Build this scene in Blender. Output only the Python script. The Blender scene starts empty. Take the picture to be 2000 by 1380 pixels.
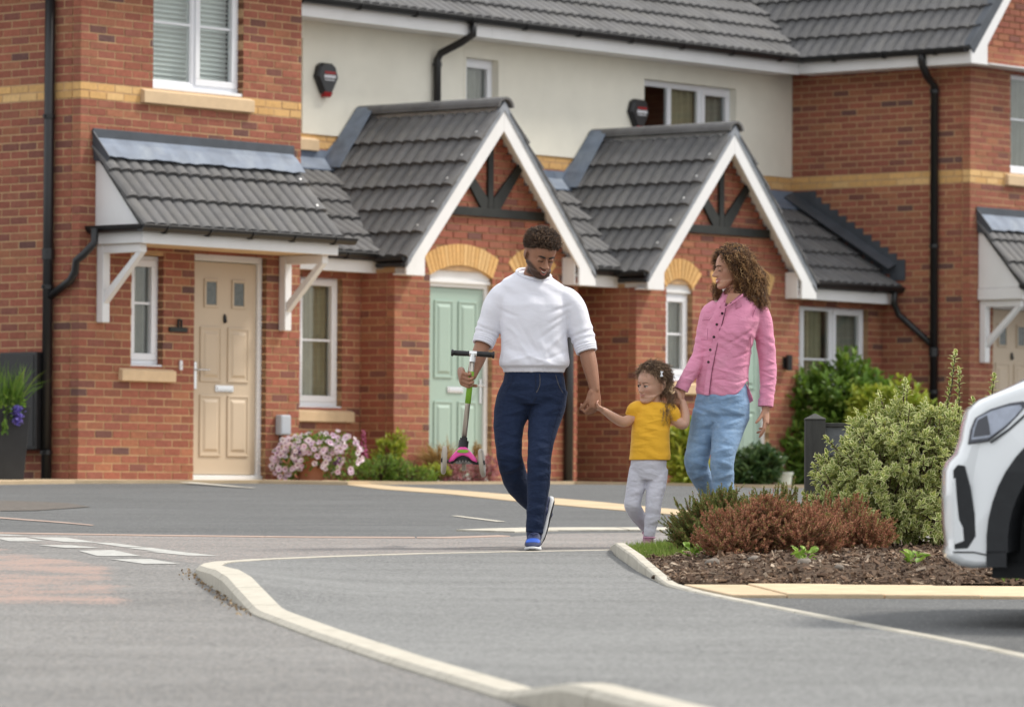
import bpy, bmesh, math, random
from mathutils import Vector, Matrix, Quaternion
import numpy as np
random.seed(7); np.random.seed(7)
R = math.radians
sc = bpy.context.scene
col = sc.collection

# ------------------------------------------------------------------ camera, sky, sun, exposure
PITCH = math.atan(295.0/9600.0); ROLL = 0.0055
cam_d = bpy.data.cameras.new('camera'); cam = bpy.data.objects.new('camera', cam_d); col.objects.link(cam)
fw = Vector((0, math.cos(PITCH), math.sin(PITCH))); rt0 = Vector((1, 0, 0)); up0 = rt0.cross(fw)
rt = rt0*math.cos(ROLL) + up0*math.sin(ROLL); up = up0*math.cos(ROLL) - rt0*math.sin(ROLL)
cam.matrix_world = Matrix(((rt.x, up.x, -fw.x, 0), (rt.y, up.y, -fw.y, 0), (rt.z, up.z, -fw.z, .986), (0, 0, 0, 1)))
cam_d.sensor_width = 36; cam_d.lens = 172.8; cam_d.clip_start = .1; cam_d.clip_end = 2000
cam_d.dof.use_dof = True; cam_d.dof.focus_distance = 27.4; cam_d.dof.aperture_fstop = 5.2
sc.camera = cam
SUN_EL, SUN_AZ = R(50), R(72)         # azimuth measured from +Y towards +X
w = bpy.data.worlds.new('World'); sc.world = w; w.use_nodes = True
nt = w.node_tree; nt.nodes.clear()
o_ = nt.nodes.new('ShaderNodeOutputWorld'); bg = nt.nodes.new('ShaderNodeBackground')
sky = nt.nodes.new('ShaderNodeTexSky'); sky.sky_type = 'NISHITA'; sky.sun_disc = False
sky.sun_elevation = SUN_EL; sky.sun_rotation = SUN_AZ; sky.dust_density = 3; sky.air_density = 1
tc = nt.nodes.new('ShaderNodeTexCoord'); nz = nt.nodes.new('ShaderNodeTexNoise'); nz.inputs['Scale'].default_value = 2.2
nz.inputs['Detail'].default_value = 6
rp = nt.nodes.new('ShaderNodeValToRGB')
rp.color_ramp.elements[0].color = (5.6, 5.85, 6.2, 1); rp.color_ramp.elements[0].position = .3
rp.color_ramp.elements[1].color = (10.5, 10.4, 10.2, 1); rp.color_ramp.elements[1].position = .7
mx = nt.nodes.new('ShaderNodeMixRGB'); mx.inputs[0].default_value = .82
nt.links.new(tc.outputs['Generated'], nz.inputs['Vector']); nt.links.new(nz.outputs['Fac'], rp.inputs[0])
nt.links.new(sky.outputs[0], mx.inputs[1]); nt.links.new(rp.outputs[0], mx.inputs[2])
nt.links.new(mx.outputs[0], bg.inputs[0]); bg.inputs[1].default_value = .092
nt.links.new(bg.outputs[0], o_.inputs[0])
sl = bpy.data.lights.new('sun', 'SUN'); sl.energy = 2.0; sl.angle = R(11); sl.color = (1, .94, .85)
so = bpy.data.objects.new('sun', sl); col.objects.link(so)
sdir = Vector((math.sin(SUN_AZ)*math.cos(SUN_EL), math.cos(SUN_AZ)*math.cos(SUN_EL), math.sin(SUN_EL)))
so.rotation_euler = sdir.to_track_quat('Z', 'Y').to_euler(); so.location = sdir*60
sc.view_settings.view_transform = 'Standard'; sc.view_settings.look = 'None'
sc.view_settings.gamma = 1; sc.view_settings.use_curve_mapping = False; sc.view_settings.exposure = 0.80
sc.cycles.max_bounces = 6; sc.cycles.transparent_max_bounces = 12; sc.cycles.caustics_reflective = False
sc.cycles.caustics_refractive = False; sc.cycles.use_denoising = True

# ------------------------------------------------------------------ helpers
def tag(o, label=None, cat=None, group=None, kind=None):
    if label: o['label'] = label
    if cat: o['category'] = cat
    if group: o['group'] = group
    if kind: o['kind'] = kind
    return o
def empty(name, loc, rz=0):
    o = bpy.data.objects.new(name, None); col.objects.link(o); o.location = loc; o.rotation_euler = (0, 0, rz)
    o.empty_display_size = .1
    return o
def link(name, me, parent=None, kind=None, smooth=False, mw=None):
    o = bpy.data.objects.new(name, me); col.objects.link(o)
    if parent: o.parent = parent
    if kind: o['kind'] = kind
    if mw is not None: o.matrix_local = mw
    return o
class MB:
    def __init__(s): s.v = []; s.f = []; s.m = []; s.c = None
    def add(s, v, f, mi=0):
        b = len(s.v); s.v += [tuple(p) for p in v]; s.f += [tuple(i+b for i in q) for q in f]; s.m += [mi]*len(f); return s
    def box(s, x0, x1, y0, y1, z0, z1, mi=0, M=None):
        v = [(x0,y0,z0),(x1,y0,z0),(x1,y1,z0),(x0,y1,z0),(x0,y0,z1),(x1,y0,z1),(x1,y1,z1),(x0,y1,z1)]
        if M is not None: v = [M @ Vector(p) for p in v]
        return s.add(v, [(0,3,2,1),(4,5,6,7),(0,1,5,4),(1,2,6,5),(2,3,7,6),(3,0,4,7)], mi)
    def prism(s, poly, d, mi=0):
        """poly: list of 3d points (planar), d: extrusion vector"""
        d = Vector(d); n = len(poly); p = [Vector(q) for q in poly]
        nrm = Vector((0,0,0))
        for i in range(n): nrm += p[i].cross(p[(i+1) % n])
        if nrm.dot(d) > 0: p = p[::-1]
        v = p + [q+d for q in p]
        f = [tuple(range(n)), tuple(range(2*n-1, n-1, -1))] + [(i, i+n, (i+1) % n+n, (i+1) % n) for i in range(n)]
        f = [f[0], f[1]] + [tuple(reversed(q)) for q in [((i+1) % n, (i+1) % n+n, i+n, i) for i in range(n)]]
        return s.add(v, f, mi)
    def tube(s, pts, r, seg=10, mi=0, caps=True):
        pts = [Vector(p) for p in pts]; n = len(pts)
        rr = r if isinstance(r, (list, tuple)) else [r]*n
        vs = []; prev = None
        for i, p in enumerate(pts):
            a = pts[max(i-1, 0)]; b = pts[min(i+1, n-1)]; t = (b-a).normalized()
            if prev is None:
                x = t.orthogonal().normalized()
            else:
                x = (prev - t*prev.dot(t)); x = x.normalized() if x.length > 1e-6 else t.orthogonal().normalized()
            prev = x; y = t.cross(x)
            for k in range(seg):
                an = 2*math.pi*k/seg; vs.append(p + (x*math.cos(an)+y*math.sin(an))*rr[i])
        fs = [(i*seg+k, i*seg+(k+1) % seg, (i+1)*seg+(k+1) % seg, (i+1)*seg+k) for i in range(n-1) for k in range(seg)]
        if caps: fs += [tuple(range(seg-1, -1, -1)), tuple((n-1)*seg+k for k in range(seg))]
        return s.add(vs, fs, mi)
    def sphere(s, c, r, nu=12, nv=8, mi=0):
        rx, ry, rz = (r, r, r) if not isinstance(r, (tuple, list)) else r
        v = [(c[0], c[1], c[2]-rz)]
        for j in range(1, nv):
            ph = -math.pi/2 + math.pi*j/nv
            for i in range(nu):
                th = 2*math.pi*i/nu; v.append((c[0]+rx*math.cos(ph)*math.cos(th), c[1]+ry*math.cos(ph)*math.sin(th), c[2]+rz*math.sin(ph)))
        v.append((c[0], c[1], c[2]+rz)); L = len(v)-1
        f = [(0, 1+(i+1) % nu, 1+i) for i in range(nu)]
        for j in range(nv-2):
            a = 1+j*nu
            f += [(a+i, a+(i+1) % nu, a+nu+(i+1) % nu, a+nu+i) for i in range(nu)]
        a = 1+(nv-2)*nu
        f += [(a+i, a+(i+1) % nu, L) for i in range(nu)]
        return s.add(v, f, mi)
    def mesh(s, name, mats, smooth=False):
        me = bpy.data.meshes.new(name); me.from_pydata(s.v, [], s.f)
        for m in (mats if isinstance(mats, (list, tuple)) else [mats]): me.materials.append(m)
        if len(set(s.m)) > 1: me.polygons.foreach_set('material_index', s.m)
        if smooth: me.polygons.foreach_set('use_smooth', [True]*len(s.f))
        me.update(); return me
    def build(s, name, mats, parent=None, smooth=False, kind=None, bevel=0, seg=2):
        o = link(name, s.mesh(name, mats, smooth), parent, kind)
        if bevel:
            b = o.modifiers.new('bevel', 'BEVEL'); b.width = bevel; b.segments = seg; b.limit_method = 'ANGLE'; b.angle_limit = R(35)
        return o

def mat(name, base, rough=.6, var=.12, scale=8, bump=0, bscale=60, spec=.4, rand=0, island=0, metal=0, coat=0, dark=None, dscale=3, dfac=.0, hue=None, stretch=None, sheen=0, sss=0):
    """procedural Principled material: base colour modulated by noise, optional per-object or per-island variation, stains and bump"""
    m = bpy.data.materials.new(name); m.use_nodes = True; t = m.node_tree; N = t.nodes; Lk = t.links
    p = N['Principled BSDF']; p.inputs['Roughness'].default_value = rough
    p.inputs['Specular IOR Level'].default_value = spec; p.inputs['Metallic'].default_value = metal
    p.inputs['Coat Weight'].default_value = coat
    if sheen: p.inputs['Sheen Weight'].default_value = sheen
    if sss:
        p.inputs['Subsurface Weight'].default_value = sss; p.inputs['Subsurface Radius'].default_value = (.012, .005, .003)
    tc = N.new('ShaderNodeTexCoord'); vec = tc.outputs['Object']
    if stretch:
        mp = N.new('ShaderNodeMapping'); mp.inputs['Scale'].default_value = stretch; Lk.new(vec, mp.inputs[0]); vec = mp.outputs[0]
    src = None
    if rand or island:
        if rand: oi = N.new('ShaderNodeObjectInfo'); src = oi.outputs['Random']
        else: gi = N.new('ShaderNodeNewGeometry'); src = gi.outputs['Random Per Island']
        wn = N.new('ShaderNodeTexWhiteNoise'); wn.noise_dimensions = '1D'; Lk.new(src, wn.inputs['W'])
        va = N.new('ShaderNodeVectorMath'); va.operation = 'MULTIPLY_ADD'; va.inputs[1].default_value = (9, 9, 9)
        Lk.new(wn.outputs['Color'], va.inputs[0]); Lk.new(vec, va.inputs[2]); vec = va.outputs[0]
    nz = N.new('ShaderNodeTexNoise'); nz.inputs['Scale'].default_value = scale; nz.inputs['Detail'].default_value = 5
    Lk.new(vec, nz.inputs['Vector'])
    mr = N.new('ShaderNodeMapRange'); mr.inputs[1].default_value = .25; mr.inputs[2].default_value = .75
    mr.inputs[3].default_value = 1-var; mr.inputs[4].default_value = 1+var; Lk.new(nz.outputs['Fac'], mr.inputs[0])
    if hue and src:
        rp = N.new('ShaderNodeValToRGB'); rp.color_ramp.interpolation = 'LINEAR'
        el = rp.color_ramp.elements
        while len(el) < len(hue): el.new(.5)
        for e, (pos, c) in zip(el, hue): e.position = pos; e.color = (*c, 1)
        Lk.new(src, rp.inputs[0]); cbase = rp.outputs[0]
    else:
        rg = N.new('ShaderNodeRGB'); rg.outputs[0].default_value = (*base, 1); cbase = rg.outputs[0]
    vm = N.new('ShaderNodeVectorMath'); vm.operation = 'SCALE'; Lk.new(cbase, vm.inputs[0]); Lk.new(mr.outputs[0], vm.inputs['Scale'])
    c = vm.outputs[0]
    if rand or island:
        k = rand or island
        m2 = N.new('ShaderNodeMapRange'); m2.inputs[3].default_value = 1-k; m2.inputs[4].default_value = 1+k
        sep = N.new('ShaderNodeSeparateColor'); Lk.new(wn.outputs['Color'], sep.inputs[0]); Lk.new(sep.outputs[1], m2.inputs[0])
        v2 = N.new('ShaderNodeVectorMath'); v2.operation = 'SCALE'; Lk.new(c, v2.inputs[0]); Lk.new(m2.outputs[0], v2.inputs['Scale']); c = v2.outputs[0]
    if dark:
        n2 = N.new('ShaderNodeTexNoise'); n2.inputs['Scale'].default_value = dscale; n2.inputs['Detail'].default_value = 6
        n2.inputs['Roughness'].default_value = .65
        Lk.new(vec, n2.inputs['Vector'])
        m3 = N.new('ShaderNodeMapRange'); m3.inputs[1].default_value = .48; m3.inputs[2].default_value = .72
        m3.inputs[4].default_value = dfac; Lk.new(n2.outputs['Fac'], m3.inputs[0])
        mix = N.new('ShaderNodeMixRGB'); Lk.new(m3.outputs[0], mix.inputs[0]); Lk.new(c, mix.inputs[1]); mix.inputs[2].default_value = (*dark, 1); c = mix.outputs[0]
    Lk.new(c, p.inputs['Base Color'])
    if bump:
        nb = N.new('ShaderNodeTexNoise'); nb.inputs['Scale'].default_value = bscale; nb.inputs['Detail'].default_value = 4
        Lk.new(vec, nb.inputs['Vector'])
        bp = N.new('ShaderNodeBump'); bp.inputs['Strength'].default_value = bump; bp.inputs['Distance'].default_value = .01
        Lk.new(nb.outputs['Fac'], bp.inputs['Height']); Lk.new(bp.outputs[0], p.inputs['Normal'])
    return m
def glassmat(name, tint=(.75, .8, .78), refl=1.0):
    m = bpy.data.materials.new(name); m.use_nodes = True; t = m.node_tree; N = t.nodes; Lk = t.links; N.clear()
    o = N.new('ShaderNodeOutputMaterial'); tr = N.new('ShaderNodeBsdfTransparent'); tr.inputs[0].default_value = (*tint, 1)
    g = N.new('ShaderNodeBsdfGlossy'); g.inputs['Roughness'].default_value = .015
    fr = N.new('ShaderNodeFresnel'); fr.inputs[0].default_value = 1.52
    ge = N.new('ShaderNodeNewGeometry'); mi = N.new('ShaderNodeMapRange'); mi.inputs[3].default_value = 1.52; mi.inputs[4].default_value = 1/1.52
    Lk.new(ge.outputs['Backfacing'], mi.inputs[0]); Lk.new(mi.outputs[0], fr.inputs[0])
    ml = N.new('ShaderNodeMath'); ml.operation = 'MULTIPLY'; ml.inputs[1].default_value = 1.0*refl; ml.use_clamp = True
    mx = N.new('ShaderNodeMixShader'); Lk.new(fr.outputs[0], ml.inputs[0]); Lk.new(ml.outputs[0], mx.inputs[0]); Lk.new(tr.outputs[0], mx.inputs[1]); Lk.new(g.outputs[0], mx.inputs[2])
    # faint waviness of real double glazing
    tcn = N.new('ShaderNodeTexCoord'); nz = N.new('ShaderNodeTexNoise'); nz.inputs['Scale'].default_value = 3; bp = N.new('ShaderNodeBump'); bp.inputs['Strength'].default_value = .05
    Lk.new(tcn.outputs['Object'], nz.inputs['Vector']); Lk.new(nz.outputs['Fac'], bp.inputs['Height']); Lk.new(bp.outputs[0], g.inputs['Normal'])
    Lk.new(mx.outputs[0], o.inputs[0]); return m

BRICK_HUE = [(0, (.33, .116, .073)), (.28, (.305, .107, .070)), (.55, (.27, .095, .066)), (.74, (.355, .148, .082)), (.92, (.25, .094, .068)), (.97, (.18, .080, .064)), (1.0, (.13, .070, .063))]
YEL_HUE = [(0, (.66, .40, .16)), (.5, (.60, .36, .145)), (1, (.70, .46, .21))]
M = {}
M['brick'] = mat('brick_red', (.3,.1,.06), .85, .16, 28, .5, 90, .25, rand=.10, hue=BRICK_HUE)
M['brick_s'] = mat('brick_red_mass', (.3,.1,.06), .85, .16, 28, .5, 90, .25, island=.10, hue=BRICK_HUE)
M['ybrick'] = mat('brick_yellow', (.6,.4,.2), .85, .12, 30, .3, 90, .25, rand=.08, hue=YEL_HUE)
M['ybrick_s'] = mat('brick_yellow_mass', (.6,.4,.2), .85, .12, 30, .3, 90, .25, island=.08, hue=YEL_HUE)
M['mortar'] = mat('mortar', (.52,.34,.19), .95, .15, 10, .4, 120, .2, dark=(.42,.28,.17), dscale=1.5, dfac=.5)
M['stone'] = mat('cast_stone', (.66,.49,.31), .85, .06, 14, .25, 150, .2, dark=(.45,.34,.23), dscale=5, dfac=.22)
M['render'] = mat('cream_render', (.82,.79,.685), .9, .035, 4, .3, 220, .2, dark=(.66,.62,.52), dscale=.9, dfac=.25)
M['upvc'] = mat('white_upvc', (.80,.81,.84), .35, .02, 3, 0, 50, .5)
M['upvcw'] = mat('white_board', (.78,.78,.78), .45, .03, 3, .05, 40, .4, dark=(.55,.53,.48), dscale=2.5, dfac=.18)
M['black'] = mat('black_plastic', (.012,.012,.013), .38, .2, 6, .05, 30, .5)
M['timber'] = mat('black_timber', (.022,.024,.022), .6, .25, 9, .3, 60, .35, stretch=(1, 1, 1))
M['lead'] = mat('lead_flashing', (.15,.185,.245), .6, .25, 6, .2, 14, .35, dark=(.25,.29,.34), dscale=4.5, dfac=.7, metal=.05)
M['leadd'] = mat('lead_flashing_dark', (.075,.085,.10), .55, .2, 6, .15, 14, .4, metal=.25)
M['tile'] = mat('roof_tile', (.122,.121,.123), .72, .14, 9, .35, 120, .35, rand=.13, dark=(.165,.16,.145), dscale=3, dfac=.5)
M['tile_s'] = mat('roof_tile_mass', (.122,.121,.123), .72, .14, 9, .35, 120, .35, island=.13, dark=(.165,.16,.145), dscale=3, dfac=.5)
M['glass'] = glassmat('window_glass', (.95, .975, .965), 1.15)
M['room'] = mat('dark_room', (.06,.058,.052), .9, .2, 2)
M['curtain'] = mat('curtain_cloth', (.34,.30,.20), .9, .12, 8)
M['greycurtain'] = mat('grey_curtain_cloth', (.27,.26,.22), .9, .12, 8)
M['blind'] = mat('white_blind', (.78,.80,.78), .6, .03, 5)
M['doorbeige'] = mat('beige_door', (.54,.44,.325), .42, .02, 3, .03, 60, .4)
M['doorgreen'] = mat('green_door', (.345,.455,.395), .42, .02, 3, .03, 60, .4)
M['chrome'] = mat('brushed_chrome', (.75,.75,.75), .18, .05, 6, metal=1)
M['bolt'] = mat('aluminium_clip', (.85,.85,.83), .35, .05, 6, metal=.6)
M['red'] = mat('red_plastic', (.32,.012,.015), .4, .05, 6)
M['alarm'] = mat('alarm_black', (.018,.018,.02), .3, .05, 6)
M['whiteprint'] = mat('white_print', (.75,.75,.78), .5, .02, 6)
M['greybox'] = mat('grey_box_plastic', (.42,.45,.50), .5, .04, 6)
# ------------------------------------------------------------------ the ground
SL = .0267
def gz(x, y):
    a = SL*y; b = 1.186; k = .03
    m = min(a, b); return m - k*math.log(math.exp(-(a-m)/k)+math.exp(-(b-m)/k))
def lerp_tab(tab, t):
    if t <= tab[0][0]: return tab[0][1]
    for (a, va), (b, vb) in zip(tab, tab[1:]):
        if t <= b: return va+(vb-va)*(t-a)/(b-a)
    return tab[-1][1]
def asphalt(name, base, chip, spk=.35, pink=None):
    m = mat(name, base, .82, .10, .55, .55, 260, .35, dark=tuple(c*.82 for c in base), dscale=.8, dfac=.6)
    t = m.node_tree; N = t.nodes; L = t.links; p = N['Principled BSDF']
    src = p.inputs['Base Color'].links[0].from_socket
    tc = N.new('ShaderNodeTexCoord'); vo = N.new('ShaderNodeTexVoronoi'); vo.inputs['Scale'].default_value = 95
    L.new(tc.outputs['Object'], vo.inputs['Vector'])
    sep = N.new('ShaderNodeSeparateColor'); L.new(vo.outputs['Color'], sep.inputs[0])
    mr = N.new('ShaderNodeMapRange'); mr.inputs[3].default_value = 1-spk; mr.inputs[4].default_value = 1+spk; L.new(sep.outputs[0], mr.inputs[0])
    vm = N.new('ShaderNodeVectorMath'); vm.operation = 'SCALE'; L.new(src, vm.inputs[0]); L.new(mr.outputs[0], vm.inputs['Scale'])
    n2 = N.new('ShaderNodeTexNoise'); n2.inputs['Scale'].default_value = 1.1; n2.inputs['Detail'].default_value = 3
    mp = N.new('ShaderNodeMapping'); mp.inputs['Scale'].default_value = (.5, 2.2, 1); L.new(tc.outputs['Object'], mp.inputs[0]); L.new(mp.outputs[0], n2.inputs['Vector'])
    m5 = N.new('ShaderNodeMapRange'); m5.inputs[1].default_value = .3; m5.inputs[2].default_value = .7; m5.inputs[3].default_value = .86; m5.inputs[4].default_value = 1.13; L.new(n2.outputs['Fac'], m5.inputs[0])
    v6 = N.new('ShaderNodeVectorMath'); v6.operation = 'SCALE'; L.new(vm.outputs[0], v6.inputs[0]); L.new(m5.outputs[0], v6.inputs['Scale'])
    gt = N.new('ShaderNodeMath'); gt.operation = 'GREATER_THAN'; gt.inputs[1].default_value = chip[3]; L.new(sep.outputs[1], gt.inputs[0])
    mix = N.new('ShaderNodeMixRGB'); L.new(gt.outputs[0], mix.inputs[0]); L.new(v6.outputs[0], mix.inputs[1]); mix.inputs[2].default_value = (*chip[:3], 1)
    L.new(mix.outputs[0], p.inputs['Base Color']); return m
M['drive'] = asphalt('dark_asphalt', (.118,.121,.121), (.22,.22,.21,.94), .25)
M['road'] = asphalt('road_asphalt', (.20,.196,.19), (.33,.30,.27,.86), .38)
M['path'] = asphalt('path_asphalt', (.197,.20,.197), (.27,.27,.26,.9), .34)
M['cross'] = asphalt('pinkish_asphalt', (.235,.224,.214), (.35,.29,.26,.82), .32)
M['kerb'] = mat('kerb_concrete', (.52,.49,.42), .9, .08, 14, .6, 110, .2, dark=(.36,.33,.27), dscale=16, dfac=.45)
M['edging'] = mat('edging_concrete', (.52,.49,.42), .9, .1, 6, .5, 130, .2, dark=(.32,.29,.23), dscale=5, dfac=.7)
M['paint'] = mat('road_paint', (.47,.47,.445), .8, .1, 14, .4, 200, .2, dark=(.27,.265,.25), dscale=18, dfac=.8)
M['paver'] = mat('sandstone_paver', (.60,.47,.315), .9, .12, 9, .35, 90, .2, rand=.1, dark=(.48,.35,.22), dscale=4, dfac=.5)
M['sand'] = mat('sand_paving', (.54,.42,.275), .9, .14, 3, .4, 60, .2, dark=(.42,.32,.20), dscale=2, dfac=.5)
M['soil'] = mat('soil', (.085,.058,.04), .95, .35, 12, 1, 45, .15, dark=(.16,.11,.075), dscale=7, dfac=.7)
M['terrain'] = mat('lawn_far', (.10,.15,.05), .95, .2, 3)

# base sheet: asphalt rising towards the houses, then level
ys = [-30, -5, 2, 8, 12, 16, 20, 24, 28, 32, 36, 38, 40] + [40+.4*i for i in range(1, 21)] + [52, 60, 90, 160, 320]
xs = [-160, -60, -20, -8, -4, -2, 0, 2, 4, 8, 20, 60, 160]
g = MB(); g.v = [(x, y, gz(x, y)) for y in ys for x in xs]
nx = len(xs); g.f = [(j*nx+i, j*nx+i+1, (j+1)*nx+i+1, (j+1)*nx+i) for j in range(len(ys)-1) for i in range(nx-1)]; g.m = [0]*len(g.f)
g.build('ground', M['drive'], kind='structure', smooth=True)
def sheet(name, poly, off, m):
    b = MB(); b.add([(x, y, SL*y+off) for x, y in poly], [tuple(range(len(poly)))])
    o = b.build(name, m, kind='structure')
    bm = bmesh.new(); bm.from_mesh(o.data); bmesh.ops.triangulate(bm, faces=bm.faces)
    for f in bm.faces:
        if f.normal.z < 0: f.normal_flip()
    bm.to_mesh(o.data); bm.free(); return o
KO = [(.60,27.46),(.0,27.03),(-.55,26.57),(-1.02,26.0),(-1.39,25.42),(-1.53,24.95),(-1.55,24.5),(-1.53,23.87),(-1.42,22.84),(-1.20,21.1),(-1.04,19.86),(-.75,18.27),(-.41,16.55),(-.03,14.82),(.6,12.3),(1.5,8),(2.3,3)]
KUP = [(3,.1),(14.1,.10),(14.8,.03),(19.7,.026),(20.0,.03),(21.6,.085),(22.4,.085),(24.3,.035),(25.2,.02),(27.5,.008)]
FAR = [(-9,31.4),(-3.25,29.62),(-2.13,29.3),(-1.21,29.15),(-.36,29.2),(.0,29.6),(.27,30.2),(.83,30.5),(3,31.3),(9,33)]
sheet('crossing_road', FAR+[(9,30.6),(4,29.2),(1.2,28.5),(.75,28.05),(.60,27.46),(.0,27.03),(-.55,26.57),(-1.02,26.0),(-1.39,25.42),(-1.53,24.95),(-1.57,25.1),(-3.25,29.35)], .0045, M['cross'])
# worn red chippings left in the mouth of the junction
def chipmat():
    m = asphalt('worn_red_chippings', (.20,.196,.19), (.30,.28,.255,.88), .38); t = m.node_tree; N = t.nodes; L = t.links; p = N['Principled BSDF']
    src = p.inputs['Base Color'].links[0].from_socket
    tc = N.new('ShaderNodeTexCoord'); n = N.new('ShaderNodeTexNoise'); n.inputs['Scale'].default_value = 55; n.inputs['Detail'].default_value = 5; n.inputs['Roughness'].default_value = .7
    L.new(tc.outputs['Object'], n.inputs['Vector'])
    n2 = N.new('ShaderNodeTexNoise'); n2.inputs['Scale'].default_value = 2.2; n2.inputs['Detail'].default_value = 4; L.new(tc.outputs['Object'], n2.inputs['Vector'])
    ad = N.new('ShaderNodeMath'); ad.operation = 'MULTIPLY_ADD'; ad.inputs[1].default_value = .55; L.new(n2.outputs['Fac'], ad.inputs[0]); L.new(n.outputs['Fac'], ad.inputs[2])
    at = N.new('ShaderNodeAttribute'); at.attribute_name = 'wear'
    a3 = N.new('ShaderNodeMath'); a3.operation = 'MULTIPLY_ADD'; a3.inputs[1].default_value = .5; L.new(at.outputs['Fac'], a3.inputs[0]); L.new(ad.outputs[0], a3.inputs[2])
    mr = N.new('ShaderNodeMapRange'); mr.inputs[1].default_value = 1.24; mr.inputs[2].default_value = 1.33; L.new(a3.outputs[0], mr.inputs[0])
    mix = N.new('ShaderNodeMixRGB'); L.new(mr.outputs[0], mix.inputs[0]); L.new(src, mix.inputs[1]); mix.inputs[2].default_value = (.375,.27,.228,1)
    L.new(mix.outputs[0], p.inputs['Base Color']); return m
M['chips'] = chipmat()
RX_ = [(3,2.3),(8,1.5),(12.3,.6),(14.82,-.03),(16.55,-.41),(18.27,-.75),(19.86,-1.04),(21.1,-1.20),(22.84,-1.42),(23.87,-1.53),(24.5,-1.55),(25.1,-1.57),(29.35,-3.25),(31.35,-9)]
LT = [(19.8,-1.36),(20.6,-1.36),(22,-1.50),(23.4,-1.66),(24.9,-1.76),(25.6,-2.05),(27.3,-2.62),(28.3,-3.1)]
cb = MB(); yy = sorted(set([r[0] for r in RX_]+[3+.5*i for i in range(34)]+[20+.2*i for i in range(48)])); wv = []; nx_ = 40
for y in yy:
    xr = lerp_tab(RX_, y); xl = lerp_tab(LT, y)
    for i in range(nx_+1):
        t = i/nx_; x = xr+(-9.02-xr)*t**1.7; cb.v.append((x, y, SL*y+.004))
        e = min(1, (xl-x)/.30, (y-19.9)/.9, (28.6-y)/.4); wv.append(max(0, min(1, e)))
cb.f = [(j*(nx_+1)+i, (j+1)*(nx_+1)+i, (j+1)*(nx_+1)+i+1, j*(nx_+1)+i+1) for j in range(len(yy)-1) for i in range(nx_)]; cb.m = [0]*len(cb.f)
cbo = cb.build('road', M['chips'], kind='structure')
bm = bmesh.new(); bm.from_mesh(cbo.data)
for f in bm.faces:
    if f.normal.z < 0: f.normal_flip()
bm.to_mesh(cbo.data); bm.free()
at = cbo.data.attributes.new('wear', 'FLOAT', 'POINT'); at.data.foreach_set('value', wv)
# brown worn patch and pale joint on the drive
def patchmat():
    m = mat('brown_worn_asphalt', (.13,.115,.10), .9, .3, 20, .8, 120)
    return m
sheet('worn_drive_patch', [(-4.6,35.4),(-3.9,34.2),(-3.34,34.6),(-3.05,35.6),(-3.3,36.6),(-3.8,37.2),(-4.6,37)], .004, patchmat())
M['drivejoint'] = mat('pale_joint', (.40,.30,.25), .9, .15, 8)
sheet('drive_joint', [(-4.5,34.2),(-3.42,32.75),(-2.9,31.8),(-2.67,31.3),(-2.66,31.42),(-2.9,31.98),(-3.42,32.97),(-4.5,34.45)], .004, M['drivejoint'])
# footpath, ramped up to the raised kerb
XL = [(3,2.425),(8,1.625),(12.3,.725),(14.82,.095),(16.55,-.285),(18.27,-.625),(19.86,-.915),(21.1,-1.075),(22.84,-1.295),(23.87,-1.405),(24.6,-1.42),(25.0,-1.39),(25.45,-1.28),(26.0,-.93),(26.5,-.52),(26.95,.02),(27.38,.55)]
XR = [(3,4.2),(12,2.6),(17.66,1.66),(18.33,1.53),(19.73,1.24),(21.47,.9),(22.57,.71),(24.4,.62),(26.5,.555),(27.38,.56)]
pb = MB(); yy = [3,6,9,11,12.3,13,13.6,14,14.3,14.6,14.82]+[15+.5*i for i in range(10)]+[19.8+.25*i for i in range(24)]+[25.8+.2*i for i in range(8)]+[27.38]
na = 14
for y in yy:
    a, b_ = lerp_tab(XL, y), lerp_tab(XR, y); upv = lerp_tab(KUP, y)
    for i in range(na+1):
        t = (i/na)**1.6; x = a+(b_-a)*t; d = max(0, 1-(x-a)/.9)
        pb.v.append((x, y, SL*y+.012+(upv-.015)*d*d*(1 if y > 15 else .35)))
pb.f = [(j*(na+1)+i, j*(na+1)+i+1, (j+1)*(na+1)+i+1, (j+1)*(na+1)+i) for j in range(len(yy)-1) for i in range(na)]; pb.m = [0]*len(pb.f)
pb.build('footpath', M['path'], kind='structure', smooth=True)
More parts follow.
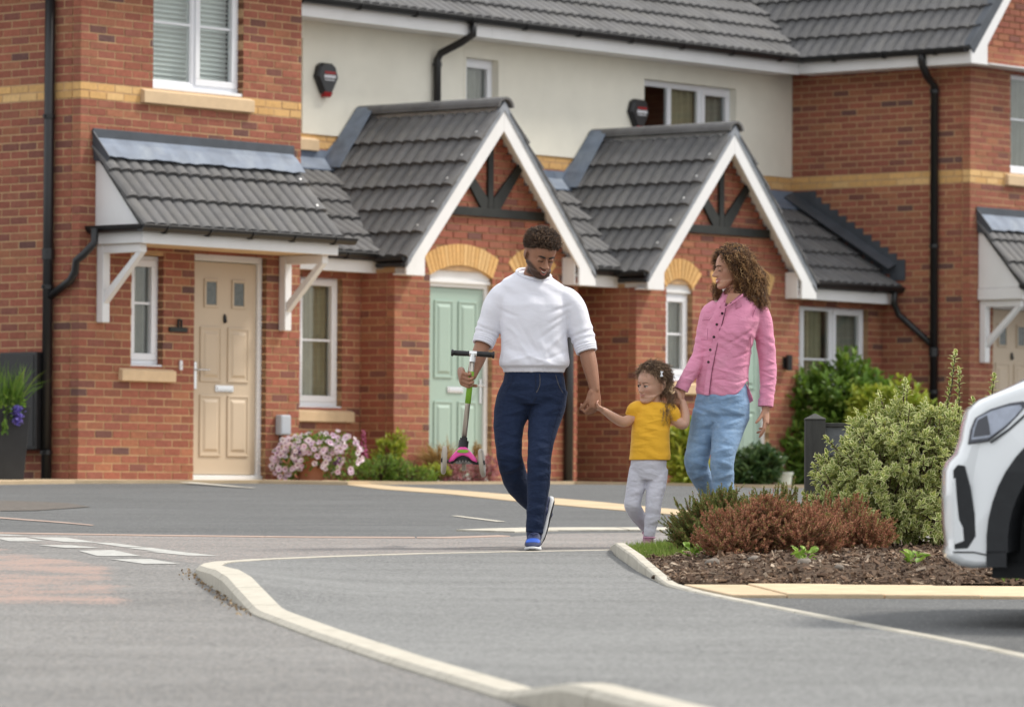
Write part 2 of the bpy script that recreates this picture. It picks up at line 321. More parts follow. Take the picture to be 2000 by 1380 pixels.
# kerbs: individual stones along the line
def polyline(pts):
    P_ = [Vector((x, y, 0)) for x, y in pts]; L_ = [0]
    for a, b_ in zip(P_, P_[1:]): L_.append(L_[-1]+(b_-a).length)
    def at_(s):
        s = max(0, min(L_[-1], s))
        for i in range(len(P_)-1):
            if s <= L_[i+1]: 
                t = (s-L_[i])/(L_[i+1]-L_[i]); return P_[i].lerp(P_[i+1], t)
        return P_[-1]
    return at_, L_[-1]
def kerb_run(name, pts, length, width, upf, m, side, bev):
    root = empty(name, (0, 0, 0)); tag(root, kind='structure')
    at_, tot = polyline(pts); s = 0
    while s < tot-.05:
        e = min(s+length, tot); k = max(2, int((e-s)/.15)); b = MB(); n = 0
        for i in range(k+1):
            q = s+.006+(e-s-.012)*i/k; p = at_(q); t = (at_(q+.15)-at_(q-.15)).normalized(); nrm = Vector((-t.y, t.x, 0))*side
            u_ = upf(p.y)
            for (dx, dz) in ((0, -.12), (0, u_-min(bev, u_*.6)), (bev, u_), (width, u_+.001), (width, -.12)):
                v = p+nrm*dx; b.v.append((v.x, v.y, SL*v.y+dz))
        b.f = [(i*5+c, (i+1)*5+c, (i+1)*5+c+1, i*5+c+1) for i in range(k) for c in range(4)]
        b.f += [(0,1,2,3,4), tuple(k*5+c for c in (4,3,2,1,0))]; b.m = [0]*len(b.f)
        o = b.build('kerb_stone', m, root)
        bm = bmesh.new(); bm.from_mesh(o.data); bmesh.ops.recalc_face_normals(bm, faces=bm.faces); bm.to_mesh(o.data); bm.free()
        s = e
    return root
kerb_run('kerb', KO, .915, .125, lambda y: lerp_tab(KUP, y), M['kerb'], 1, .02)
kerb_run('path_edging', [(.555,27.42),(.56,26.51),(.62,24.41),(.71,22.57),(.9,21.47),(1.24,19.73),(1.53,18.33),(1.66,17.66),(2.6,12),(3.4,7)], .915, .05, lambda y: lerp_tab([(18,.018),(22.0,.018),(22.8,.03),(24.6,.075),(26.6,.075),(27.4,.03)], y), M['edging'], 1, .008)
kerb_run('flush_kerb', FAR[1:6], .915, .1, lambda y: .010, M['drivejoint'], 1, .003)
kerb_run('flush_edging', [(.02,30.4),(.27,30.75),(.6,30.85),(.95,30.9),(1.6,31.1)], .915, .45, lambda y: .010, M['edging'], 1, .003)
# give way dashes and a thin white line
for q in ([(-2.84,28.95),(-2.62,28.95),(-2.36,28.12),(-2.56,28.20)], [(-2.40,28.15),(-2.27,28.08),(-2.03,27.40),(-2.17,27.45)], [(-2.16,27.38),(-2.0,27.36),(-1.81,26.80),(-1.95,26.84)], [(-1.99,26.80),(-1.83,26.84),(-1.55,26.18),(-1.72,26.22)],
          [(-2.36,26.83),(-2.18,26.98),(-1.96,26.10),(-2.19,26.08)], [(-2.09,25.66),(-1.88,25.70),(-1.69,25.10),(-1.87,25.06)], [(-2.66,27.66),(-2.48,27.70),(-2.27,27.28),(-2.47,27.26)], [(-3.05,28.9),(-2.85,28.9),(-2.68,28.3),(-2.88,28.25)], [(-3.4,29.6),(-3.15,29.55),(-2.85,29.25),(-3.0,29.2)]):
    sheet('road_marking', q, .0065, M['paint'])
sheet('drive_line', [(-.42,33.9),(-.10,32.6),(-.03,32.6),(-.36,33.9)], .004, M['edging'])
sheet('drive_line', [(-2.95,43.6),(-2.35,41.9),(-2.2,41.6),(-2.16,41.66),(-2.28,41.95),(-2.82,43.65)], .006, M['edging'])
# sandy paving strips in front of the houses
def strip(name, pts, m, off=.006):
    b = MB(); n = len(pts); b.add([(x, y, gz(x, y)+off) for x, y in pts]+[(x, y, gz(x, y)-.05) for x, y in pts], [(i, i+1, i+3, i+2) for i in range(0, n-2, 2)]+[(n+i, n+i+2, i+2, i) for i in range(0, n-2, 2)]+[(n+i+1, n+i+3, i+3, i+1) for i in range(0, n-2, 2)]); b.build(name, m, kind='structure')
strip('paving_strip', [(-1.45,43.4),(-1.38,44.5),(-1.11,41.6),(-1.06,42.9),(-.5,39.9),(-.45,41.2),(.01,37.9),(.01,39.8),(.6,36.0),(.62,37.9),(1.18,34.3),(1.23,35.6),(1.7,32.9),(1.8,34.0)], M['sand'])
strip('paving_strip', [(-5.6,42.6),(-5.6,44.2),(-4.48,42.7),(-4.48,44.3),(-3.86,43.5),(-3.86,44.9),(-2.27,44.4),(-2.27,47.0),(-1.45,43.6),(-1.45,49),(0.6,46),(.6,51),(2.2,43.2),(2.4,53),(3.4,43.5),(3.6,54)], M['sand'], .03)
# driveway by the car with its row of pavers
pv = empty('paver_row', (0, 0, 0)); tag(pv, kind='structure')
for i in range(9):
    xa = .76+i*.43-.1; b = MB(); yb = 21.75; j_ = .006
    v = [(max(xa, .97)+j_ if i == 0 else xa+j_+.13, yb), (xa+.43+.13, yb), (xa+.43, yb+1.02), (xa+j_ if i else .80, yb+1.02)]
    b.prism([(x, y, SL*y-.03) for x, y in v], (0, 0, .045+.003*((i*5) % 3))); b.build('paver', M['paver'], pv, bevel=.006)
# ------------------------------------------------------------------ the terrace: terrace axes u (along the front), y (into the house), z (up)
HA = R(50.3); C0 = Vector((-3.91666, 44.4, 1.186))
UX = Vector((math.cos(HA), math.sin(HA), 0)); VY = Vector((-math.sin(HA), math.cos(HA), 0))
def T2W(u, y, z): return C0+UX*u+VY*y+Vector((0, 0, z))
def inframe(p):
    d = p-Vector((0, 0, .986)); z = d.dot(fw); return abs(d.dot(rt)/z*9600) < 1000 and abs(d.dot(up)/z*9600) < 690
class House:
    def __init__(s, name, u0, label, cat, y0=0):
        s.u0 = u0; s.y0 = y0; s.bricks = []; s.cand = []
        s.root = empty(name, T2W(u0, y0, 0), HA); tag(s.root, label, cat, 'terraced brick houses')
        s.off = Vector((-u0, -y0, 0))
    def part(s, name, mb, m, parent=None, bevel=0, smooth=False, kind=None, seg=2):
        mb.v = [(p[0]-s.u0, p[1]-s.y0, p[2]) for p in mb.v]
        return mb.build(name, m, parent or s.root, smooth, kind, bevel, seg)
    def inst(s, name, me, mw, parent=None):
        o = link(name, me, parent or s.root); o.matrix_local = Matrix.Translation(s.off) @ mw; return o
BL, BH, BD, JT = .212, .0615, .1025, .0135
_bm = {}
def brick_mesh(L, mk):
    L = round(L/.01)*.01; k = (L, mk)
    if k not in _bm:
        b = MB(); b.box(-L/2, L/2, 0, BD, 0, BH); me = b.mesh('brick', M[mk]); _bm[k] = me
    return _bm[k]
def wall_bricks(H, org, face, length, z0, z1, openings=(), clip=None, bands=(), par=0, startcut=True, endcut=False, want=True):
    """courses of stretcher bond. face 'f': outward -y, runs +u from org; face 's': outward -u, runs +y from org."""
    k0 = int(round(z0/.075)); k1 = int(math.floor((z1+.001)/.075))
    for k in range(k0, k1):
        z = k*.075+JT; zm = z+BH/2; ev = (k+par) % 2
        if face == 'f': a0 = 0 if ev else (BD+JT if startcut else 0)
        else: a0 = (BD+JT if ev else 0) if startcut else 0
        ivs = [(a0, length)]
        if clip:
            c = clip(zm); ivs = [(max(a, c[0]), min(b, c[1])) for a, b in ivs] if c else []
        for (o0, o1, oz0, oz1) in openings:
            lo, hi = oz0, oz1
            if callable(o0): 
                r = o0(zm); 
                if not r: continue
                q0, q1 = r
            else:
                if not (zm > lo and zm < hi): continue
                q0, q1 = o0, o1
            ivs = [w_ for a, b in ivs for w_ in ((a, min(b, q0)), (max(a, q1), b)) if w_[1]-w_[0] > .013]
        yel = any(z >= b0-.005 and z < b1-.01 for b0, b1 in bands)
        ph = (0 if ev else (BL+JT)/2)
        for a, b in ivs:
            n = math.floor((a-ph)/(BL+JT)); x = ph+n*(BL+JT)
            while x < b-.012:
                xa, xb = max(x, a), min(x+BL, b)
                if xb-xa > .012: H.bricks.append((org, face, xa, xb, z, yel, want))
                x += BL+JT
def finish_bricks(H):
    rec = []
    for (org, face, xa, xb, z, yel, want) in H.bricks:
        L = xb-xa; c = (xa+xb)/2; j = random.uniform(-.0025, .0025)
        if face == 'f': mw = Matrix.Translation((org[0]+c, org[1]+j, z)); u, y = org[0]+c, org[1]
        else: mw = Matrix.Translation((org[0]+j, org[1]+c, z)) @ Matrix.Rotation(-math.pi/2, 4, 'Z'); u, y = org[0], org[1]+c
        p = T2W(u, y, z+.03); ok = want and L > .19 and inframe(p) and (want is True or want(u, y, z))
        rec.append((0 if ok else 1, random.random() if ok else p.length, mw, L, yel))
    rec.sort(key=lambda r: (r[0], r[1]))
    rest = {False: MB(), True: MB()}
    for i, (bad, d, mw, L, yel) in enumerate(rec):
        if i < 296 and not bad: H.inst('brick', brick_mesh(L, 'ybrick' if yel else 'brick'), mw)
        else:
            b = rest[yel]; b.box(-L/2, L/2, 0, BD, 0, BH, M=mw)
    for yel, b in rest.items():
        if b.v: H.part('yellow_brickwork' if yel else 'brickwork', b, M['ybrick_s' if yel else 'brick_s'], kind='stuff')
def slab(H, name, face, plane, a0, a1, z0, z1, openings, m, depth=.16, back=.004, poly=None):
    """mortar body behind the bricks, with its openings"""
    As = sorted(set([a0, a1]+[v for o in openings for v in o[:2] if a0 < v < a1])); Zs = sorted(set([z0, z1]+[v for o in openings for v in o[2:] if z0 < v < z1]))
    b = MB()
    for i in range(len(As)-1):
        for j in range(len(Zs)-1):
            ca, cz = (As[i]+As[i+1])/2, (Zs[j]+Zs[j+1])/2
            if any(o[0] < ca < o[1] and o[2] < cz < o[3] for o in openings): continue
            if face == 'f': b.box(As[i], As[i+1], plane+back, plane+depth, Zs[j], Zs[j+1])
            else: b.box(plane+back, plane+depth, As[i], As[i+1], Zs[j], Zs[j+1])
    if poly: b.prism(poly, (0, depth-back, 0) if face == 'f' else (depth-back, 0, 0))
    return H.part(name, b, m)

M['verge'] = mat('verge_undercloak', (.26,.28,.31), .8, .2, 9, .2, 60)
# ---- roof tiles
def tile_profile(x): return .026*abs(math.sin(math.pi*x/.15))**.62
def tile_mesh(name, m, w_=.30):
    b = MB(); n = 12
    for i in range(n+1):
        x = w_*i/n; zp = tile_profile(min(max(x, .0001), .2999))
        b.v += [(x, 0, zp+.018), (x, 0, zp+.050), (x, .42, zp+.006)]
    b.f = [(3*i+1, 3*i+4, 3*i+5, 3*i+2) for i in range(n)]+[(3*i, 3*i+3, 3*i+4, 3*i+1) for i in range(n)]+[(0, 1, 2), (3*n+2, 3*n+1, 3*n)]
    b.m = [0]*len(b.f); return b
_tb = tile_mesh('roof_tile', None); _tm = _tb.mesh('roof_tile', M['tile'])
GA = .335
def tiles(H, P0, ex, ey, nc, nr, keep=None, single=True, start=0, mname='roof_tile'):
    ex, ey = Vector(ex).normalized(), Vector(ey).normalized(); ez = ex.cross(ey); P0 = Vector(P0); rest = MB()
    for r in range(start, nr):
        for c in range(nc):
            p = P0+ex*(c*.30)+ey*(r*GA-.04)
            if keep and not keep(p+ex*.15+ey*.17, c, r): continue
            q = p+ez*(random.uniform(0, .003)+.0015*(c % 2))
            mw = Matrix(((ex.x, ey.x, ez.x, q.x), (ex.y, ey.y, ez.y, q.y), (ex.z, ey.z, ez.z, q.z), (0, 0, 0, 1)))
            if single: H.inst(mname, _tm, mw)
            else: rest.add([mw @ Vector(v) for v in _tb.v], _tb.f)
    if rest.v: H.part('tiled_slope', rest, M['tile_s'], kind='stuff')
def deck(H, P0, ex, ey, la, ls, m='timber', th=.03, name='roof_deck'):
    ex, ey = Vector(ex).normalized(), Vector(ey).normalized(); ez = ex.cross(ey); P0 = Vector(P0)-ez*.004
    b = MB(); b.prism([P0, P0+ex*la, P0+ex*la+ey*ls, P0+ey*ls], -ez*th); return H.part(name, b, M[m])
def gutter(H, p0, p1, out, r=.056, name='gutter', par=None):
    p0, p1, out = Vector(p0), Vector(p1), Vector(out).normalized(); b = MB(); poly = []
    for i in range(9):
        a = math.pi*i/8; poly.append(p0+out*(r-r*math.cos(a))+Vector((0, 0, -r*1.05*math.sin(a))))
    b.prism(poly[::-1], p1-p0)
    b.tube([p0+out*(2*r), p1+out*(2*r)], .008, 6)
    return H.part(name, b, M['black'], par)
def gutter_clips(H, p0, p1, out, n, r=.056):
    p0, p1, out = Vector(p0), Vector(p1), Vector(out).normalized(); d = (p1-p0).normalized()
    for i in range(n):
        c = p0.lerp(p1, (i+.5)/n); b = MB(); poly = [c+out*-.004+Vector((0,0,-.01))]
        for k in range(9):
            a = math.pi*k/8; poly.append(c+out*(r-(r+.008)*math.cos(a))+Vector((0, 0, -(r+.012)*1.05*math.sin(a))))
        b.prism(poly, d*.035); H.part('gutter_bracket', b, M['black'])
def pipe(H, pts, r=.036, name='downpipe', clips=(), socket=()):
    b = MB(); b.tube(pts, r, 12)
    o = H.part(name, b, M['black'], smooth=False)
    for p in o.data.polygons: p.use_smooth = len(p.vertices) == 4
    for c in clips:
        k = MB(); k.tube([(c[0], c[1], c[2]-.02), (c[0], c[1], c[2]+.02)], r*1.18, 12); k.box(c[0]-r*1.5, c[0]+r*1.5, c[1]-.012, c[1]+.012, c[2]-.012, c[2]+.012)
        H.part('pipe_clip', k, M['black'], o)
    for c in socket:
        k = MB(); k.tube([(c[0], c[1], c[2]-.05), (c[0], c[1], c[2]+.05)], r*1.2, 12); H.part('pipe_socket', k, M['black'], o)
    return o
# ---- joinery
def frame_box(b, u0, u1, z0, z1, w_, y0, y1):
    b.box(u0, u1, y0, y1, z0, z0+w_); b.box(u0, u1, y0, y1, z1-w_, z1)
    b.box(u0, u0+w_, y0, y1, z0+w_, z1-w_); b.box(u1-w_, u1, y0, y1, z0+w_, z1-w_)
def window(H, yp, u0, u1, z0, z1, lights, bar=None, curtain=None, stone=None, sill=True, rec=.07, backing='room'):
    """lights: list of (fraction start, fraction end, opening?)"""
    b = MB(); y = yp+rec; W_ = u1-u0
    frame_box(b, u0, u1, z0, z1, .05, y, y+.07)
    for (a, c, op) in lights[1:]: b.box(u0+W_*a-.025, u0+W_*a+.025, y+.002, y+.068, z0+.05, z1-.05)
    fr = H.part('window', b, M['upvc'], bevel=.006)
    for i, (a, c, op) in enumerate(lights):
        l0 = u0+W_*a+(.05 if i == 0 else .025); l1 = u0+W_*c-(.05 if i == len(lights)-1 else .025); q0, q1 = z0+.05, z1-.05
        iw = .012
        if op:
            s = MB(); frame_box(s, l0-.012, l1+.012, q0-.012, q1+.012, .062, y-.016, y+.045); H.part('sash', s, M['upvc'], fr, bevel=.007); iw = .05
        else:
            s = MB(); frame_box(s, l0, l1, q0, q1, .014, y+.012, y+.05); H.part('glazing_bead', s, M['upvc'], fr)
        g_ = MB(); g_.box(l0+iw, l1-iw, y+.022, y+.028, q0+iw, q1-iw); H.part('pane', g_, M['glass'], fr)
        if bar is not None:
            s = MB(); s.box(l0+iw-.002, l1-iw+.002, y+.010, y+.036, bar-.011, bar+.011); H.part('glazing_bar', s, M['upvc'], fr)
    if sill:
        s = MB(); s.box(u0-.015, u1+.025, yp+.012, y+.03, z0-.035, z0-.003); H.part('window_board', s, M['upvc'], fr, bevel=.005)
    if stone:
        a, c, h_ = stone; s = MB(); pr = .05
        s.prism([(a, yp-pr, z0-.036-h_), (a, yp+.12, z0-.036-h_), (a, yp+.12, z0-.036), (a, yp+.02, z0-.036), (a, yp-pr, z0-.062)], (c-a, 0, 0)); H.part('stone_sill', s, M['stone'], bevel=.006)
    if curtain:
        for (a, c, kind) in curtain:
            ua, uc = u0+W_*a, u0+W_*c; s = MB(); yc = y+.105
            if kind == 'blind':
                n = int((z1-z0)/.045)
                for k in range(n):
                    zz = z0+.03+k*.045; s.prism([(ua, yc, zz), (ua, yc+.03, zz+.022), (ua, yc+.032, zz+.025), (ua, yc, zz+.003)], (uc-ua, 0, 0))
                s.box(ua, uc, yc+.06, yc+.065, z0, z1)
                H.part('blind', s, M['blind'], fr)
            else:
                n = max(6, int((uc-ua)/.018)); p = []
                for k in range(n+1):
                    x = ua+(uc-ua)*k/n; p.append((x, yc+.022*math.sin(x*62)+.012*math.sin(x*23+1)))
                for (xa, ya), (xb, yb) in zip(p, p[1:]): s.add([(xa, ya, z0-.05), (xb, yb, z0-.05), (xb, yb, z1+.02), (xa, ya, z1+.02)], [(0,1,2,3)])
                H.part('curtain', s, M[kind], fr, smooth=True)
    return fr
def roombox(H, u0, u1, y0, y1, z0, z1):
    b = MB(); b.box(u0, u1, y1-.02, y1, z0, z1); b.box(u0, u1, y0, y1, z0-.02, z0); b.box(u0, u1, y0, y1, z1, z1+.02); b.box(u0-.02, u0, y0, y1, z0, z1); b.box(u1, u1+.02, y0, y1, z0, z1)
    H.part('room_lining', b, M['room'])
def door(H, yp, u0, u1, z0, z1, m, panes=True, handle_left=True, knocker=True, six=True, rec=.07):
    y = yp+rec; b = MB(); fwid = .055
    b.box(u0, u1, y-.01, y+.07, z1-.075, z1); b.box(u0, u0+fwid, y-.01, y+.07, z0+.03, z1-.075); b.box(u1-fwid, u1, y-.01, y+.07, z0+.03, z1-.075); b.box(u0, u1, y-.03, y+.08, z0-.02, z0+.03)
    H.part('door_frame', b, M['upvcw'], bevel=.006)
    a, c, q0, q1 = u0+fwid+.006, u1-fwid-.006, z0+.036, z1-.082; Wd = c-a; Hd = q1-q0
    cols = [(a+Wd*.125, a+Wd*.44), (a+Wd*.56, a+Wd*.875)]
    s = MB(); s.box(a, c, y+.012, y+.056, q0, q1)
    d = H.part('door', s, m, bevel=.004)
    rows = [(q0+Hd*.09, q0+Hd*.37), (q0+Hd*.44, q0+Hd*.69)] if panes else [(q0+Hd*.09, q0+Hd*.40), (q0+Hd*.53, q0+Hd*.93)]
    for (p0, p1) in cols:
        for (r0, r1) in rows:
            s = MB()
            for (e, yy0, yy1) in ((0, y+.012, y+.002),):
                # moulded border with a raised field
                s.box(p0, p1, y+.006, y+.0125, r0, r1)
                v = [(p0+.035, y+.006, r0+.035), (p1-.035, y+.006, r0+.035), (p1-.035, y+.006, r1-.035), (p0+.035, y+.006, r1-.035),
                     (p0+.06, y-.006, r0+.06), (p1-.06, y-.006, r0+.06), (p1-.06, y-.006, r1-.06), (p0+.06, y-.006, r1-.06)]
                s.add(v, [(4,5,6,7), (0,1,5,4), (1,2,6,5), (2,3,7,6), (3,0,4,7)])
                fb = MB(); frame_box(fb, p0-.008, p1+.008, r0-.008, r1+.008, .02, y-.001, y+.012); s.add(fb.v, fb.f)
            H.part('door_panel', s, m, d, bevel=.003)
        if panes:
            w0 = (p0+p1)/2; r0, r1 = q0+Hd*.80, q0+Hd*.905
            s = MB(); frame_box(s, w0-.095, w0+.095, r0-.03, r1+.03, .026, y-.002, y+.012); H.part('pane_surround', s, m, d, bevel=.004)
            s = MB(); s.box(w0-.07, w0+.07, y+.004, y+.0115, r0, r1); H.part('pane', s, M['doorglass'], d)
    s = MB(); cx = (a+c)/2; zl = q0+Hd*.405 if panes else q0+Hd*.465
    s.box(cx-.125, cx+.125, y+.0, y+.012, zl-.03, zl+.03); s.box(cx-.105, cx+.105, y-.008, y+.0, zl-.018, zl+.016); H.part('letterbox', s, M['chrome'], d, bevel=.004)
    s = MB(); hx = a+.035 if handle_left else c-.035; zh = q0+Hd*.475
    s.box(hx-.016, hx+.016, y+.0, y+.012, zh-.15, zh+.10); s.tube([(hx, y+.0, zh+.03), (hx, y-.05, zh+.03), (hx+(.13 if handle_left else -.13), y-.055, zh+.03)], .009, 8)
    H.part('handle', s, M['chrome'], d, bevel=.002)
    if knocker:
        s = MB(); zk = q0+Hd*.735; s.sphere((cx, y+.005, zk), (.02, .018, .045), 10, 8); s.sphere((cx, y-.004, zk-.02), (.014, .018, .02), 8, 6); H.part('knocker', s, M['black'], d, smooth=True)
    return d
M['doorglass'] = mat('obscure_glass', (.10, .115, .11), .12, .25, 30, .3, 120, .6)
def arch_fn(uc, hw, zs, rise, th):
    rad = (hw*hw+rise*rise)/(2*rise); zc = zs+rise-rad
    ro = rad+th; half = math.asin(min(1, hw/rad))
    def cut(z):                       # brick courses stop at the back of the arch ring
        if z < zs-.01 or z > zc+ro: return None
        dx = math.sqrt(max(0, ro*ro-(z-zc)**2)); lim = (z-zc)*math.tan(half) if z > zc else 0
        dx = min(dx, lim) if z-zc > 0 else dx
        return (uc-dx, uc+dx) if dx > .02 else None
    return rad, zc, half, ro, cut
def arch(H, yp, uc, hw, zs, rise, th, n, top):
    rad, zc, half, ro, cut = arch_fn(uc, hw, zs, rise, th)
    for i in range(n):
        a0 = -half+2*half*i/n+.004/rad; a1 = -half+2*half*(i+1)/n-.004/rad; b = MB()
        b.prism([(uc+r_*math.sin(a), yp-.004, zc+r_*math.cos(a)) for r_, a in ((rad, a0), (rad, a1), (ro, a1), (ro, a0))], (0, .1, 0))
        H.part('arch_brick', b, M['ybrick'])
    m_ = MB(); m_.prism([(uc+r_*math.sin(a), yp+.006, zc+r_*math.cos(a)) for r_, a in [(rad+.002, -half+2*half*i/12) for i in range(13)]+[(ro-.003, half-2*half*i/12) for i in range(13)]], (0, .09, 0)); H.part('arch_mortar', m_, M['mortar'])
    # white panel closing the arch above the frame
    s = MB(); s.prism([(uc+(rad-.002)*math.sin(a), yp+.045, zc+(rad-.002)*math.cos(a)) for a in [-half+2*half*i/12 for i in range(13)]]+[(uc+hw, yp+.045, top), (uc-hw, yp+.045, top)], (0, .06, 0))
    H.part('arch_panel', s, M['upvcw'])
    s = MB(); s.box(uc-hw-.01, uc+hw+.01, yp+.03, yp+.11, top-.035, top-.002); H.part('arch_panel_trim', s, M['upvcw'], bevel=.004)

BANDS = [(3.45, 3.60)]
# =============================================================== end house at the left
def end_house(H, ua, ub, mirror, visible_side):
    """brick house with a lean-to canopy over a beige door; front at y=0, side wall at u=ua"""
    X = (lambda u: ua+(ub-ua)-(u-ua)) if mirror else (lambda u: u)
    def ordr(a, c): return (min(X(a), X(c)), max(X(a), X(c)))
    ZT = 5.0
    sw = ordr(ua+.68, ua+1.10); dr = ordr(ua+1.515, ua+2.505); uw = ordr(ua+.94, ua+2.16)
    ops = [(*sw, 1.035, 2.07), (*dr, 0, 2.135), (*uw, 3.60, 4.76)]
    L = ub-ua; rel = lambda o: (o[0]-ua, o[1]-ua, o[2], o[3])
    gx = (ua+ub)/2; zap = 4.93+(L/2+.4)*math.tan(R(48))
    clipg = lambda z: (0, L) if z < ZT else (max(0, gx-ua-(zap-.12-z)/math.tan(R(48))), min(L, gx-ua+(zap-.12-z)/math.tan(R(48))))
    vis = (lambda u, y, z: not (2.25 < z < 3.2 and y < .05 and ua+.2 < u < ub-.15) and not (y < .05 and dr[0]-.1 < u < dr[1]+.1 and z < 2.2))
    wall_bricks(H, (ua, 0), 'f', L, -.15, 6.3, [rel(o) for o in ops], clipg, BANDS, want=vis)
    wall_bricks(H, (ua, 0), 's', 2.5 if not visible_side else 7, -.15, 4.95, [], None, BANDS, want=vis)
    finish_bricks(H)
    slab(H, 'wall', 'f', 0, ua+.009, ub, -.2, ZT, ops, M['mortar'], poly=[(ua+.02, .02, ZT), (ub-.02, .02, ZT), (gx, .02, zap-.15)])
    slab(H, 'wall', 's', ua, .16, 7, -.2, ZT, [], M['mortar'])
    b = MB(); b.box(ub-.16, ub-.002, .16, 7, -.2, ZT); b.box(ua, ub, 7, 7.16, -.2, ZT); H.part('wall', b, M['mortar'])
    window(H, 0, *sw, 1.07, 2.065, [(0, 1, True)], bar=1.63, curtain=[(-.2, 1.7, 'greycurtain')], stone=(ordr(ua+.52, ua+1.23)[0], ordr(ua+.52, ua+1.23)[1], .125))
    window(H, 0, *uw, 3.64, 4.755, [(0, .5, False), (.5, 1, True)], bar=4.235, curtain=[(0, .72, 'blind'), (.72, 1, 'blind')] if not mirror else [(0, 1, 'greycurtain')], stone=(ordr(ua+.78, ua+2.27)[0], ordr(ua+.78, ua+2.27)[1], .14))
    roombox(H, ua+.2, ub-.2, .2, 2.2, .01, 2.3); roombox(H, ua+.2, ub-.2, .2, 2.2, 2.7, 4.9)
    door(H, 0, *dr, .03, 2.13, M['doorbeige'], True, not mirror)
    # ---- canopy
    c0, c1 = ordr(ua+.20, ua+2.80); ang = math.atan2(.70, .60)
    ze, yf = 2.30, -.60
    ex = Vector((1, 0, 0)); ey = Vector((0, .60, .70)).normalized(); E0 = Vector((c0, yf, ze))
    SLN = math.hypot(.60, .70)
    deck(H, E0, ex, ey, c1-c0, SLN)
    nc = 9; tiles(H, (c0-.05, yf, ze), ex, ey, nc, 3)
    for sx in (c0, c1-.02):          # white cheeks
        s = MB(); s.prism([(sx, yf+.01, ze-.03), (sx, -.002, ze-.03), (sx, -.002, ze+.66)], (.02, 0, 0)); H.part('canopy_cheek', s, M['upvcw'])
    s = MB(); s.box(c0-.02, c1+.02, yf-.02, yf+.005, ze-.17, ze-.035); s.box(c0-.02, c0+.003, yf+.005, -.003, ze-.165, ze-.035); s.box(c1-.003, c1+.02, yf+.005, -.003, ze-.165, ze-.035)
    H.part('canopy_fascia', s, M['upvcw'], bevel=.006)
    s = MB(); s.box(c0+.004, c1-.004, yf+.006, -.004, ze-.16, ze-.145); H.part('canopy_soffit', s, M['stone'])
    gutter(H, (c0-.12, yf-.022, ze-.01), (c1+.17, yf-.022, ze-.01), (0, -1, 0)); gutter_clips(H, (c0-.1, yf-.022, ze-.01), (c1+.15, yf-.022, ze-.01), (0, -1, 0), 5)
    gs = c0-.022 if not mirror else c1+.022
    gutter(H, (gs, yf-.1, ze-.01), (gs, -.005, ze-.01), (-1 if not mirror else 1, 0, 0))
    # lead apron on the wall and over the top course
    s = MB(); s.box(c0-.05, c1+.06, -.018, -.004, 3.05, 3.19); H.part('lead_flashing', s, M['leadd'], bevel=.003)
    s = MB(); n = 30; w0, w1 = c0-.03, c1+.03
    for i in range(n+1):
        u = w0+(w1-w0)*i/n; q = .25+.25*math.sin(u*42)+.3*math.sin(u*9)
        s.v += [(u, -.02, 3.10), (u, -.085, 3.045+.008*q), (u, -.185, 2.918+.02*q)]
    s.f = [(3*i+k, 3*i+k+1, 3*i+k+4, 3*i+k+3) for i in range(n) for k in (0, 1)]; s.m = [0]*len(s.f)
    o = H.part('lead_flashing', s, M['lead']); sd = o.modifiers.new('thickness', 'SOLIDIFY'); sd.thickness = .008; sd.offset = 1
    s = MB(); s.prism([(c0-.055, -.004, 3.18), (c0-.03, -.20, 2.93), (c0-.03, -.17, 2.87), (c0-.03, -.004, 2.90)], (.012, 0, 0)); H.part('lead_flashing', s, M['leadd'])
    # verge clips
    for r_ in range(2):
        for uu in (c0+.03, c1-.06):
            p = E0+ey*((r_+1.08)*GA-.02); s = MB(); s.sphere((uu, p.y-.04, p.z+.035), (.022, .018, .022), 10, 6); H.part('verge_clip', s, M['bolt'], smooth=True)
    # gallows brackets
    for bu in (c0+.02, c1-.13):
        s = MB(); s.box(bu, bu+.09, -.085, -.003, 1.43, ze-.165); s.box(bu+.005, bu+.085, yf+.05, -.085, ze-.245, ze-.165)
        s.prism([(bu+.012, -.085, 1.60), (bu+.012, -.085, 1.70), (bu+.012, yf+.12, ze-.245), (bu+.012, yf+.05, ze-.245)], (.066, 0, 0))
        H.part('canopy_bracket', s, M['upvcw'], bevel=.006)
    # main roof, gable to the front
    ee = ua-.40; ex_ = Vector((0, -1, 0)); sl_ = Vector((math.cos(R(48)), 0, math.sin(R(48)))); LS = (L/2+.4)/math.cos(R(48))
    deck(H, (ee, 6, 4.93), ex_, sl_, 6.28, LS); deck(H, (ub+.40, -.28, 4.93), (0, 1, 0), (-math.cos(R(48)), 0, math.sin(R(48))), 6.28, LS)
    if mirror: tiles(H, (ee, -.28+.3*12, 4.93), ex_, sl_, 12, 8, lambda p, c, r: p.y < 2.25+1.64*(p.x-ee)+.3)
    s = MB(); s.prism([(ee-.02, -.30, 4.98), (gx, -.30, zap+.05), (gx, -.30, zap-.17), (ee+.30, -.30, 4.98-.0), (ee+.30, -.30, 4.76), (ee-.02, -.30, 4.76)], (0, .03, 0)); s.prism([(ub+.42, -.30, 4.98), (gx, -.30, zap+.05), (gx, -.30, zap-.17), (ub+.10, -.30, 4.98), (ub+.10, -.30, 4.76), (ub+.42, -.30, 4.76)], (0, .03, 0))
    H.part('bargeboard', s, M['upvcw'])
    s = MB(); s.box(ee, ee+.025, -.27, 7 if visible_side else 2.2, 4.76, 4.93); s.box(ee+.025, ua-.003, -.27, 7 if visible_side else 2.2, 4.77, 4.79); s.box(ee+.025, ub+.4, -.27, -.004, 4.775, 4.79); H.part('eaves_fascia', s, M['upvcw'])
    gutter(H, (ee-.002, -.26, 4.935), (ee-.002, 7 if visible_side else 1.99, 4.935), (-1, 0, 0))
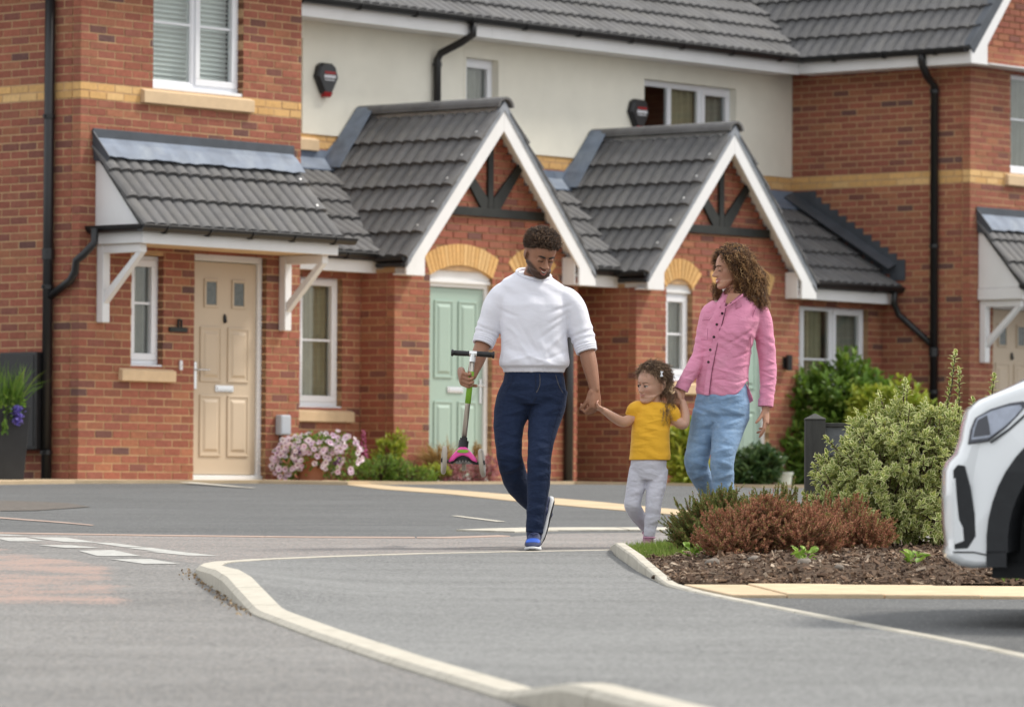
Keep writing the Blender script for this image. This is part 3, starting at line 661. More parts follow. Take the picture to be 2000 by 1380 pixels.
    if mirror:
        for r_ in range(8):            # dark caps along the verge
            p = Vector((ee, -.31, 4.93))+sl_*(r_*GA-.03); s = MB(); nz_ = Vector((-sl_.z, 0, sl_.x))
            s.prism([p-nz_*.06, p+nz_*.075, p+sl_*.35+nz_*.055, p+sl_*.35-nz_*.06], (0, .10, 0)); H.part('verge_cap', s, M['leadd'], bevel=.008)
        gutter_clips(H, (ee-.002, -.2, 4.935), (ee-.002, 1.9, 4.935), (-1, 0, 0), 3)
A_ = House('terraced_house', 0, 'brick end house at the near left with a beige door under a tiled lean-to canopy', 'house')
end_house(A_, 0, 2.97, False, True)
# downpipe at the side of the left house, canopy outlet joins it
pipe(A_, [(-.06, .34, 5.2), (-.06, .34, -.1)], .047, clips=[(-.06, .34, 3.3), (-.06, .34, 1.75), (-.06, .34, .25)], socket=[(-.06, .34, 2.05)])
pipe(A_, [(.03, -.16, 2.27), (.03, -.16, 2.14), (-.05, -.10, 2.03), (-.06, -.02, 1.98), (-.055, .0, 1.88), (-.055, .06, 1.80), (-.06, .32, 1.66)], .036)

# =============================================================== end house at the right (mirror image)
D_ = House('terraced_house', 14.2, 'brick end house at the far right, partly behind the white car', 'house')
end_house(D_, 14.2, 17.17, True, False)
pipe(D_, [(13.76, .36, 4.93), (13.76, .36, 4.80), (13.95, .42, 4.66), (14.14, .45, 4.56), (14.14, .45, -.1)], .047, clips=[(14.14, .45, 4.5), (14.14, .45, 2.75), (14.14, .45, 1.1)], socket=[(14.14, .45, 1.55)])

# =============================================================== the two cottages between
PM = R(33.8); TM = math.tan(PM); TG = 1.095; AG = math.atan(TG)
YC, YB, YP = 2.49, 1.20, .75
def cottage(H, ua, ub, p0, p1, door_first, gap, up_windows, bwin, left_end, right_end):
    uc = (p0+p1)/2; ZR = 3.80
    # upper wall: cream render above a band of yellow brick
    ops = [(w_[0], w_[1], w_[2], w_[3]) for w_ in up_windows]
    slab(H, 'rendered_wall', 'f', YC, ua, ub, 3.60, 5.0, ops, M['render'], .16, 0)
    wall_bricks(H, (ua, YC+.012), 'f', ub-ua, 3.0, 3.60, [], None, BANDS, startcut=False, want=False)
    slab(H, 'wall', 'f', YC+.012, ua, ub, -.2, 3.60, [], M['mortar'])
    b = MB(); b.box(ua+.01, ub-.01, 7, 7.16, -.2, 5); H.part('wall', b, M['mortar'])
    for w_ in up_windows: window(H, YC, *w_[:4], w_[4], bar=w_[5], curtain=w_[6], stone=w_[7], sill=True, rec=.09)
    roombox(H, ua+.25, ub-.25, YC+.2, YC+2.2, 2.9, 4.9)
    # ground floor projection
    bops = [(bwin[0], bwin[1], bwin[2]-.035, bwin[3])] if bwin else []
    if bwin[4] == 'L': b0, b1 = ua, p0
    else: b0, b1 = p1, ub
    wall_bricks(H, (b0, YB), 'f', b1-b0, -.15, 2.12, [(o[0]-b0, o[1]-b0, o[2], o[3]) for o in bops], None, startcut=False)
    slab(H, 'wall', 'f', YB, b0, b1, -.2, 2.14, bops, M['mortar'])
    window(H, YB, *bwin[:4], bwin[5], bar=bwin[6], curtain=bwin[7], stone=(bwin[0]-.1, bwin[1]+.14, .125))
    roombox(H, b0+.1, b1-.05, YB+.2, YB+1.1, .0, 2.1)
    # porch
    dr = (p0+.54, p0+1.52) if door_first else (p1-1.52, p1-.54)
    wn = (p1-.975, p1-.515) if door_first else (p0+.515, p0+.975)
    ZS = 2.10
    a1 = arch_fn((dr[0]+dr[1])/2, .49, ZS, .115, .215); a2 = arch_fn((wn[0]+wn[1])/2, .235, ZS+.02, .10, .215)
    zap = ZR-.05
    clipg = lambda z: (0, p1-p0) if z < 2.1 else (max(0, uc-p0-(zap-z)/TG), min(p1-p0, uc-p0+(zap-z)/TG))
    op2 = [(dr[0]-p0, dr[1]-p0, 0, ZS), (wn[0]-p0, wn[1]-p0, 1.12, ZS+.02), (lambda z: (lambda q: q and (q[0]-p0, q[1]-p0))(a1[4](z)), 0, 0, 0), (lambda z: (lambda q: q and (q[0]-p0, q[1]-p0))(a2[4](z)), 0, 0, 0)]
    wall_bricks(H, (p0, YP), 'f', p1-p0, -.15, 3.7, op2, clipg, want=lambda u, y, z: not (dr[0] < u < dr[1] and z < 2.3))
    depth = YB-YP if not gap else YC-YP
    wall_bricks(H, (p0, YP), 's', depth, -.15, 2.15, want=True)
    wall_bricks(H, (p1-BD, YP), 's', BD+.02, -.15, -.1)
    finish_bricks(H)
    so_ = [(dr[0], dr[1], 0, ZS+.06), (wn[0], wn[1], 1.12, ZS+.07)]
    slab(H, 'wall', 'f', YP, p0+.009, p1-.009, -.2, 2.16, so_, M['mortar'], .16, .004, poly=[(p0+.03, YP+.012, 2.16), (p1-.03, YP+.012, 2.16), (uc, YP+.012, zap-.05)])
    slab(H, 'wall', 's', p0, YP+.16, YP+depth, -.2, 2.14, [], M['mortar'])
    b = MB(); b.box(p1-.16, p1-.009, YP+.16, YC, -.2, 2.14); H.part('wall', b, M['mortar'])
    door(H, YP, *dr, .03, 2.065, M['doorgreen'], False, not door_first, knocker=False)
    arch(H, YP, (dr[0]+dr[1])/2, .49, ZS, .115, .215, 19, 2.066); arch(H, YP, (wn[0]+wn[1])/2, .235, ZS+.02, .10, .215, 11, 2.10)
    window(H, YP, *wn, 1.155, 2.07, [(0, 1, True)], bar=1.63, curtain=[(-.2, 1.7, 'greycurtain')], stone=(wn[0]-.12, wn[1]+.12, .13))
    roombox(H, p0+.2, p1-.2, YP+.2, YP+1.6, .0, 2.3)
    # half timbering on the gable
    s = MB(); zt = 2.72; hw = (3.72-zt)/TG-.05; s.box(uc-hw, uc+hw, YP-.035, YP-.004, zt, zt+.09)
    H.part('collar_beam', s, M['timber'], bevel=.004)
    s = MB(); s.box(uc-.04, uc+.04, YP-.034, YP-.003, zt+.09, 3.62); H.part('king_post', s, M['timber'], bevel=.004)
    for sg in (-1, 1):
        s = MB(); s.prism([(uc+sg*.045, YP-.033, zt+.09), (uc+sg*.155, YP-.033, zt+.09), (uc+sg*.50, YP-.033, zt+.50), (uc+sg*.44, YP-.033, zt+.56), (uc+sg*.045, YP-.033, zt+.19)], (0, .029, 0)); H.part('gable_strut', s, M['timber'], bevel=.004)
    # porch roof
    yv = .55; ca, sa = math.cos(AG), math.sin(AG); half = 1.46; LSg = half/ca
    ZQ = ZR+.055; e0 = Vector((uc-half, 0, ZQ-TG*half))
    deck(H, (e0.x, YC+.0, e0.z), (0, -1, 0), (ca, 0, sa), YC-yv, LSg, 'upvcw', .05); deck(H, (uc+half, yv, e0.z), (0, 1, 0), (-ca, 0, sa), YC-yv, LSg, 'upvcw', .05)
    nc = 7; lz = lambda y: 3.27-TM*(YC-.03-y)          # lean-to surface height
    tiles(H, (e0.x, yv-.02+nc*.3, e0.z), (0, -1, 0), (ca, 0, sa), nc, 7, lambda p, c, r: p.z > lz(p.y)-.28 and p.z < ZR-.0)
    tiles(H, (uc+half, yv-.02, e0.z), (0, 1, 0), (-ca, 0, sa), nc, 7, lambda p, c, r: p.z < ZR-.10, single=False)
    for i in range(5):                # ridge
        y0 = yv-.03+i*.40; s = MB(); pl = []
        for k in range(9):
            a = math.pi*(k/8); pl.append((uc+.125*math.cos(a), y0, ZR+.035+.105*math.sin(a)))
        for k in range(9):
            a = math.pi*(1-k/8); pl.append((uc+.10*math.cos(a), y0, ZR+.03+.085*math.sin(a)))
        s.prism(pl, (0, .395+.01, 0)); H.part('ridge_tile', s, M['tile'])
    for sg in (-1, 1):
        s = MB(); s.prism([(uc, yv, ZR-.02), (uc+sg*1.5, yv, ZR-.02-TG*1.5), (uc+sg*1.5, yv, 2.07), (uc+sg*1.23, yv, 2.07), (uc+sg*1.23, yv, 2.25), (uc, yv, ZR-.21)], (0, .028, 0)); H.part('bargeboard', s, M['upvcw'], bevel=.005)
        s = MB(); s.prism([(uc, yv-.008, ZR+.095), (uc+sg*1.47, yv-.008, ZR+.095-TG*1.47), (uc+sg*1.5, yv-.008, ZR-.0-TG*1.5), (uc, yv-.008, ZR-.0)], (0, .05, 0)); H.part('verge_mortar', s, M['verge'])
        s = MB(); s.box(min(uc+sg*1.23, uc+sg*1.48), max(uc+sg*1.23, uc+sg*1.48), yv+.03, YP-.004, 2.075, 2.09); H.part('soffit', s, M['upvcw'])
        s = MB(); s.prism([(uc+sg*1.20, yv+.03, 2.075), (uc+sg*1.20, YP-.004, 2.075), (uc+sg*1.20, YP-.004, 2.36), (uc+sg*1.20, yv+.03, 2.36)], (sg*-.012, 0, 0)); H.part('soffit', s, M['upvcw'])
    for r_ in range(1, 6):
        p = e0+Vector((ca, 0, sa))*(r_*GA+.02); s = MB(); s.sphere((p.x-.03, yv+.07, p.z+.045), (.02, .024, .024), 10, 6); H.part('verge_clip', s, M['bolt'], smooth=True)
    # eaves of the porch at its left: gutter runs forward from the lean-to
    ze = 2.31
    s = MB(); s.box(e0.x+.02, e0.x+.045, yv+.03, YB-.2, 2.09, 2.15); H.part('porch_fascia', s, M['upvcw'])
    gutter(H, (e0.x+.02, yv+.02, e0.z+.0), (e0.x+.02, YB-.25, e0.z+.0), (-1, 0, 0))
    s = MB(); s.box(e0.x-.08, e0.x+.02, yv+.025, YB-.27, e0.z-.10, e0.z-.065); H.part('gutter', s, M['black'])
    # lean-to on both sides of the porch
    for (s0, s1) in ((ua, uc-.3), (uc+.3, ub)):
        P0 = Vector((s0, YB-.22, lz(YB-.22))); ey = Vector((0, math.cos(PM), math.sin(PM)))
        deck(H, P0, (1, 0, 0), ey, s1-s0, (YC-(YB-.22))/math.cos(PM)-.01)
        n = int(math.ceil((s1-s0)/.3)); st = s0 if s0 == ua else s1-n*.3
        tiles(H, (st, P0.y, P0.z), (1, 0, 0), ey, n, 5, lambda p, c, r: p.z > (ZR-TG*abs(p.x-uc))-.12 and p.y < YC-.05 and ua-.05 < p.x < ub+.25)
        g0, g1 = (s0, e0.x+.03) if s0 == ua else (uc+half-.02, s1)
        if g1-g0 > .2:
            s = MB(); s.box(g0, g1, YB-.20, YB-.178, 2.10, 2.22); s.box(g0, g1, YB-.178, YB-.004, 2.125, 2.14); H.part('eaves_fascia', s, M['upvcw'])
            gutter(H, (g0, YB-.202, 2.285), (g1, YB-.202, 2.285), (0, -1, 0)); gutter_clips(H, (g0, YB-.202, 2.285), (g1, YB-.202, 2.285), (0, -1, 0), 2)
            s = MB(); s.box(g0, g1, YB-.198, YB-.17, 2.22, 2.30); H.part('fascia_back', s, M['black'])
    # lead at the wall: along the lean-to and up the porch slope
    s = MB()
    for (s0, s1) in ((ua, uc-.45), (uc+.45, ub)):
        s.box(s0, s1, YC-.016, YC+.010, 3.25, 3.44)
        s.prism([(s0, YC-.012, 3.36), (s0, YC-.2, lz(YC-.2)+.075), (s0, YC-.2, lz(YC-.2)+.06), (s0, YC-.012, 3.34)], (s1-s0, 0, 0))
    H.part('lead_flashing', s, M['lead'])
    for sg in (-1,):
        s = MB(); q = lambda t: (uc+sg*t, ZR-TG*t)
        s.prism([(q(0)[0], YC-.018, ZR+.10), (q(.0)[0], YC-.018, ZR-.05), (q(.62)[0], YC-.018, q(.62)[1]-.10), (q(.62)[0]-.10, YC-.018, 3.42), (q(.42)[0]-.14, YC-.018, 3.42)], (0, .012, 0))
        n_ = Vector((-sa, 0, ca)); a_ = Vector((uc-.02, YC-.02, ZQ+.0)); b_ = Vector((uc-.60, YC-.02, ZQ-TG*.60)); f_ = Vector((0, -.23, 0))
        s.prism([a_+n_*.085, b_+n_*.085, b_+n_*.075+f_*1.15, a_+n_*.075+f_], n_*.008)
        H.part('lead_flashing', s, M['lead'])
    # main roof
    P0 = Vector((ua, YC-.39, 4.93)); ey = Vector((0, math.cos(PM), math.sin(PM)))
    deck(H, P0, (1, 0, 0), ey, ub-ua, 5.6); deck(H, (ub, 7.6+.9, 4.93), (-1, 0, 0), (0, -math.cos(PM), math.sin(PM)), ub-ua, 4.4)
    n = int(round((ub-ua)/.3)); tiles(H, P0, (1, 0, 0), ey, n, 10 if ua < 5 else 8, lambda p, c, r: p.x < 14.2-.4+(p.y-2.1)*.62+.35)
    s = MB(); e1 = ub-(.40 if right_end else 0)
    s.box(ua, e1, YC-.39, YC-.365, 4.75, 4.92); s.box(ua, e1, YC-.365, YC-.002, 4.76, 4.775); H.part('eaves_fascia', s, M['upvcw'])
    gutter(H, (ua, YC-.392, 4.935), (e1, YC-.392, 4.935), (0, -1, 0)); gutter_clips(H, (ua, YC-.392, 4.935), (e1, YC-.392, 4.935), (0, -1, 0), 6)
PARTY = 8.30
B_ = House('terraced_cottage', 2.97, 'cream and brick cottage with the pale green door and timbered porch behind the man', 'house', .75)
cottage(B_, 2.972, PARTY-.002, 5.20, 8.10, True, False,
        [(4.05, 5.74, 3.60, 4.58, [(0, .33, False), (.33, .67, False), (.67, 1, True)], 3.98, [(0, 1, 'curtain')], (3.9, 5.95, .14))],
        (4.30, 4.93, .77, 2.06, 'L', [(0, 1, True)], 1.42, [(-.1, 1.1, 'curtain')]), True, False)
E_ = House('terraced_cottage', PARTY, 'cream and brick cottage whose timbered gable porch rises behind the woman', 'house', .75)
cottage(E_, PARTY+.002, 14.196, 9.085, 11.98, False, True,
        [(8.34, 8.88, 3.70, 4.575, [(0, 1, True)], None, [(-.1, 1.1, 'greycurtain')], None), (11.42, 13.12, 3.60, 4.56, [(0, .34, False), (.34, .67, False), (.67, 1, True)], 3.985, [(.36, .66, 'curtain'), (.7, 1, 'greycurtain')], None)],
        (12.1, 13.92, 1.0, 2.06, 'R', [(0, .36, False), (.36, .66, False), (.66, 1, True)], 1.45, [(.3, .62, 'curtain'), (.66, 1, 'greycurtain')]), False, True)
# cottage downpipe from the main gutter, porch pipe, recess box
pipe(B_, [(7.93, YC-.44, 4.90), (7.93, YC-.44, 4.76), (7.90, YC-.3, 4.68), (7.82, YC-.08, 4.57), (7.80, YC-.055, 4.50), (7.80, YC-.055, 3.3)], .04, clips=[(7.80, YC-.055, 4.45)])
pipe(B_, [(7.90, YP-.05, 2.05), (7.90, YP-.05, -.1)], .05)
s = MB(); s.box(8.105, 8.20, YP+.35, YP+.50, .55, 1.14); B_.part('meter_box', s, M['black'], bevel=.01)
# lean-to of the third cottage drains along the end house wall
pipe(D_, [(14.02, .90, 2.23), (14.02, .92, 2.12), (14.12, .92, 1.98), (14.14, .86, 1.93), (14.14, .46, 1.62)], .036)
# stepped lead where the lean-to meets the side wall of the right house
s = MB(); yb = YC
for i in range(12):
    zt = 3.36-i*.075; y1 = YC-(i)*.118; s.box(14.182+.001*(i % 2), 14.196+.001*(i % 2), y1-.25-(.06 if i else .1), y1-.1 if i else YC, zt-.16, zt+.075)
D_.part('stepped_flashing', s, M['leadd'])
s = MB(); s.prism([(14.19, YC-.02, 3.42), (14.19, YB-.2, 2.555), (14.02, YB-.2, 2.50), (14.02, YC-.02, 3.36)], (0, 0, .012)); D_.part('lead_flashing', s, M['leadd'])
# ------------------------------------------------------------------ things fixed to or standing by the houses
def alarm(u, z, label):
    r = empty('alarm_box', T2W(u, YC-.004, z), HA); tag(r, label, 'alarm box', 'alarm boxes on the cream wall')
    out = [(-.075, .165), (.075, .165), (.125, .135), (.165, .02), (.06, -.155), (-.06, -.155), (-.165, .02), (-.125, .135)]
    b = MB(); inn = [(x*.86, z_*.88) for x, z_ in out]; n = len(out)
    b.v = [(x, 0, z_) for x, z_ in out]+[(x, -.045, z_) for x, z_ in out]+[(x, -.07, z_) for x, z_ in inn]
    b.f = [tuple(range(2*n, 3*n))]+[(i, (i+1) % n, n+(i+1) % n, n+i) for i in range(n)]+[(n+i, n+(i+1) % n, 2*n+(i+1) % n, 2*n+i) for i in range(n)]; b.m = [0]*len(b.f)
    o = b.build('alarm_case', M['alarm'], r, bevel=.006)
    s = MB(); s.prism([(-.062, -.073, -.135), (.062, -.073, -.135), (.045, -.06, -.185), (-.045, -.06, -.185)], (0, .055, 0)); s.build('strobe', M['red'], r, bevel=.004)
    s = MB(); s.box(-.06, .105, -.0725, -.0705, .052, .078); s.build('red_stripe', M['red'], r)
    s = MB(); x = -.07
    for i in range(8):                      # worn, unreadable white lettering
        s.box(x, x+.018, -.0725, -.0705, .008+.004*(i % 3 == 1), .042); x += .0225
    x = -.06
    for i in range(10): s.box(x, x+.011, -.0725, -.0705, -.016, -.004); x += .0155
    s.build('lettering', M['whiteprint'], r)
alarm(6.06, 4.175, 'black alarm box with a red tip on the cream wall left of the downpipe')
alarm(11.27, 4.15, 'black alarm box with a red tip beside the wide upstairs window')
r = empty('electric_box', T2W(2.70, 0, .54), HA); tag(r, 'small pale grey plastic box on the brick wall right of the near beige door', 'electric box')
b = MB(); b.box(-.07, .07, -.085, -.002, -.095, .095); b.build('cover', M['greybox'], r, bevel=.015); b = MB(); b.tube([(-.03, -.03, -.09), (-.03, -.02, -.2), (-.04, -.015, -.55)], .008, 6); b.build('cable', M['black'], r)
r = empty('house_number_plate', T2W(1.30, 0, 1.42), HA); tag(r, 'dark house number plate on the bricks left of the near beige door', 'number plate')
b = MB(); b.box(-.13, .11, -.02, -.002, -.045, .0); b.build('plate', M['timber'], r, bevel=.004)
b = MB(); b.box(-.02, -.008, -.022, -.006, 0, .075); b.box(.0, .03, -.022, -.006, .065, .077); b.box(.022, .034, -.022, -.006, 0, .065); b.build('figure', M['timber'], r)
r = empty('doorbell', T2W(1.33, 0, 1.07), HA); tag(r, 'small white doorbell push beside the handle of the near beige door', 'doorbell')
b = MB(); b.box(-.018, .018, -.02, -.002, -.045, .045); b.build('cover', M['upvc'], r, bevel=.006); b = MB(); b.sphere((0, -.02, 0), (.01, .006, .01), 8, 6); b.build('button', M['chrome'], r)
r = empty('wall_light', T2W(11.72, YP, 1.37), HA); tag(r, 'small black wall light on the bricks behind the woman', 'wall light')
b = MB(); b.box(-.045, .045, -.02, -.002, -.06, .06); b.build('back_plate', M['black'], r, bevel=.004); b = MB(); b.tube([(0, -.06, -.085), (0, -.06, .085)], .036, 12); b.build('shade', M['black'], r)
r = empty('meter_cabinet', T2W(0, .61, .72), HA); tag(r, 'flat black meter cabinet on the side wall behind the tall planter', 'meter cabinet')
b = MB(); b.box(-.17, -.002, -.24, .24, -.45, .44); b.build('cabinet', M['black'], r, bevel=.012); b = MB(); b.box(-.176, -.17, -.21, .21, -.42, .41); b.build('door', M['black'], r, bevel=.002)
r = empty('meter_cabinet', T2W(0, 1.26, .72), HA); tag(r, 'flat black meter cabinet cut by the left edge of the picture', 'meter cabinet')
b = MB(); b.box(-.17, -.002, -.24, .24, -.45, .44); b.build('cabinet', M['black'], r, bevel=.012); b = MB(); b.box(-.176, -.17, -.21, .21, -.42, .41); b.build('door', M['black'], r, bevel=.002)

# street name sign seen from behind, in the planting bed
M['postgrey'] = mat('dark_stained_post', (.05, .05, .046), .65, .25, 7, .35, 70, .35, stretch=(6, 6, .6))
M['plate'] = mat('painted_plate_back', (.13, .14, .15), .5, .25, 30, .3, 120, .4)
sx, sy = 1.672, 27.1; r = empty('street_sign', (sx, sy, SL*sy)); tag(r, 'dark timber street sign on square posts, half hidden behind the variegated shrub', 'street sign')
for k, dx in enumerate((0, 1.0)):
    b = MB(); h_ = .055; b.box(dx-h_, dx+h_, -h_, h_, -.2, .735)
    b.v += [(dx-h_-.003, -h_-.003, .735), (dx+h_+.003, -h_-.003, .735), (dx+h_+.003, h_+.003, .735), (dx-h_-.003, h_+.003, .735), (dx-h_-.003, -h_-.003, .745), (dx+h_+.003, -h_-.003, .745), (dx+h_+.003, h_+.003, .745), (dx-h_-.003, h_+.003, .745), (dx, 0, .775)]
    q = len(b.v)-9; b.f += [(q, q+3, q+2, q+1)]+[(q+i, q+(i+1) % 4, q+4+(i+1) % 4, q+4+i) for i in range(4)]+[(q+4+i, q+4+(i+1) % 4, q+8) for i in range(4)]; b.m += [0]*9
    b.build('post', M['postgrey'], r, bevel=.003)
b = MB(); b.box(.056, .944, .0, .008, .545, .70); b.build('name_plate', M['plate'], r)
b = MB(); b.box(.056, .944, -.016, .02, .70, .722); b.box(.056, .944, -.016, .02, .523, .545); b.build('plate_rail', M['postgrey'], r, bevel=.003)
# ------------------------------------------------------------------ plants
def leafmat(name, hue, rough=.5, trans=.25, rand=False, spec=.35):
    m = bpy.data.materials.new(name); m.use_nodes = True; t = m.node_tree; N = t.nodes; L = t.links; p = N['Principled BSDF']
    src = N.new('ShaderNodeObjectInfo').outputs['Random'] if rand else N.new('ShaderNodeNewGeometry').outputs['Random Per Island']
    rp = N.new('ShaderNodeValToRGB'); el = rp.color_ramp.elements
    while len(el) < len(hue): el.new(.5)
    for e, (pos, c) in zip(el, hue): e.position = pos; e.color = (*c, 1)
    L.new(src, rp.inputs[0]); L.new(rp.outputs[0], p.inputs['Base Color']); p.inputs['Roughness'].default_value = rough; p.inputs['Specular IOR Level'].default_value = spec
    tr = N.new('ShaderNodeBsdfTranslucent'); L.new(rp.outputs[0], tr.inputs[0]); mx = N.new('ShaderNodeMixShader'); mx.inputs[0].default_value = trans
    o = N['Material Output']; L.new(p.outputs[0], mx.inputs[1]); L.new(tr.outputs[0], mx.inputs[2]); L.new(mx.outputs[0], o.inputs[0]); return m
M['varg'] = leafmat('variegated_leaf_green', [(0, (.14,.21,.035)), (.5, (.22,.30,.06)), (.8, (.31,.38,.09)), (1, (.40,.46,.12))])
M['varc'] = leafmat('variegated_leaf_cream', [(0, (.70,.70,.33)), (.6, (.76,.76,.42)), (1, (.64,.62,.22))])
M['lime'] = leafmat('lime_leaf', [(0, (.24,.33,.035)), (.5, (.36,.44,.05)), (.85, (.48,.50,.08)), (1, (.30,.36,.05))])
M['green'] = leafmat('green_leaf', [(0, (.07,.14,.022)), (.5, (.13,.24,.03)), (.85, (.21,.34,.05)), (1, (.26,.33,.07))])
M['laurel'] = leafmat('dark_laurel_leaf', [(0, (.03,.07,.025)), (.6, (.055,.11,.035)), (1, (.11,.18,.06))], .35)
M['hgreen'] = leafmat('heather_green', [(0, (.10,.16,.03)), (.5, (.18,.22,.05)), (.75, (.27,.27,.07)), (.85, (.34,.16,.08)), (1, (.14,.20,.05))], .7)
M['hbrown'] = leafmat('heather_brown', [(0, (.14,.055,.035)), (.2, (.32,.125,.07)), (.5, (.47,.205,.12)), (.78, (.60,.31,.20)), (.85, (.27,.25,.07)), (1, (.17,.20,.05))], .8)
M['hstem'] = mat('heather_stem', (.22,.13,.07), .9, .3, 20)
M['twig'] = mat('twig', (.10,.07,.045), .9, .3, 20)
M['petal'] = leafmat('pale_pink_petal', [(0, (.72,.54,.70)), (.5, (.80,.66,.76)), (1, (.86,.78,.82))], .6, .3, rand=True)
M['petalc'] = mat('petunia_throat', (.30,.08,.22), .6)
M['purple'] = leafmat('purple_petal', [(0, (.10,.02,.14)), (1, (.20,.05,.28))], .6, .25)
M['violet'] = leafmat('violet_petal', [(0, (.16,.13,.50)), (1, (.28,.22,.62))], .6, .25)
M['pinkh'] = leafmat('pink_heath', [(0, (.34,.10,.13)), (.5, (.46,.20,.22)), (.8, (.55,.30,.32)), (1, (.14,.18,.05))], .7)
M['dry'] = leafmat('dry_straw', [(0, (.26,.16,.06)), (.5, (.42,.28,.11)), (1, (.56,.41,.18))], .8)
M['foxglove'] = leafmat('foxglove_pink', [(0, (.45,.08,.22)), (1, (.62,.18,.36))], .6)
M['terracotta'] = mat('terracotta', (.33,.125,.065), .85, .12, 8, .2, 60, .2, dark=(.42,.25,.17), dscale=5, dfac=.3)
M['planter'] = mat('dark_planter', (.028,.029,.031), .6, .2, 5, .15, 60, .35)
M['palepot'] = mat('pale_glazed_pot', (.46,.52,.50), .4, .08, 6)
M['grass'] = leafmat('grass_blade', [(0, (.13,.22,.03)), (.6, (.22,.33,.055)), (1, (.36,.42,.11))], .6)
M['bark'] = leafmat('bark_chip', [(0, (.05,.034,.025)), (.45, (.12,.075,.05)), (.8, (.26,.17,.11)), (1, (.42,.34,.26))], .95, .0)
M['bedstone'] = mat('bed_stone', (.22,.19,.16), .9, .25, 20, .4, 60)
M['litter'] = leafmat('dry_leaf', [(0, (.14,.09,.05)), (.6, (.28,.19,.10)), (1, (.45,.36,.24))], .9, .1)
M['weed'] = leafmat('weed_leaf', [(0, (.16,.30,.035)), (1, (.34,.48,.09))], .5)
rnd = random.Random(11)
def basis(d):
    d = Vector(d).normalized(); a = d.orthogonal().normalized(); return d, a, d.cross(a)
def rdir(d, spread):
    d, a, b = basis(d); th = rnd.uniform(0, 2*math.pi); q = spread*math.sqrt(rnd.random())
    return (d+(a*math.cos(th)+b*math.sin(th))*q).normalized()
def leaf(b, p, d, L, W_, nrm=None, fold=.25, droop=.15, mi=0, rim=None):
    """one folded leaf: 6 outline points and a midrib"""
    d = Vector(d).normalized(); p = Vector(p)
    n = Vector(nrm) if nrm is not None else Vector((rnd.gauss(0, .4), rnd.gauss(0, .4), 1))
    s = d.cross(n); s = s.normalized() if s.length > 1e-4 else d.orthogonal().normalized(); n = s.cross(d)
    m1, m2 = p+d*L*.38-n*L*.02, p+d*L*.75-n*L*droop*.4; tip = p+d*L-n*L*droop
    def ring(k): return [m1+s*W_*.5*k+n*W_*fold*k, m2+s*W_*.40*k+n*W_*fold*.8*k, m2-s*W_*.40*k+n*W_*fold*.8*k, m1-s*W_*.5*k+n*W_*fold*k]
    o = ring(1)
    if rim is None:
        b.add([p, o[0], o[1], tip, o[2], o[3], m1, m2], [(0, 1, 6), (0, 6, 5), (1, 2, 7, 6), (6, 7, 4, 5), (2, 3, 7), (7, 3, 4)], mi)
    else:
        i_ = ring(.60); ti = p+d*L*.86-n*L*droop*.8
        b.add([p, o[0], o[1], tip, o[2], o[3], i_[0], i_[1], ti, i_[2], i_[3], m1, m2],
              [(0,6,11), (0,11,10), (6,7,12,11), (11,12,9,10), (7,8,12), (12,8,9)], mi)
        k = len(b.f); b.f += [tuple(q+len(b.v)-13 for q in f) for f in [(0,1,6), (1,2,7,6), (2,3,8,7), (3,4,9,8), (4,5,10,9), (5,0,10)]]; b.m += [rim]*6
def on_blob(c, r, lump=.18):
    d = Vector((rnd.gauss(0, 1), rnd.gauss(0, 1), rnd.gauss(0, 1))).normalized()
    k = 1+lump*math.sin(d.x*5+d.z*4+c[0]*3)*math.cos(d.y*4-d.z*3)+rnd.uniform(-lump, lump)*.5
    return Vector((c[0]+d.x*r[0]*k, c[1]+d.y*r[1]*k, c[2]+d.z*r[2]*k)), d
def shrub(name, label, cat, loc, blobs, nshoot, leaves, L, W_, m, group=None, upb=.5, depth=.35, stem=True, spread=1.1, fold=.25):
    r = empty(name, loc); tag(r, label, cat, group); b = MB(); st = MB()
    tot = sum(q[1][0]*q[1][2] for q in blobs)
    for c, rr in blobs:
        for k in range(int(nshoot*rr[0]*rr[2]/tot)):
            p, d = on_blob(c, rr); q = 1-depth*rnd.random()**2; p = Vector(c)+(p-Vector(c))*q
            if p.z < .02: continue
            ax = (d+Vector((0, 0, upb))).normalized()
            for j in range(leaves):
                dd = rdir(ax, spread); leaf(b, p-ax*rnd.uniform(0, L*1.3), dd, L*rnd.uniform(.7, 1.15), W_*rnd.uniform(.8, 1.15), fold=fold, nrm=(ax+Vector((0, 0, .6))))
            if k % 6 == 0 and stem:
                base = Vector((c[0]*.6+rnd.uniform(-.05, .05), c[1]*.6, 0)); mid = base.lerp(p, .55)+Vector((0, 0, .05)); st.tube([base, mid, p], [.008, .006, .003], 5, caps=False)
    b.build('foliage', m, r)
    if st.v: st.build('stem', M['twig'], r)
    return r
def gp(px, Z): return (px-1000)/9600*Z
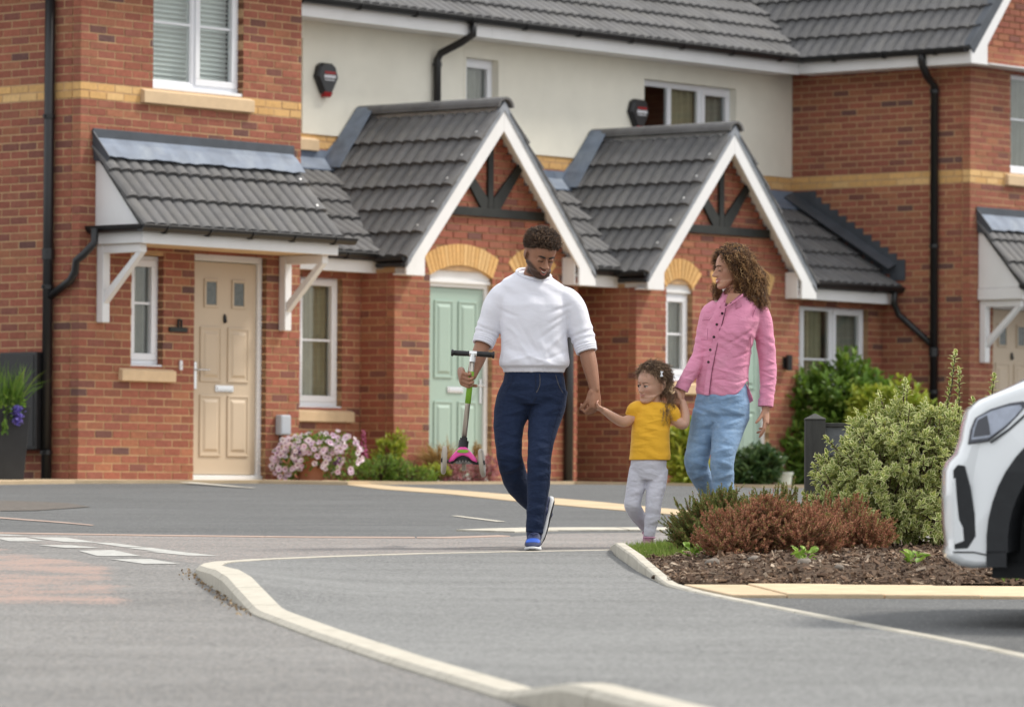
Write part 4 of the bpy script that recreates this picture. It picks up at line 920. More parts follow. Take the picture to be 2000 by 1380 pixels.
# --- bright shrubs in front of the right cottage window
Z1 = 54.2; x1 = gp(1660, Z1)
shrub('rhododendron', 'big mid green shrub under the right cottage window behind the sign', 'shrub', (gp(1635, Z1), Z1, 1.15), [((0, 0, .80), (.62, .5, .66)), ((-.1, -.1, .40), (.62, .5, .45)), ((.28, .0, 1.05), (.36, .35, .36)), ((-.3, 0, .9), (.34, .3, .42))], 1150, 8, .12, .042, M['green'], 'shrubs along the house fronts')
Z2 = 53.6
shrub('lime_shrub', 'lime green shrub right of the big green one, in front of the black downpipe', 'shrub', (gp(1745, Z2), Z2, 1.15), [((0, 0, .66), (.52, .45, .50)), ((.26, 0, .48), (.36, .4, .45)), ((-.25, 0, .86), (.28, .25, .3))], 850, 8, .10, .034, M['lime'], 'shrubs along the house fronts')
Z3 = 51.6
shrub('lime_shrub', 'small lime green shrub by the wall between the child and the woman', 'shrub', (gp(1342, Z3), Z3, 1.14), [((0, 0, .38), (.22, .22, .34)), ((.06, 0, .18), (.24, .22, .2)), ((-.05, 0, .5), (.14, .14, .2))], 260, 7, .11, .035, M['lime'], 'shrubs along the house fronts')
shrub('laurel', 'low dark green laurel in front of the green door behind the woman', 'shrub', (gp(1474, 52.2), 52.2, 1.15), [((0, 0, .22), (.30, .28, .24)), ((.05, 0, .32), (.2, .2, .16))], 330, 7, .10, .032, M['laurel'], 'shrubs along the house fronts')
def pot(name, label, loc, r0, r1, h_, m, cat='plant pot', rim=.02, group=None):
    r = empty(name, loc); tag(r, label, cat, group); b = MB(); n = 24; prof = [(r0*.2, .004), (r0, .0), (r1*.97, h_*.86), (r1*1.06, h_*.86), (r1*1.08, h_), (r1*.96, h_), (r1*.93, h_*.8), (.001, h_*.8)]
    for q, z in prof:
        for i in range(n): b.v.append((q*math.cos(2*math.pi*i/n), q*math.sin(2*math.pi*i/n), z))
    b.f = [(j*n+i, j*n+(i+1) % n, (j+1)*n+(i+1) % n, (j+1)*n+i) for j in range(len(prof)-1) for i in range(n)]; b.m = [0]*len(b.f)
    b.build('pot', m, r, smooth=False); return r
pot('plant_pot', 'pale grey green pot at the right of the laurel by the green door', (gp(1530, 52.6), 52.6, 1.15), .08, .105, .2, M['palepot'])
# --- petunias in a terracotta pot
pl = T2W(2.74, -.36, 0); pl.z = gz(pl.x, pl.y)
pr_ = pot('flower_pot', 'round terracotta pot under the pale pink petunias by the near beige door', pl, .115, .15, .30, M['terracotta'])
pr = empty('petunia_plant', pl+Vector((0, 0, .24))); tag(pr, 'pale pink petunias spilling over the terracotta pot by the near beige door', 'flowers')
b = MB(); fl = MB(); n_ = 9
fl.v = [(0, 0, 0)]+[((.016 if i % 2 else .024)*math.cos(2*math.pi*i/20)*(1.0), (.016 if i % 2 else .024)*math.sin(2*math.pi*i/20), .010+(.004 if i % 4 < 2 else 0)) for i in range(20)]
fl.v = [(0, 0, -.006)]+[(.008*math.cos(2*math.pi*i/10), .008*math.sin(2*math.pi*i/10), .004) for i in range(10)]+[((.026 if i % 2 else .022)*math.cos(2*math.pi*i/10), (.026 if i % 2 else .022)*math.sin(2*math.pi*i/10), .010+.003*(i % 2)) for i in range(10)]
fl.f = [(0, 1+i, 1+(i+1) % 10) for i in range(10)]+[(1+i, 11+i, 11+(i+1) % 10, 1+(i+1) % 10) for i in range(10)]; fl.m = [1]*10+[0]*10
flm = fl.mesh('flower', [M['petal'], M['petalc']], True)
cen = [((0, 0, .02), (.30, .26, .19)), ((.27, -.02, .0), (.20, .2, .22)), ((-.2, 0, -.06), (.16, .18, .16)), ((.05, -.1, .12), (.25, .2, .10))]
for c, rr in cen:
    for k in range(420):
        p, d = on_blob(c, rr); q = rnd.uniform(.55, 1.0); p = Vector(c)+(p-Vector(c))*q
        if p.z < -.25: continue
        leaf(b, p, rdir(d+Vector((0, 0, .3)), 1.2), rnd.uniform(.03, .05), .022)
b.build('foliage', M['green'], pr)
nf = 0; tries = 0
while nf < 190 and tries < 3000:
    tries += 1; c, rr = rnd.choice(cen); p, d = on_blob(c, rr, .1)
    if d.y > .35 or d.z < -.75 or p.z < -.26: continue
    dd = (d*.7+Vector((.05, -.75, .25))).normalized(); p = Vector(c)+(p-Vector(c))*rnd.uniform(.97, 1.08)
    o = link('flower', flm, pr); o.rotation_mode = 'QUATERNION'; o.rotation_quaternion = rdir(dd, .5).to_track_quat('Z', 'Y'); o.location = p; k = rnd.uniform(1.0, 1.35); o.scale = (k, k, k); nf += 1
for (x, y, z) in [(-.12, -.25, .06), (-.10, -.25, .035), (-.135, -.25, .03), (.26, -.22, -.04), (.28, -.22, -.02), (.24, -.22, -.06)]:
    b = MB()
    for k in range(6): leaf(b, (x, y, z), rdir((0, -1, .2), .9), .035, .025)
    b.build('purple_flower', M['purple'], pr)
# --- the little garden between the pot and the green door
def pt(u, n, z=0): p = T2W(u, -n, 0); p.z = gz(p.x, p.y)+z; return p
shrub('garden_plant', 'low soft green mound right of the petunias', 'plant', pt(4.62, -.4, -.02), [((0, 0, .15), (.30, .25, .14)), ((.3, -.1, .1), (.25, .2, .11))], 420, 6, .05, .012, M['green'], spread=1.3)
shrub('garden_plant', 'yellow green bushy plant in the corner left of the porch', 'plant', pt(4.98, -.62), [((0, 0, .30), (.13, .13, .18)), ((.1, .02, .40), (.09, .09, .14)), ((-.05, 0, .16), (.16, .14, .14))], 210, 6, .06, .02, M['lime'])
shrub('moss_plant', 'small bright yellow green cushion plant before the dry grasses', 'plant', pt(5.30, -.34), [((0, 0, .13), (.20, .14, .07))], 160, 7, .035, .012, M['lime'])
r = empty('foxglove', pt(4.86, -.85)); tag(r, 'tall deep pink foxglove spike against the dark porch wall', 'flower'); b = MB(); s = MB(); s.tube([(0, 0, 0), (.01, 0, .3), (.0, 0, .50)], .006, 6)
for k in range(70):
    z = .26+.28*rnd.random(); q = .035*(1-(z-.26)/.33)+.006; a = rnd.uniform(0, 6.3); leaf(b, (q*.3*math.cos(a), q*.3*math.sin(a), z), (math.cos(a), math.sin(a), -.6), .045*(1.1-(z-.26)/.33), .028)
b.build('flower_spike', M['foxglove'], r); s.build('stem', M['green'], r)
r = empty('ornamental_grass', pt(5.62, -.46)); tag(r, 'dry straw coloured ornamental grass beside the pale green door', 'plant'); b = MB()
for k in range(620):
    a = rnd.uniform(0, 6.3); q = rnd.random()**.5*.22; top = Vector((q*1.25*math.cos(a), q*math.sin(a), rnd.uniform(.18, .46))); leaf(b, (q*.5*math.cos(a), q*.5*math.sin(a), rnd.uniform(0, .2)), top-Vector((q*.5*math.cos(a), q*.5*math.sin(a), .1)), rnd.uniform(.12, .3), .012, droop=.4)
b.build('blades', M['dry'], r)
shrub('heath_plant', 'dusty pink heath spreading low in front of the dry grass', 'plant', pt(5.62, -.12), [((0, 0, .10), (.30, .2, .13)), ((.15, 0, .19), (.17, .15, .11)), ((-.2, 0, .06), (.2, .16, .09))], 560, 8, .035, .010, M['pinkh'], stem=False, spread=1.3)
r_ = pot('plant_pot', 'small pot with clipped conical plant at the foot of the pale green door', pt(6.0, -.35), .05, .06, .10, M['planter'])
shrub('conical_plant', 'small tufted conical plant in the pot before the pale green door', 'plant', pt(6.0, -.35, .08), [((0, 0, .12), (.075, .075, .16)), ((0, 0, .26), (.05, .05, .08))], 170, 7, .035, .008, M['dry'], stem=False)
# --- tall dark planter at the left edge
z0 = gz(-4.55, 43.9); r = empty('tall_planter', (-4.545, 43.9, z0), R(20)); tag(r, 'tall square dark planter at the left edge beside the black downpipe', 'planter')
b = MB(); a0, a1, h_ = .155, .205, .68
b.v = [(sx_*a0, sy_*a0, 0) for sx_, sy_ in ((-1,-1),(1,-1),(1,1),(-1,1))]+[(sx_*a1, sy_*a1, h_) for sx_, sy_ in ((-1,-1),(1,-1),(1,1),(-1,1))]+[(sx_*(a1-.02), sy_*(a1-.02), h_) for sx_, sy_ in ((-1,-1),(1,-1),(1,1),(-1,1))]+[(sx_*(a1-.03), sy_*(a1-.03), h_-.07) for sx_, sy_ in ((-1,-1),(1,-1),(1,1),(-1,1))]
b.f = [(3,2,1,0)]+[(j*4+i, j*4+(i+1) % 4, (j+1)*4+(i+1) % 4, (j+1)*4+i) for j in range(3) for i in range(4)]+[(12,13,14,15)]; b.m = [0]*len(b.f)
b.build('planter_box', M['planter'], r, bevel=.006)
r = empty('planter_plant', (-4.545, 43.9, z0+.62)); tag(r, 'spiky grass and trailing green leaves in the tall dark planter', 'plant'); b = MB()
for k in range(110):
    a = rnd.uniform(0, 6.3); q = rnd.random(); d = Vector((.75*math.cos(a)*q+.12, .6*math.sin(a)*q, 1)).normalized(); p = Vector((rnd.uniform(-.05, .15), rnd.uniform(-.08, .08), 0)); Lk_ = rnd.uniform(.3, .5)
    leaf(b, p, d, Lk_, .011, droop=.12+.3*q, fold=.3)
b.build('blades', M['green'], r); b = MB()
for k in range(260):
    p, d = on_blob((-.03, -.05, .05), (.22, .2, .12)); leaf(b, p, rdir(d+Vector((0, -.3, .2)), .9), .05, .03)
for k in range(40): leaf(b, (rnd.uniform(.02, .06), -.24, -.04-.12*rnd.random()), rdir((.1, -.3, -1), .5), .05, .02)
b.build('foliage', M['green'], r); b = MB()
for k in range(150): leaf(b, (.155+rnd.gauss(0, .022), -.20+rnd.gauss(0, .02), .06-.16*rnd.random()), rdir((0, -1, 0), 1.2), .03, .022)
b.build('violet_flower', M['violet'], r)

# ------------------------------------------------------------------ planting bed in front
BED = [(.70,22.75),(.66,24.5),(.61,26.3),(.62,27.35),(.85,28.1),(1.4,28.6),(4.2,29.6),(4.2,22.85),(2.4,22.85)]
from mathutils.geometry import intersect_point_tri_2d
def inpoly(x, y, P):
    c = False; n = len(P); j = n-1
    for i in range(n):
        if ((P[i][1] > y) != (P[j][1] > y)) and (x < (P[j][0]-P[i][0])*(y-P[i][1])/(P[j][1]-P[i][1])+P[i][0]): c = not c
        j = i
    return c
def edgedist(x, y, P):
    m_ = 9
    for (a, b_), (c, d) in zip(P, P[1:]+P[:1]):
        vx, vy = c-a, d-b_; t = max(0, min(1, ((x-a)*vx+(y-b_)*vy)/(vx*vx+vy*vy))); m_ = min(m_, math.hypot(x-a-t*vx, y-b_-t*vy))
    return m_
def bedz(x, y):
    e = edgedist(x, y, BED); k = min(1, e/.5)*max(0, min(1, (27.0-y)/.7)); return SL*y+.015+.07*k+.012*math.sin(x*17+y*9)*math.cos(y*13-x*5)*k
b = MB(); NX, NYb = 90, 80
idx = {}
for j in range(NYb+1):
    for i in range(NX+1):
        x = .55+3.65*i/NX; y = 22.7+7*j/NYb
        idx[i, j] = len(b.v); b.v.append((x, y, bedz(x, y) if inpoly(x, y, BED) else SL*y-.03))
for j in range(NYb):
    for i in range(NX):
        xc, yc = .55+3.65*(i+.5)/NX, 22.7+7*(j+.5)/NYb
        if inpoly(xc, yc, BED): b.f.append((idx[i,j], idx[i+1,j], idx[i+1,j+1], idx[i,j+1])); b.m.append(0)
b.build('soil_bed', M['soil'], kind='structure', smooth=True)
b = MB()
for k in range(6500):                      # bark chips
    x = rnd.uniform(.68, 3.0); y = 22.8+rnd.random()**1.6*3.6
    if not inpoly(x, y, BED): continue
    L_ = rnd.uniform(.004, .010)*(1+2.0*rnd.random()**6); q = Quaternion((rnd.gauss(0, 1), rnd.gauss(0, 1), rnd.gauss(0, 1), rnd.gauss(0, 1))).normalized().to_matrix().to_4x4()
    if rnd.random() < .7: q = (Matrix.Rotation(rnd.uniform(0, 6.3), 4, 'Z') @ Matrix.Rotation(rnd.gauss(0, .35), 4, 'X') @ Matrix.Rotation(rnd.gauss(0, .35), 4, 'Y'))
    b.box(-L_, L_, -L_*.45, L_*.45, -L_*.16, L_*.16, M=Matrix.Translation((x, y, bedz(x, y)+.008)) @ q)
b.build('bark_mulch', M['bark'], kind='stuff')
STL = ['stone lying just in front of the rusty heather', 'largest grey stone in front of the light green weed', 'small grey stone nearest the pavers', 'stone close to the left end of the rusty heather', 'small stone near the pavers, midway along the bed', 'pale stone below the right end of the rusty heathers', 'small stone beside the straggly weed', 'pale small stone by the path edging at the tip of the bed', 'stone nearest to the white car among the mulch']
for k, (x, y, s_) in enumerate([(1.17, 23.75, .024), (1.40, 23.45, .032), (1.55, 23.2, .022), (.98, 23.9, .03)]):
    b = MB(); b.sphere((0, 0, 0), (s_*1.3, s_, s_*.75), 10, 7); b.v = [tuple(Vector(v)*(1+.18*math.sin(v[0]*90+k)*math.cos(v[1]*110+k*2))) for v in b.v]
    o = b.build('stone', M['bedstone'], smooth=True); o.location = (x, y, bedz(x, y)+s_*.35); o.rotation_euler = (0, 0, k)
    tag(o, STL[k], 'stone', 'stones in the planting bed')
# grass wedge at the tip
b = MB(); GR = [(.60,25.9),(.615,27.3),(.85,28.05),(1.15,28.3),(1.0,26.2),(.80,25.4)]
for k in range(9000):
    x = rnd.uniform(.58, 1.2); y = rnd.uniform(25.3, 28.3)
    if not inpoly(x, y, GR): continue
    h_ = rnd.uniform(.025, .06); a = rnd.uniform(0, 6.3); w_ = .0022; dx, dy = math.cos(a)*h_*.45, math.sin(a)*h_*.45; z = bedz(x, y)-.01
    b.add([(x-w_, y, z), (x+w_, y, z), (x+dx, y+dy, z+h_)], [(0, 1, 2)])
b.build('grass', M['grass'], kind='stuff')
# heathers: upright sprigs clothed in tiny needles
def heather(name, label, loc, blobs, n, m, L=.075, need=22, nl=.011, cat='heather'):
    r = empty(name, loc); tag(r, label, cat, 'heathers in the planting bed'); b = MB(); st = MB(); tot = sum(q[1][0]*q[1][2] for q in blobs)
    for c, rr in blobs:
        for k in range(int(n*rr[0]*rr[2]/tot)):
            p, d = on_blob(c, rr, .34); p = Vector(c)+(p-Vector(c))*(1-.45*rnd.random()**1.5)
            if p.z < .015: continue
            ax = (d*.9+Vector((0, 0, .75))+Vector((rnd.gauss(0, .3), rnd.gauss(0, .3), 0))).normalized(); Ls = L*(rnd.uniform(.6, 1.5) if rnd.random() < .9 else rnd.uniform(1.6, 2.4)); _, a_, b_ = basis(ax)
            for j in range(need):
                t = j/need; th = j*2.4; o_n = (a_*math.cos(th)+b_*math.sin(th)); q = p-ax*Ls*.4+ax*Ls*t; dd = (o_n+ax*.8).normalized(); w_ = ax.cross(o_n)*nl*.30; l_ = nl*(1.15-.5*t)*rnd.uniform(.8, 1.3)
                b.add([q-w_, q+w_, q+dd*l_*1.1+w_*.3], [(0, 1, 2)])
            st.tube([p-ax*Ls*.6, p+ax*Ls*.6], [.0025, .0012], 4, caps=False)
            if k % 9 == 0: st.tube([(c[0]*.7, c[1]*.7, 0), Vector(c).lerp(p, .5), p], [.006, .005, .003], 4, caps=False)
    # every needle is an island of its own; colour varies along the plant
    b.build('foliage', m, r); st.build('stem', M['hstem'], r)
    return r
def bz(x, y): return (x, y, bedz(x, y)-.02)
heather('green_heather', 'green heather at the left end of the bed', bz(1.02, 26.05), [((.03, 0, .13), (.17, .18, .14)), ((.10, .0, .18), (.15, .16, .12)), ((-.04, -.05, .08), (.13, .14, .10))], 1250, M['hgreen'], .058, 26, .015)
heather('brown_heather', 'rusty brown heather in the middle of the bed', bz(1.28, 24.95), [((-.06, 0, .12), (.24, .22, .14)), ((.02, 0, .21), (.13, .13, .09)), ((-.16, -.1, .07), (.17, .16, .09)), ((.2, 0, .11), (.22, .2, .12))], 2300, M['hbrown'], .048, 22, .013)
heather('brown_heather', 'thin rusty heather running up to the variegated shrub', bz(1.72, 25.5), [((0, 0, .12), (.22, .2, .13)), ((-.12, 0, .16), (.14, .16, .11)), ((.12, 0, .08), (.15, .16, .10))], 1000, M['hbrown'], .052, 22, .013)
heather('green_heather', 'green heather tips behind the rusty heather', bz(1.42, 26.3), [((0, 0, .15), (.24, .2, .14)), ((-.12, 0, .14), (.18, .2, .13))], 800, M['hgreen'], .058, 26, .015)
# variegated shrub
r = empty('variegated_shrub', bz(2.02, 26.0)); tag(r, 'tall variegated shrub with cream edged leaves between the sign and the white car', 'shrub')
b = MB(); st = MB(); singles = []
VB = [((-.30, -.02, .30), (.17, .2, .22)), ((-.20, -.08, .14), (.2, .2, .15)), ((-.02, 0, .40), (.30, .30, .33)), ((-.17, -.02, .32), (.22, .25, .26)), ((.20, .02, .40), (.26, .26, .33)), ((.05, 0, .62), (.24, .22, .20)), ((.27, 0, .64), (.18, .18, .17)), ((-.08, -.05, .20), (.30, .28, .2)), ((.22, -.05, .18), (.26, .25, .18)), ((-.14, 0, .60), (.12, .12, .17))]
def shoot(p, ax, nl, L_, W_, bb):
    for j in range(nl):
        th = j*2.4+rnd.random(); _, a_, b_ = basis(ax); t = j/nl
        o_n = a_*math.cos(th)+b_*math.sin(th); dd = (o_n*(1.0-.55*t)+ax*(.35+.8*t)).normalized()
        leaf(bb, p-ax*.055*(1-t), dd, L_*rnd.uniform(.75, 1.15)*(1-.3*t), W_*rnd.uniform(.85, 1.15), nrm=ax, fold=.22, droop=.18, mi=0, rim=1)
def leafobj(p, dd, L_, W_, ax): singles.append((p, dd, L_, W_, ax))
for c, rr in VB:
    for k in range(int(2700*rr[0]*rr[2])):
        p, d = on_blob(c, rr, .2); p = Vector(c)+(p-Vector(c))*(1-.35*rnd.random()**2)
        if p.z < .03: continue
        ax = (d*.9+Vector((0, -.1, .6))).normalized(); shoot(p, ax, 10, .046, .019, b)
        if k % 5 == 0: st.tube([(c[0]*.5, 0, 0), Vector((c[0]*.8, c[1], c[2]*.6)), p], [.008, .006, .003], 5, caps=False)
for (x0, z0_, x1_, z1_) in [(.27, .70, .325, 1.05), (.33, .62, .345, .96), (.02, .66, .06, .90), (-.05, .66, -.075, .83), (.48, .62, .53, .93), (.42, .6, .42, .80), (-.25, .45, -.36, .60), (-.3, .42, -.41, .5)]:
    a_, c_ = Vector((x0, 0, z0_)), Vector((x1_, -.02, z1_)); st.tube([a_, a_.lerp(c_, .5)+Vector((.01, 0, 0)), c_], [.006, .005, .003], 5)
    nn2 = int((c_-a_).length/.045)
    for k in range(1, nn2+1): shoot(a_.lerp(c_, k/nn2), (c_-a_).normalized(), 7 if k < nn2 else 10, .042, .02, b)
# the nearest leaves are pieces of their own, the rest one mass
nlv = len(b.v)//13; order = sorted(range(nlv), key=lambda i: b.v[i*13][1]-.05*b.v[i*13][2]); pick = set(order[:700:3][:230])
rest = MB(); nf_ = 12
for i in range(nlv):
    v = b.v[i*13:(i+1)*13]; f = [tuple(q-i*13 for q in ff) for ff in b.f[i*12:(i+1)*12]]; m_ = b.m[i*12:(i+1)*12]
    if i in pick:
        s = MB(); s.v, s.f, s.m = v, f, m_; s.build('leaf', [M['varg'], M['varc']], r)
    else:
        k = len(rest.v); rest.v += v; rest.f += [tuple(q+k for q in ff) for ff in f]; rest.m += m_
rest.build('foliage', [M['varg'], M['varc']], r, kind='stuff'); st.build('stem', M['twig'], r)
# small weeds
for (x, y, lab) in [(.93, 25.0, 'bright green weed at the left foot of the rusty heather'), (1.43, 23.9, 'light green weed in the mulch before the rusty heather'), (1.93, 23.6, 'straggly weed in the mulch below the variegated shrub'), (2.32, 22.95, 'small weed at the paver edge under the car')]:
    r = empty('weed', bz(x, y)); tag(r, lab, 'weed', 'weeds in the planting bed'); b = MB()
    for k in range(26): a = rnd.uniform(0, 6.3); q = rnd.uniform(.02, .09); leaf(b, (q*.5*math.cos(a), q*.5*math.sin(a), rnd.uniform(.01, .07)), (math.cos(a), math.sin(a), rnd.uniform(.1, 1.2)), rnd.uniform(.03, .055), .026)
    b.build('foliage', M['weed'], r)
# litter of leaves in the gutter
b = MB()
for k in range(120):
    t = rnd.random(); y = 19.6+4.6*t; x0 = lerp_tab([(19.6,-1.02),(20.4,-1.12),(22.84,-1.43),(23.9,-1.55),(24.6,-1.58)], y)-abs(rnd.gauss(0, .03))-.006; leaf(b, (x0, y, SL*y+.012), rdir((0, 0, .15), 1.5), rnd.uniform(.010, .024), .010, droop=.3)
b.build('leaf_litter', M['litter'], kind='stuff')
# ------------------------------------------------------------------ white car, only its nose is in the picture
M['carwhite'] = mat('white_car_paint', (.80,.83,.85), .22, .015, 2, 0, 50, .5, coat=1.0)
M['clad'] = mat('dark_arch_cladding', (.022,.024,.027), .6, .15, 30, .2, 160, .35)
M['lens'] = glassmat('lamp_lens', (.86,.88,.92), 1.0)
M['lampin'] = mat('lamp_reflector', (.80,.81,.83), .3, .3, 16, .4, 25, .6)
M['lampdark'] = mat('lamp_dark_trim', (.06,.06,.07), .3, .1, 8)
M['tyre'] = mat('tyre_rubber', (.028,.028,.03), .85, .2, 20, .3, 90, .25)
M['rim'] = mat('alloy_rim', (.45,.46,.48), .3, .05, 5, metal=.9)
M['carglass'] = mat('tinted_glass', (.02,.023,.025), .05, .05, 4, spec=.8)
CAR = empty('parked_car', (1.715+.293, 19.22+.851, SL*19.6), 0); CAR.rotation_euler = (SL*.9, 0, R(-19)); tag(CAR, 'white car with black wheel arch trim, its nose entering the picture at the right edge', 'car')
def arc(cx, cz, rx, rz, a0, a1, n): return [(cx+rx*math.cos(R(a0+(a1-a0)*i/n)), cz+rz*math.sin(R(a0+(a1-a0)*i/n))) for i in range(n+1)]
WX, WZ, WR = .66, .335, .335; RX = 3.22
low = [(.10,.245)]+[(.225,.25)]+arc(WX, .34, .435, .45, 180, 0, 16)+[(1.12,.22),(2.78,.22)]+arc(RX, .34, .435, .45, 180, 0, 16)+[(3.72,.25),(4.08,.30)]
up_ = [(4.16,.45),(4.18,.70),(4.14,.95),(4.02,1.06),(1.45,1.06),(1.1,1.045),(.7,1.02),(.42,.99),(.30,.965),(.21,.935),(.13,.90),(.085,.86),(.07,.80),(.062,.745),(.045,.69),(.012,.655),(.0,.62),(-.003,.52),(.0,.42),(.008,.335),(.0,.305),(.005,.285),(.05,.255)]
outl = low+up_; cxm, czm = 2.05, .62
ys_ = [-.90,-.893,-.875,-.84,-.78,-.65,-.45,-.2,0,.2,.45,.65,.78,.84,.875,.893,.90]
ins = {.90: .030, .893: .016, .875: .006}
b = MB(); no = len(outl)
for y in ys_:
    k = ins.get(abs(y), 0)
    for i, (x, z) in enumerate(outl):
        a, c = outl[i-1], outl[(i+1) % no]; tx, tz = c[0]-a[0], c[1]-a[1]; l_ = math.hypot(tx, tz) or 1; nx_, nz_ = -tz/l_, tx/l_   # inward for ccw outline
        sh = -.17*(1-(abs(y)/.9)**2.4)*max(0, 1-max(x, 0)/1.2)**1.2*(1 if x < 1.2 else 0); rise = .035*(1-(abs(y)/.9)**2)*(1 if z > .95 else 0)
        tum = .06*max(0, z-.62)/.45*(1 if y < 0 else -1)*(abs(y)/.9)**6 if abs(y) > .6 else 0
        b.v.append((x+nx_*k+sh, y+tum, z+nz_*k+rise))
nb_ = len(ys_)
b.f = [(j*no+i, j*no+(i+1) % no, (j+1)*no+(i+1) % no, (j+1)*no+i) for j in range(nb_-1) for i in range(no)]+[tuple(range(no-1, -1, -1)), tuple((nb_-1)*no+i for i in range(no))]; b.m = [0]*len(b.f)
o = b.build('body', M['carwhite'], CAR, smooth=True); bm = bmesh.new(); bm.from_mesh(o.data); bmesh.ops.recalc_face_normals(bm, faces=bm.faces); bm.to_mesh(o.data); bm.free()
for p in o.data.polygons:
    if len(p.vertices) > 8: p.use_smooth = False
def sidepatch(name, poly, m, y0, y1, par=CAR, bev=.004, far=True):
    o_ = None
    for s_ in ((-1, 1) if far else (-1,)):
        q = MB(); q.prism([(x, s_*y1, z) for x, z in poly], (0, s_*(y0-y1), 0)); o_ = q.build(name, m, par if not isinstance(par, dict) else par[s_], bevel=bev)
    return o_
P2 = lambda pts: [((x-1845)/500, (1222-y)/500) for x, y in pts]
def tumy(z): return .9-.06*max(0, z-.62)/.45
hl = P2([(1880,858),(1884,830),(1893,806),(1925,788),(1962,777),(1990,773),(1996,781),(1978,803),(1958,824),(1921,852)])
for s_ in (-1, 1):
    q = MB(); q.prism([(x, s_*(tumy(z)-.035), z) for x, z in hl], (0, s_*.037, 0)); hd = q.build('headlight', M['lampdark'], CAR, bevel=.004)
    cxh = sum(x for x, _ in hl)/len(hl); czh = sum(z for _, z in hl)/len(hl)
    inn = [(cxh+(x-cxh)*.86, czh+(z-czh)*.80) for x, z in hl]
    q = MB(); q.prism([(x, s_*(tumy(z)-.01), z) for x, z in inn], (0, s_*.015, 0)); q.build('reflector', M['lampin'], hd)
    q = MB(); q.prism([(x, s_*(tumy(z)+.0055), z) for x, z in [(cxh+(x-cxh)*.93, czh+(z-czh)*.91) for x, z in hl]], (0, s_*.003, 0)); q.build('lens', M['lens'], hd)
    q = MB(); q.prism([(x, s_*(tumy(z)+.0055), z) for x, z in [(cxh+(x-cxh)*.86, czh+(z-czh)*.80) for x, z in P2([(1884,852),(1888,830),(1894,810),(1915,798),(1920,820),(1924,846)])]], (0, s_*.002, 0)); q.build('lamp_dark_patch', M['lampdark'], hd)  # flat dark patch over the front third of the reflector
    it = P2([(1853,908),(1862,897),(1876,899),(1886,940),(1895,992),(1898,1036),(1882,1060),(1855,1062)])
    q = MB(); q.prism([(x, s_*.87, z) for x, z in it], (0, s_*.0325, 0)); iq = q.build('air_intake', M['clad'], CAR, bevel=.003)
    bl = P2([(1852,928),(1858,922),(1861,965),(1865,1004),(1873,1020),(1875,1046),(1856,1053)])
    q = MB(); q.prism([(x, s_*.88, z) for x, z in bl], (0, s_*.030, 0)); q.build('blade', M['carwhite'], iq, bevel=.004)
    for c_ in (WX, RX):
        oc = arc(c_, .34, .51, .535, 184, -4, 26); ic = arc(c_, .34, .425, .44, 184, -4, 26)
        q = MB(); n = len(oc)
        for (x, z), (x2, z2) in zip(oc, ic):
            q.v += [(x, s_*(tumy(z)-.02), z), (x, s_*(tumy(z)+.012), z), (x2, s_*.912, z2), (x2, s_*.70, z2)]
        q.f = [(4*i+k, 4*i+k+1, 4*i+k+5, 4*i+k+4) for i in range(n-1) for k in range(3)]; q.m = [0]*len(q.f)
        # short skirts below the arch
        q.box(c_-.51, c_-.43, s_*.90 if s_ > 0 else -.912, s_*.912 if s_ > 0 else -.90, .252, .315); q.box(c_+.43, c_+.51, s_*.90 if s_ > 0 else -.912, s_*.912 if s_ > 0 else -.90, .252, .315)
        q.build('wheel_arch_trim', M['clad'], CAR, smooth=False)
        # wheel
        q = MB(); ns = 40; prof = [(.215, .70), (.325, .70), (WR, .725), (WR, .86), (.325, .885), (.225, .89), (.215, .875)]
        for r_, y in prof:
            for i in range(ns): a = 2*math.pi*i/ns; q.v.append((c_+r_*math.cos(a), s_*y, WZ+r_*math.sin(a)))
        q.f = [(j*ns+i, j*ns+(i+1) % ns, (j+1)*ns+(i+1) % ns, (j+1)*ns+i) for j in range(len(prof)-1) for i in range(ns)]; q.m = [0]*len(q.f)
        wh = q.build('wheel', M['tyre'], CAR, smooth=True)
        q = MB(); q.tube([(c_, s_*.72, WZ), (c_, s_*.865, WZ)], .05, 14)
        for i in range(5):
            a = 2*math.pi*i/5; d_ = Vector((math.cos(a), 0, math.sin(a))); t_ = Vector((-math.sin(a), 0, math.cos(a))); c0_ = Vector((c_, s_*.86, WZ))
            q.prism([c0_+d_*.03-t_*.03, c0_+d_*.03+t_*.03, c0_+d_*.21+t_*.02, c0_+d_*.21-t_*.02], (0, -s_*.03, 0))
        q.tube([(c_, s_*.80, WZ), (c_, s_*.79, WZ)], .215, 30); q.build('rim', M['rim'], wh)
        q = MB(); q.box(c_-.50, c_+.50, s_*.67-.01, s_*.67+.01, .20, .80); q.build('arch_liner', M['clad'], CAR)
    q = MB(); q.prism([(x, s_*(tumy(z)+.001), z) for x, z in P2([(1925,852),(1962,826),(2000,792),(2060,765),(2062,769),(2001,797),(1964,830),(1927,856)])], (0, s_*.002, 0)); q.build('shut_line', M['clad'], CAR)
    q = MB(); q.prism([(x, s_*.9005, z) for x, z in P2([(1852,1066),(1895,1066),(1924,1072),(1924,1075),(1895,1069),(1852,1069)])], (0, s_*.002, 0)); q.build('shut_line', M['clad'], CAR)
q = MB(); q.box(.12, 4.0, -.69, .69, .20, .26); q.build('underbody', M['clad'], CAR)
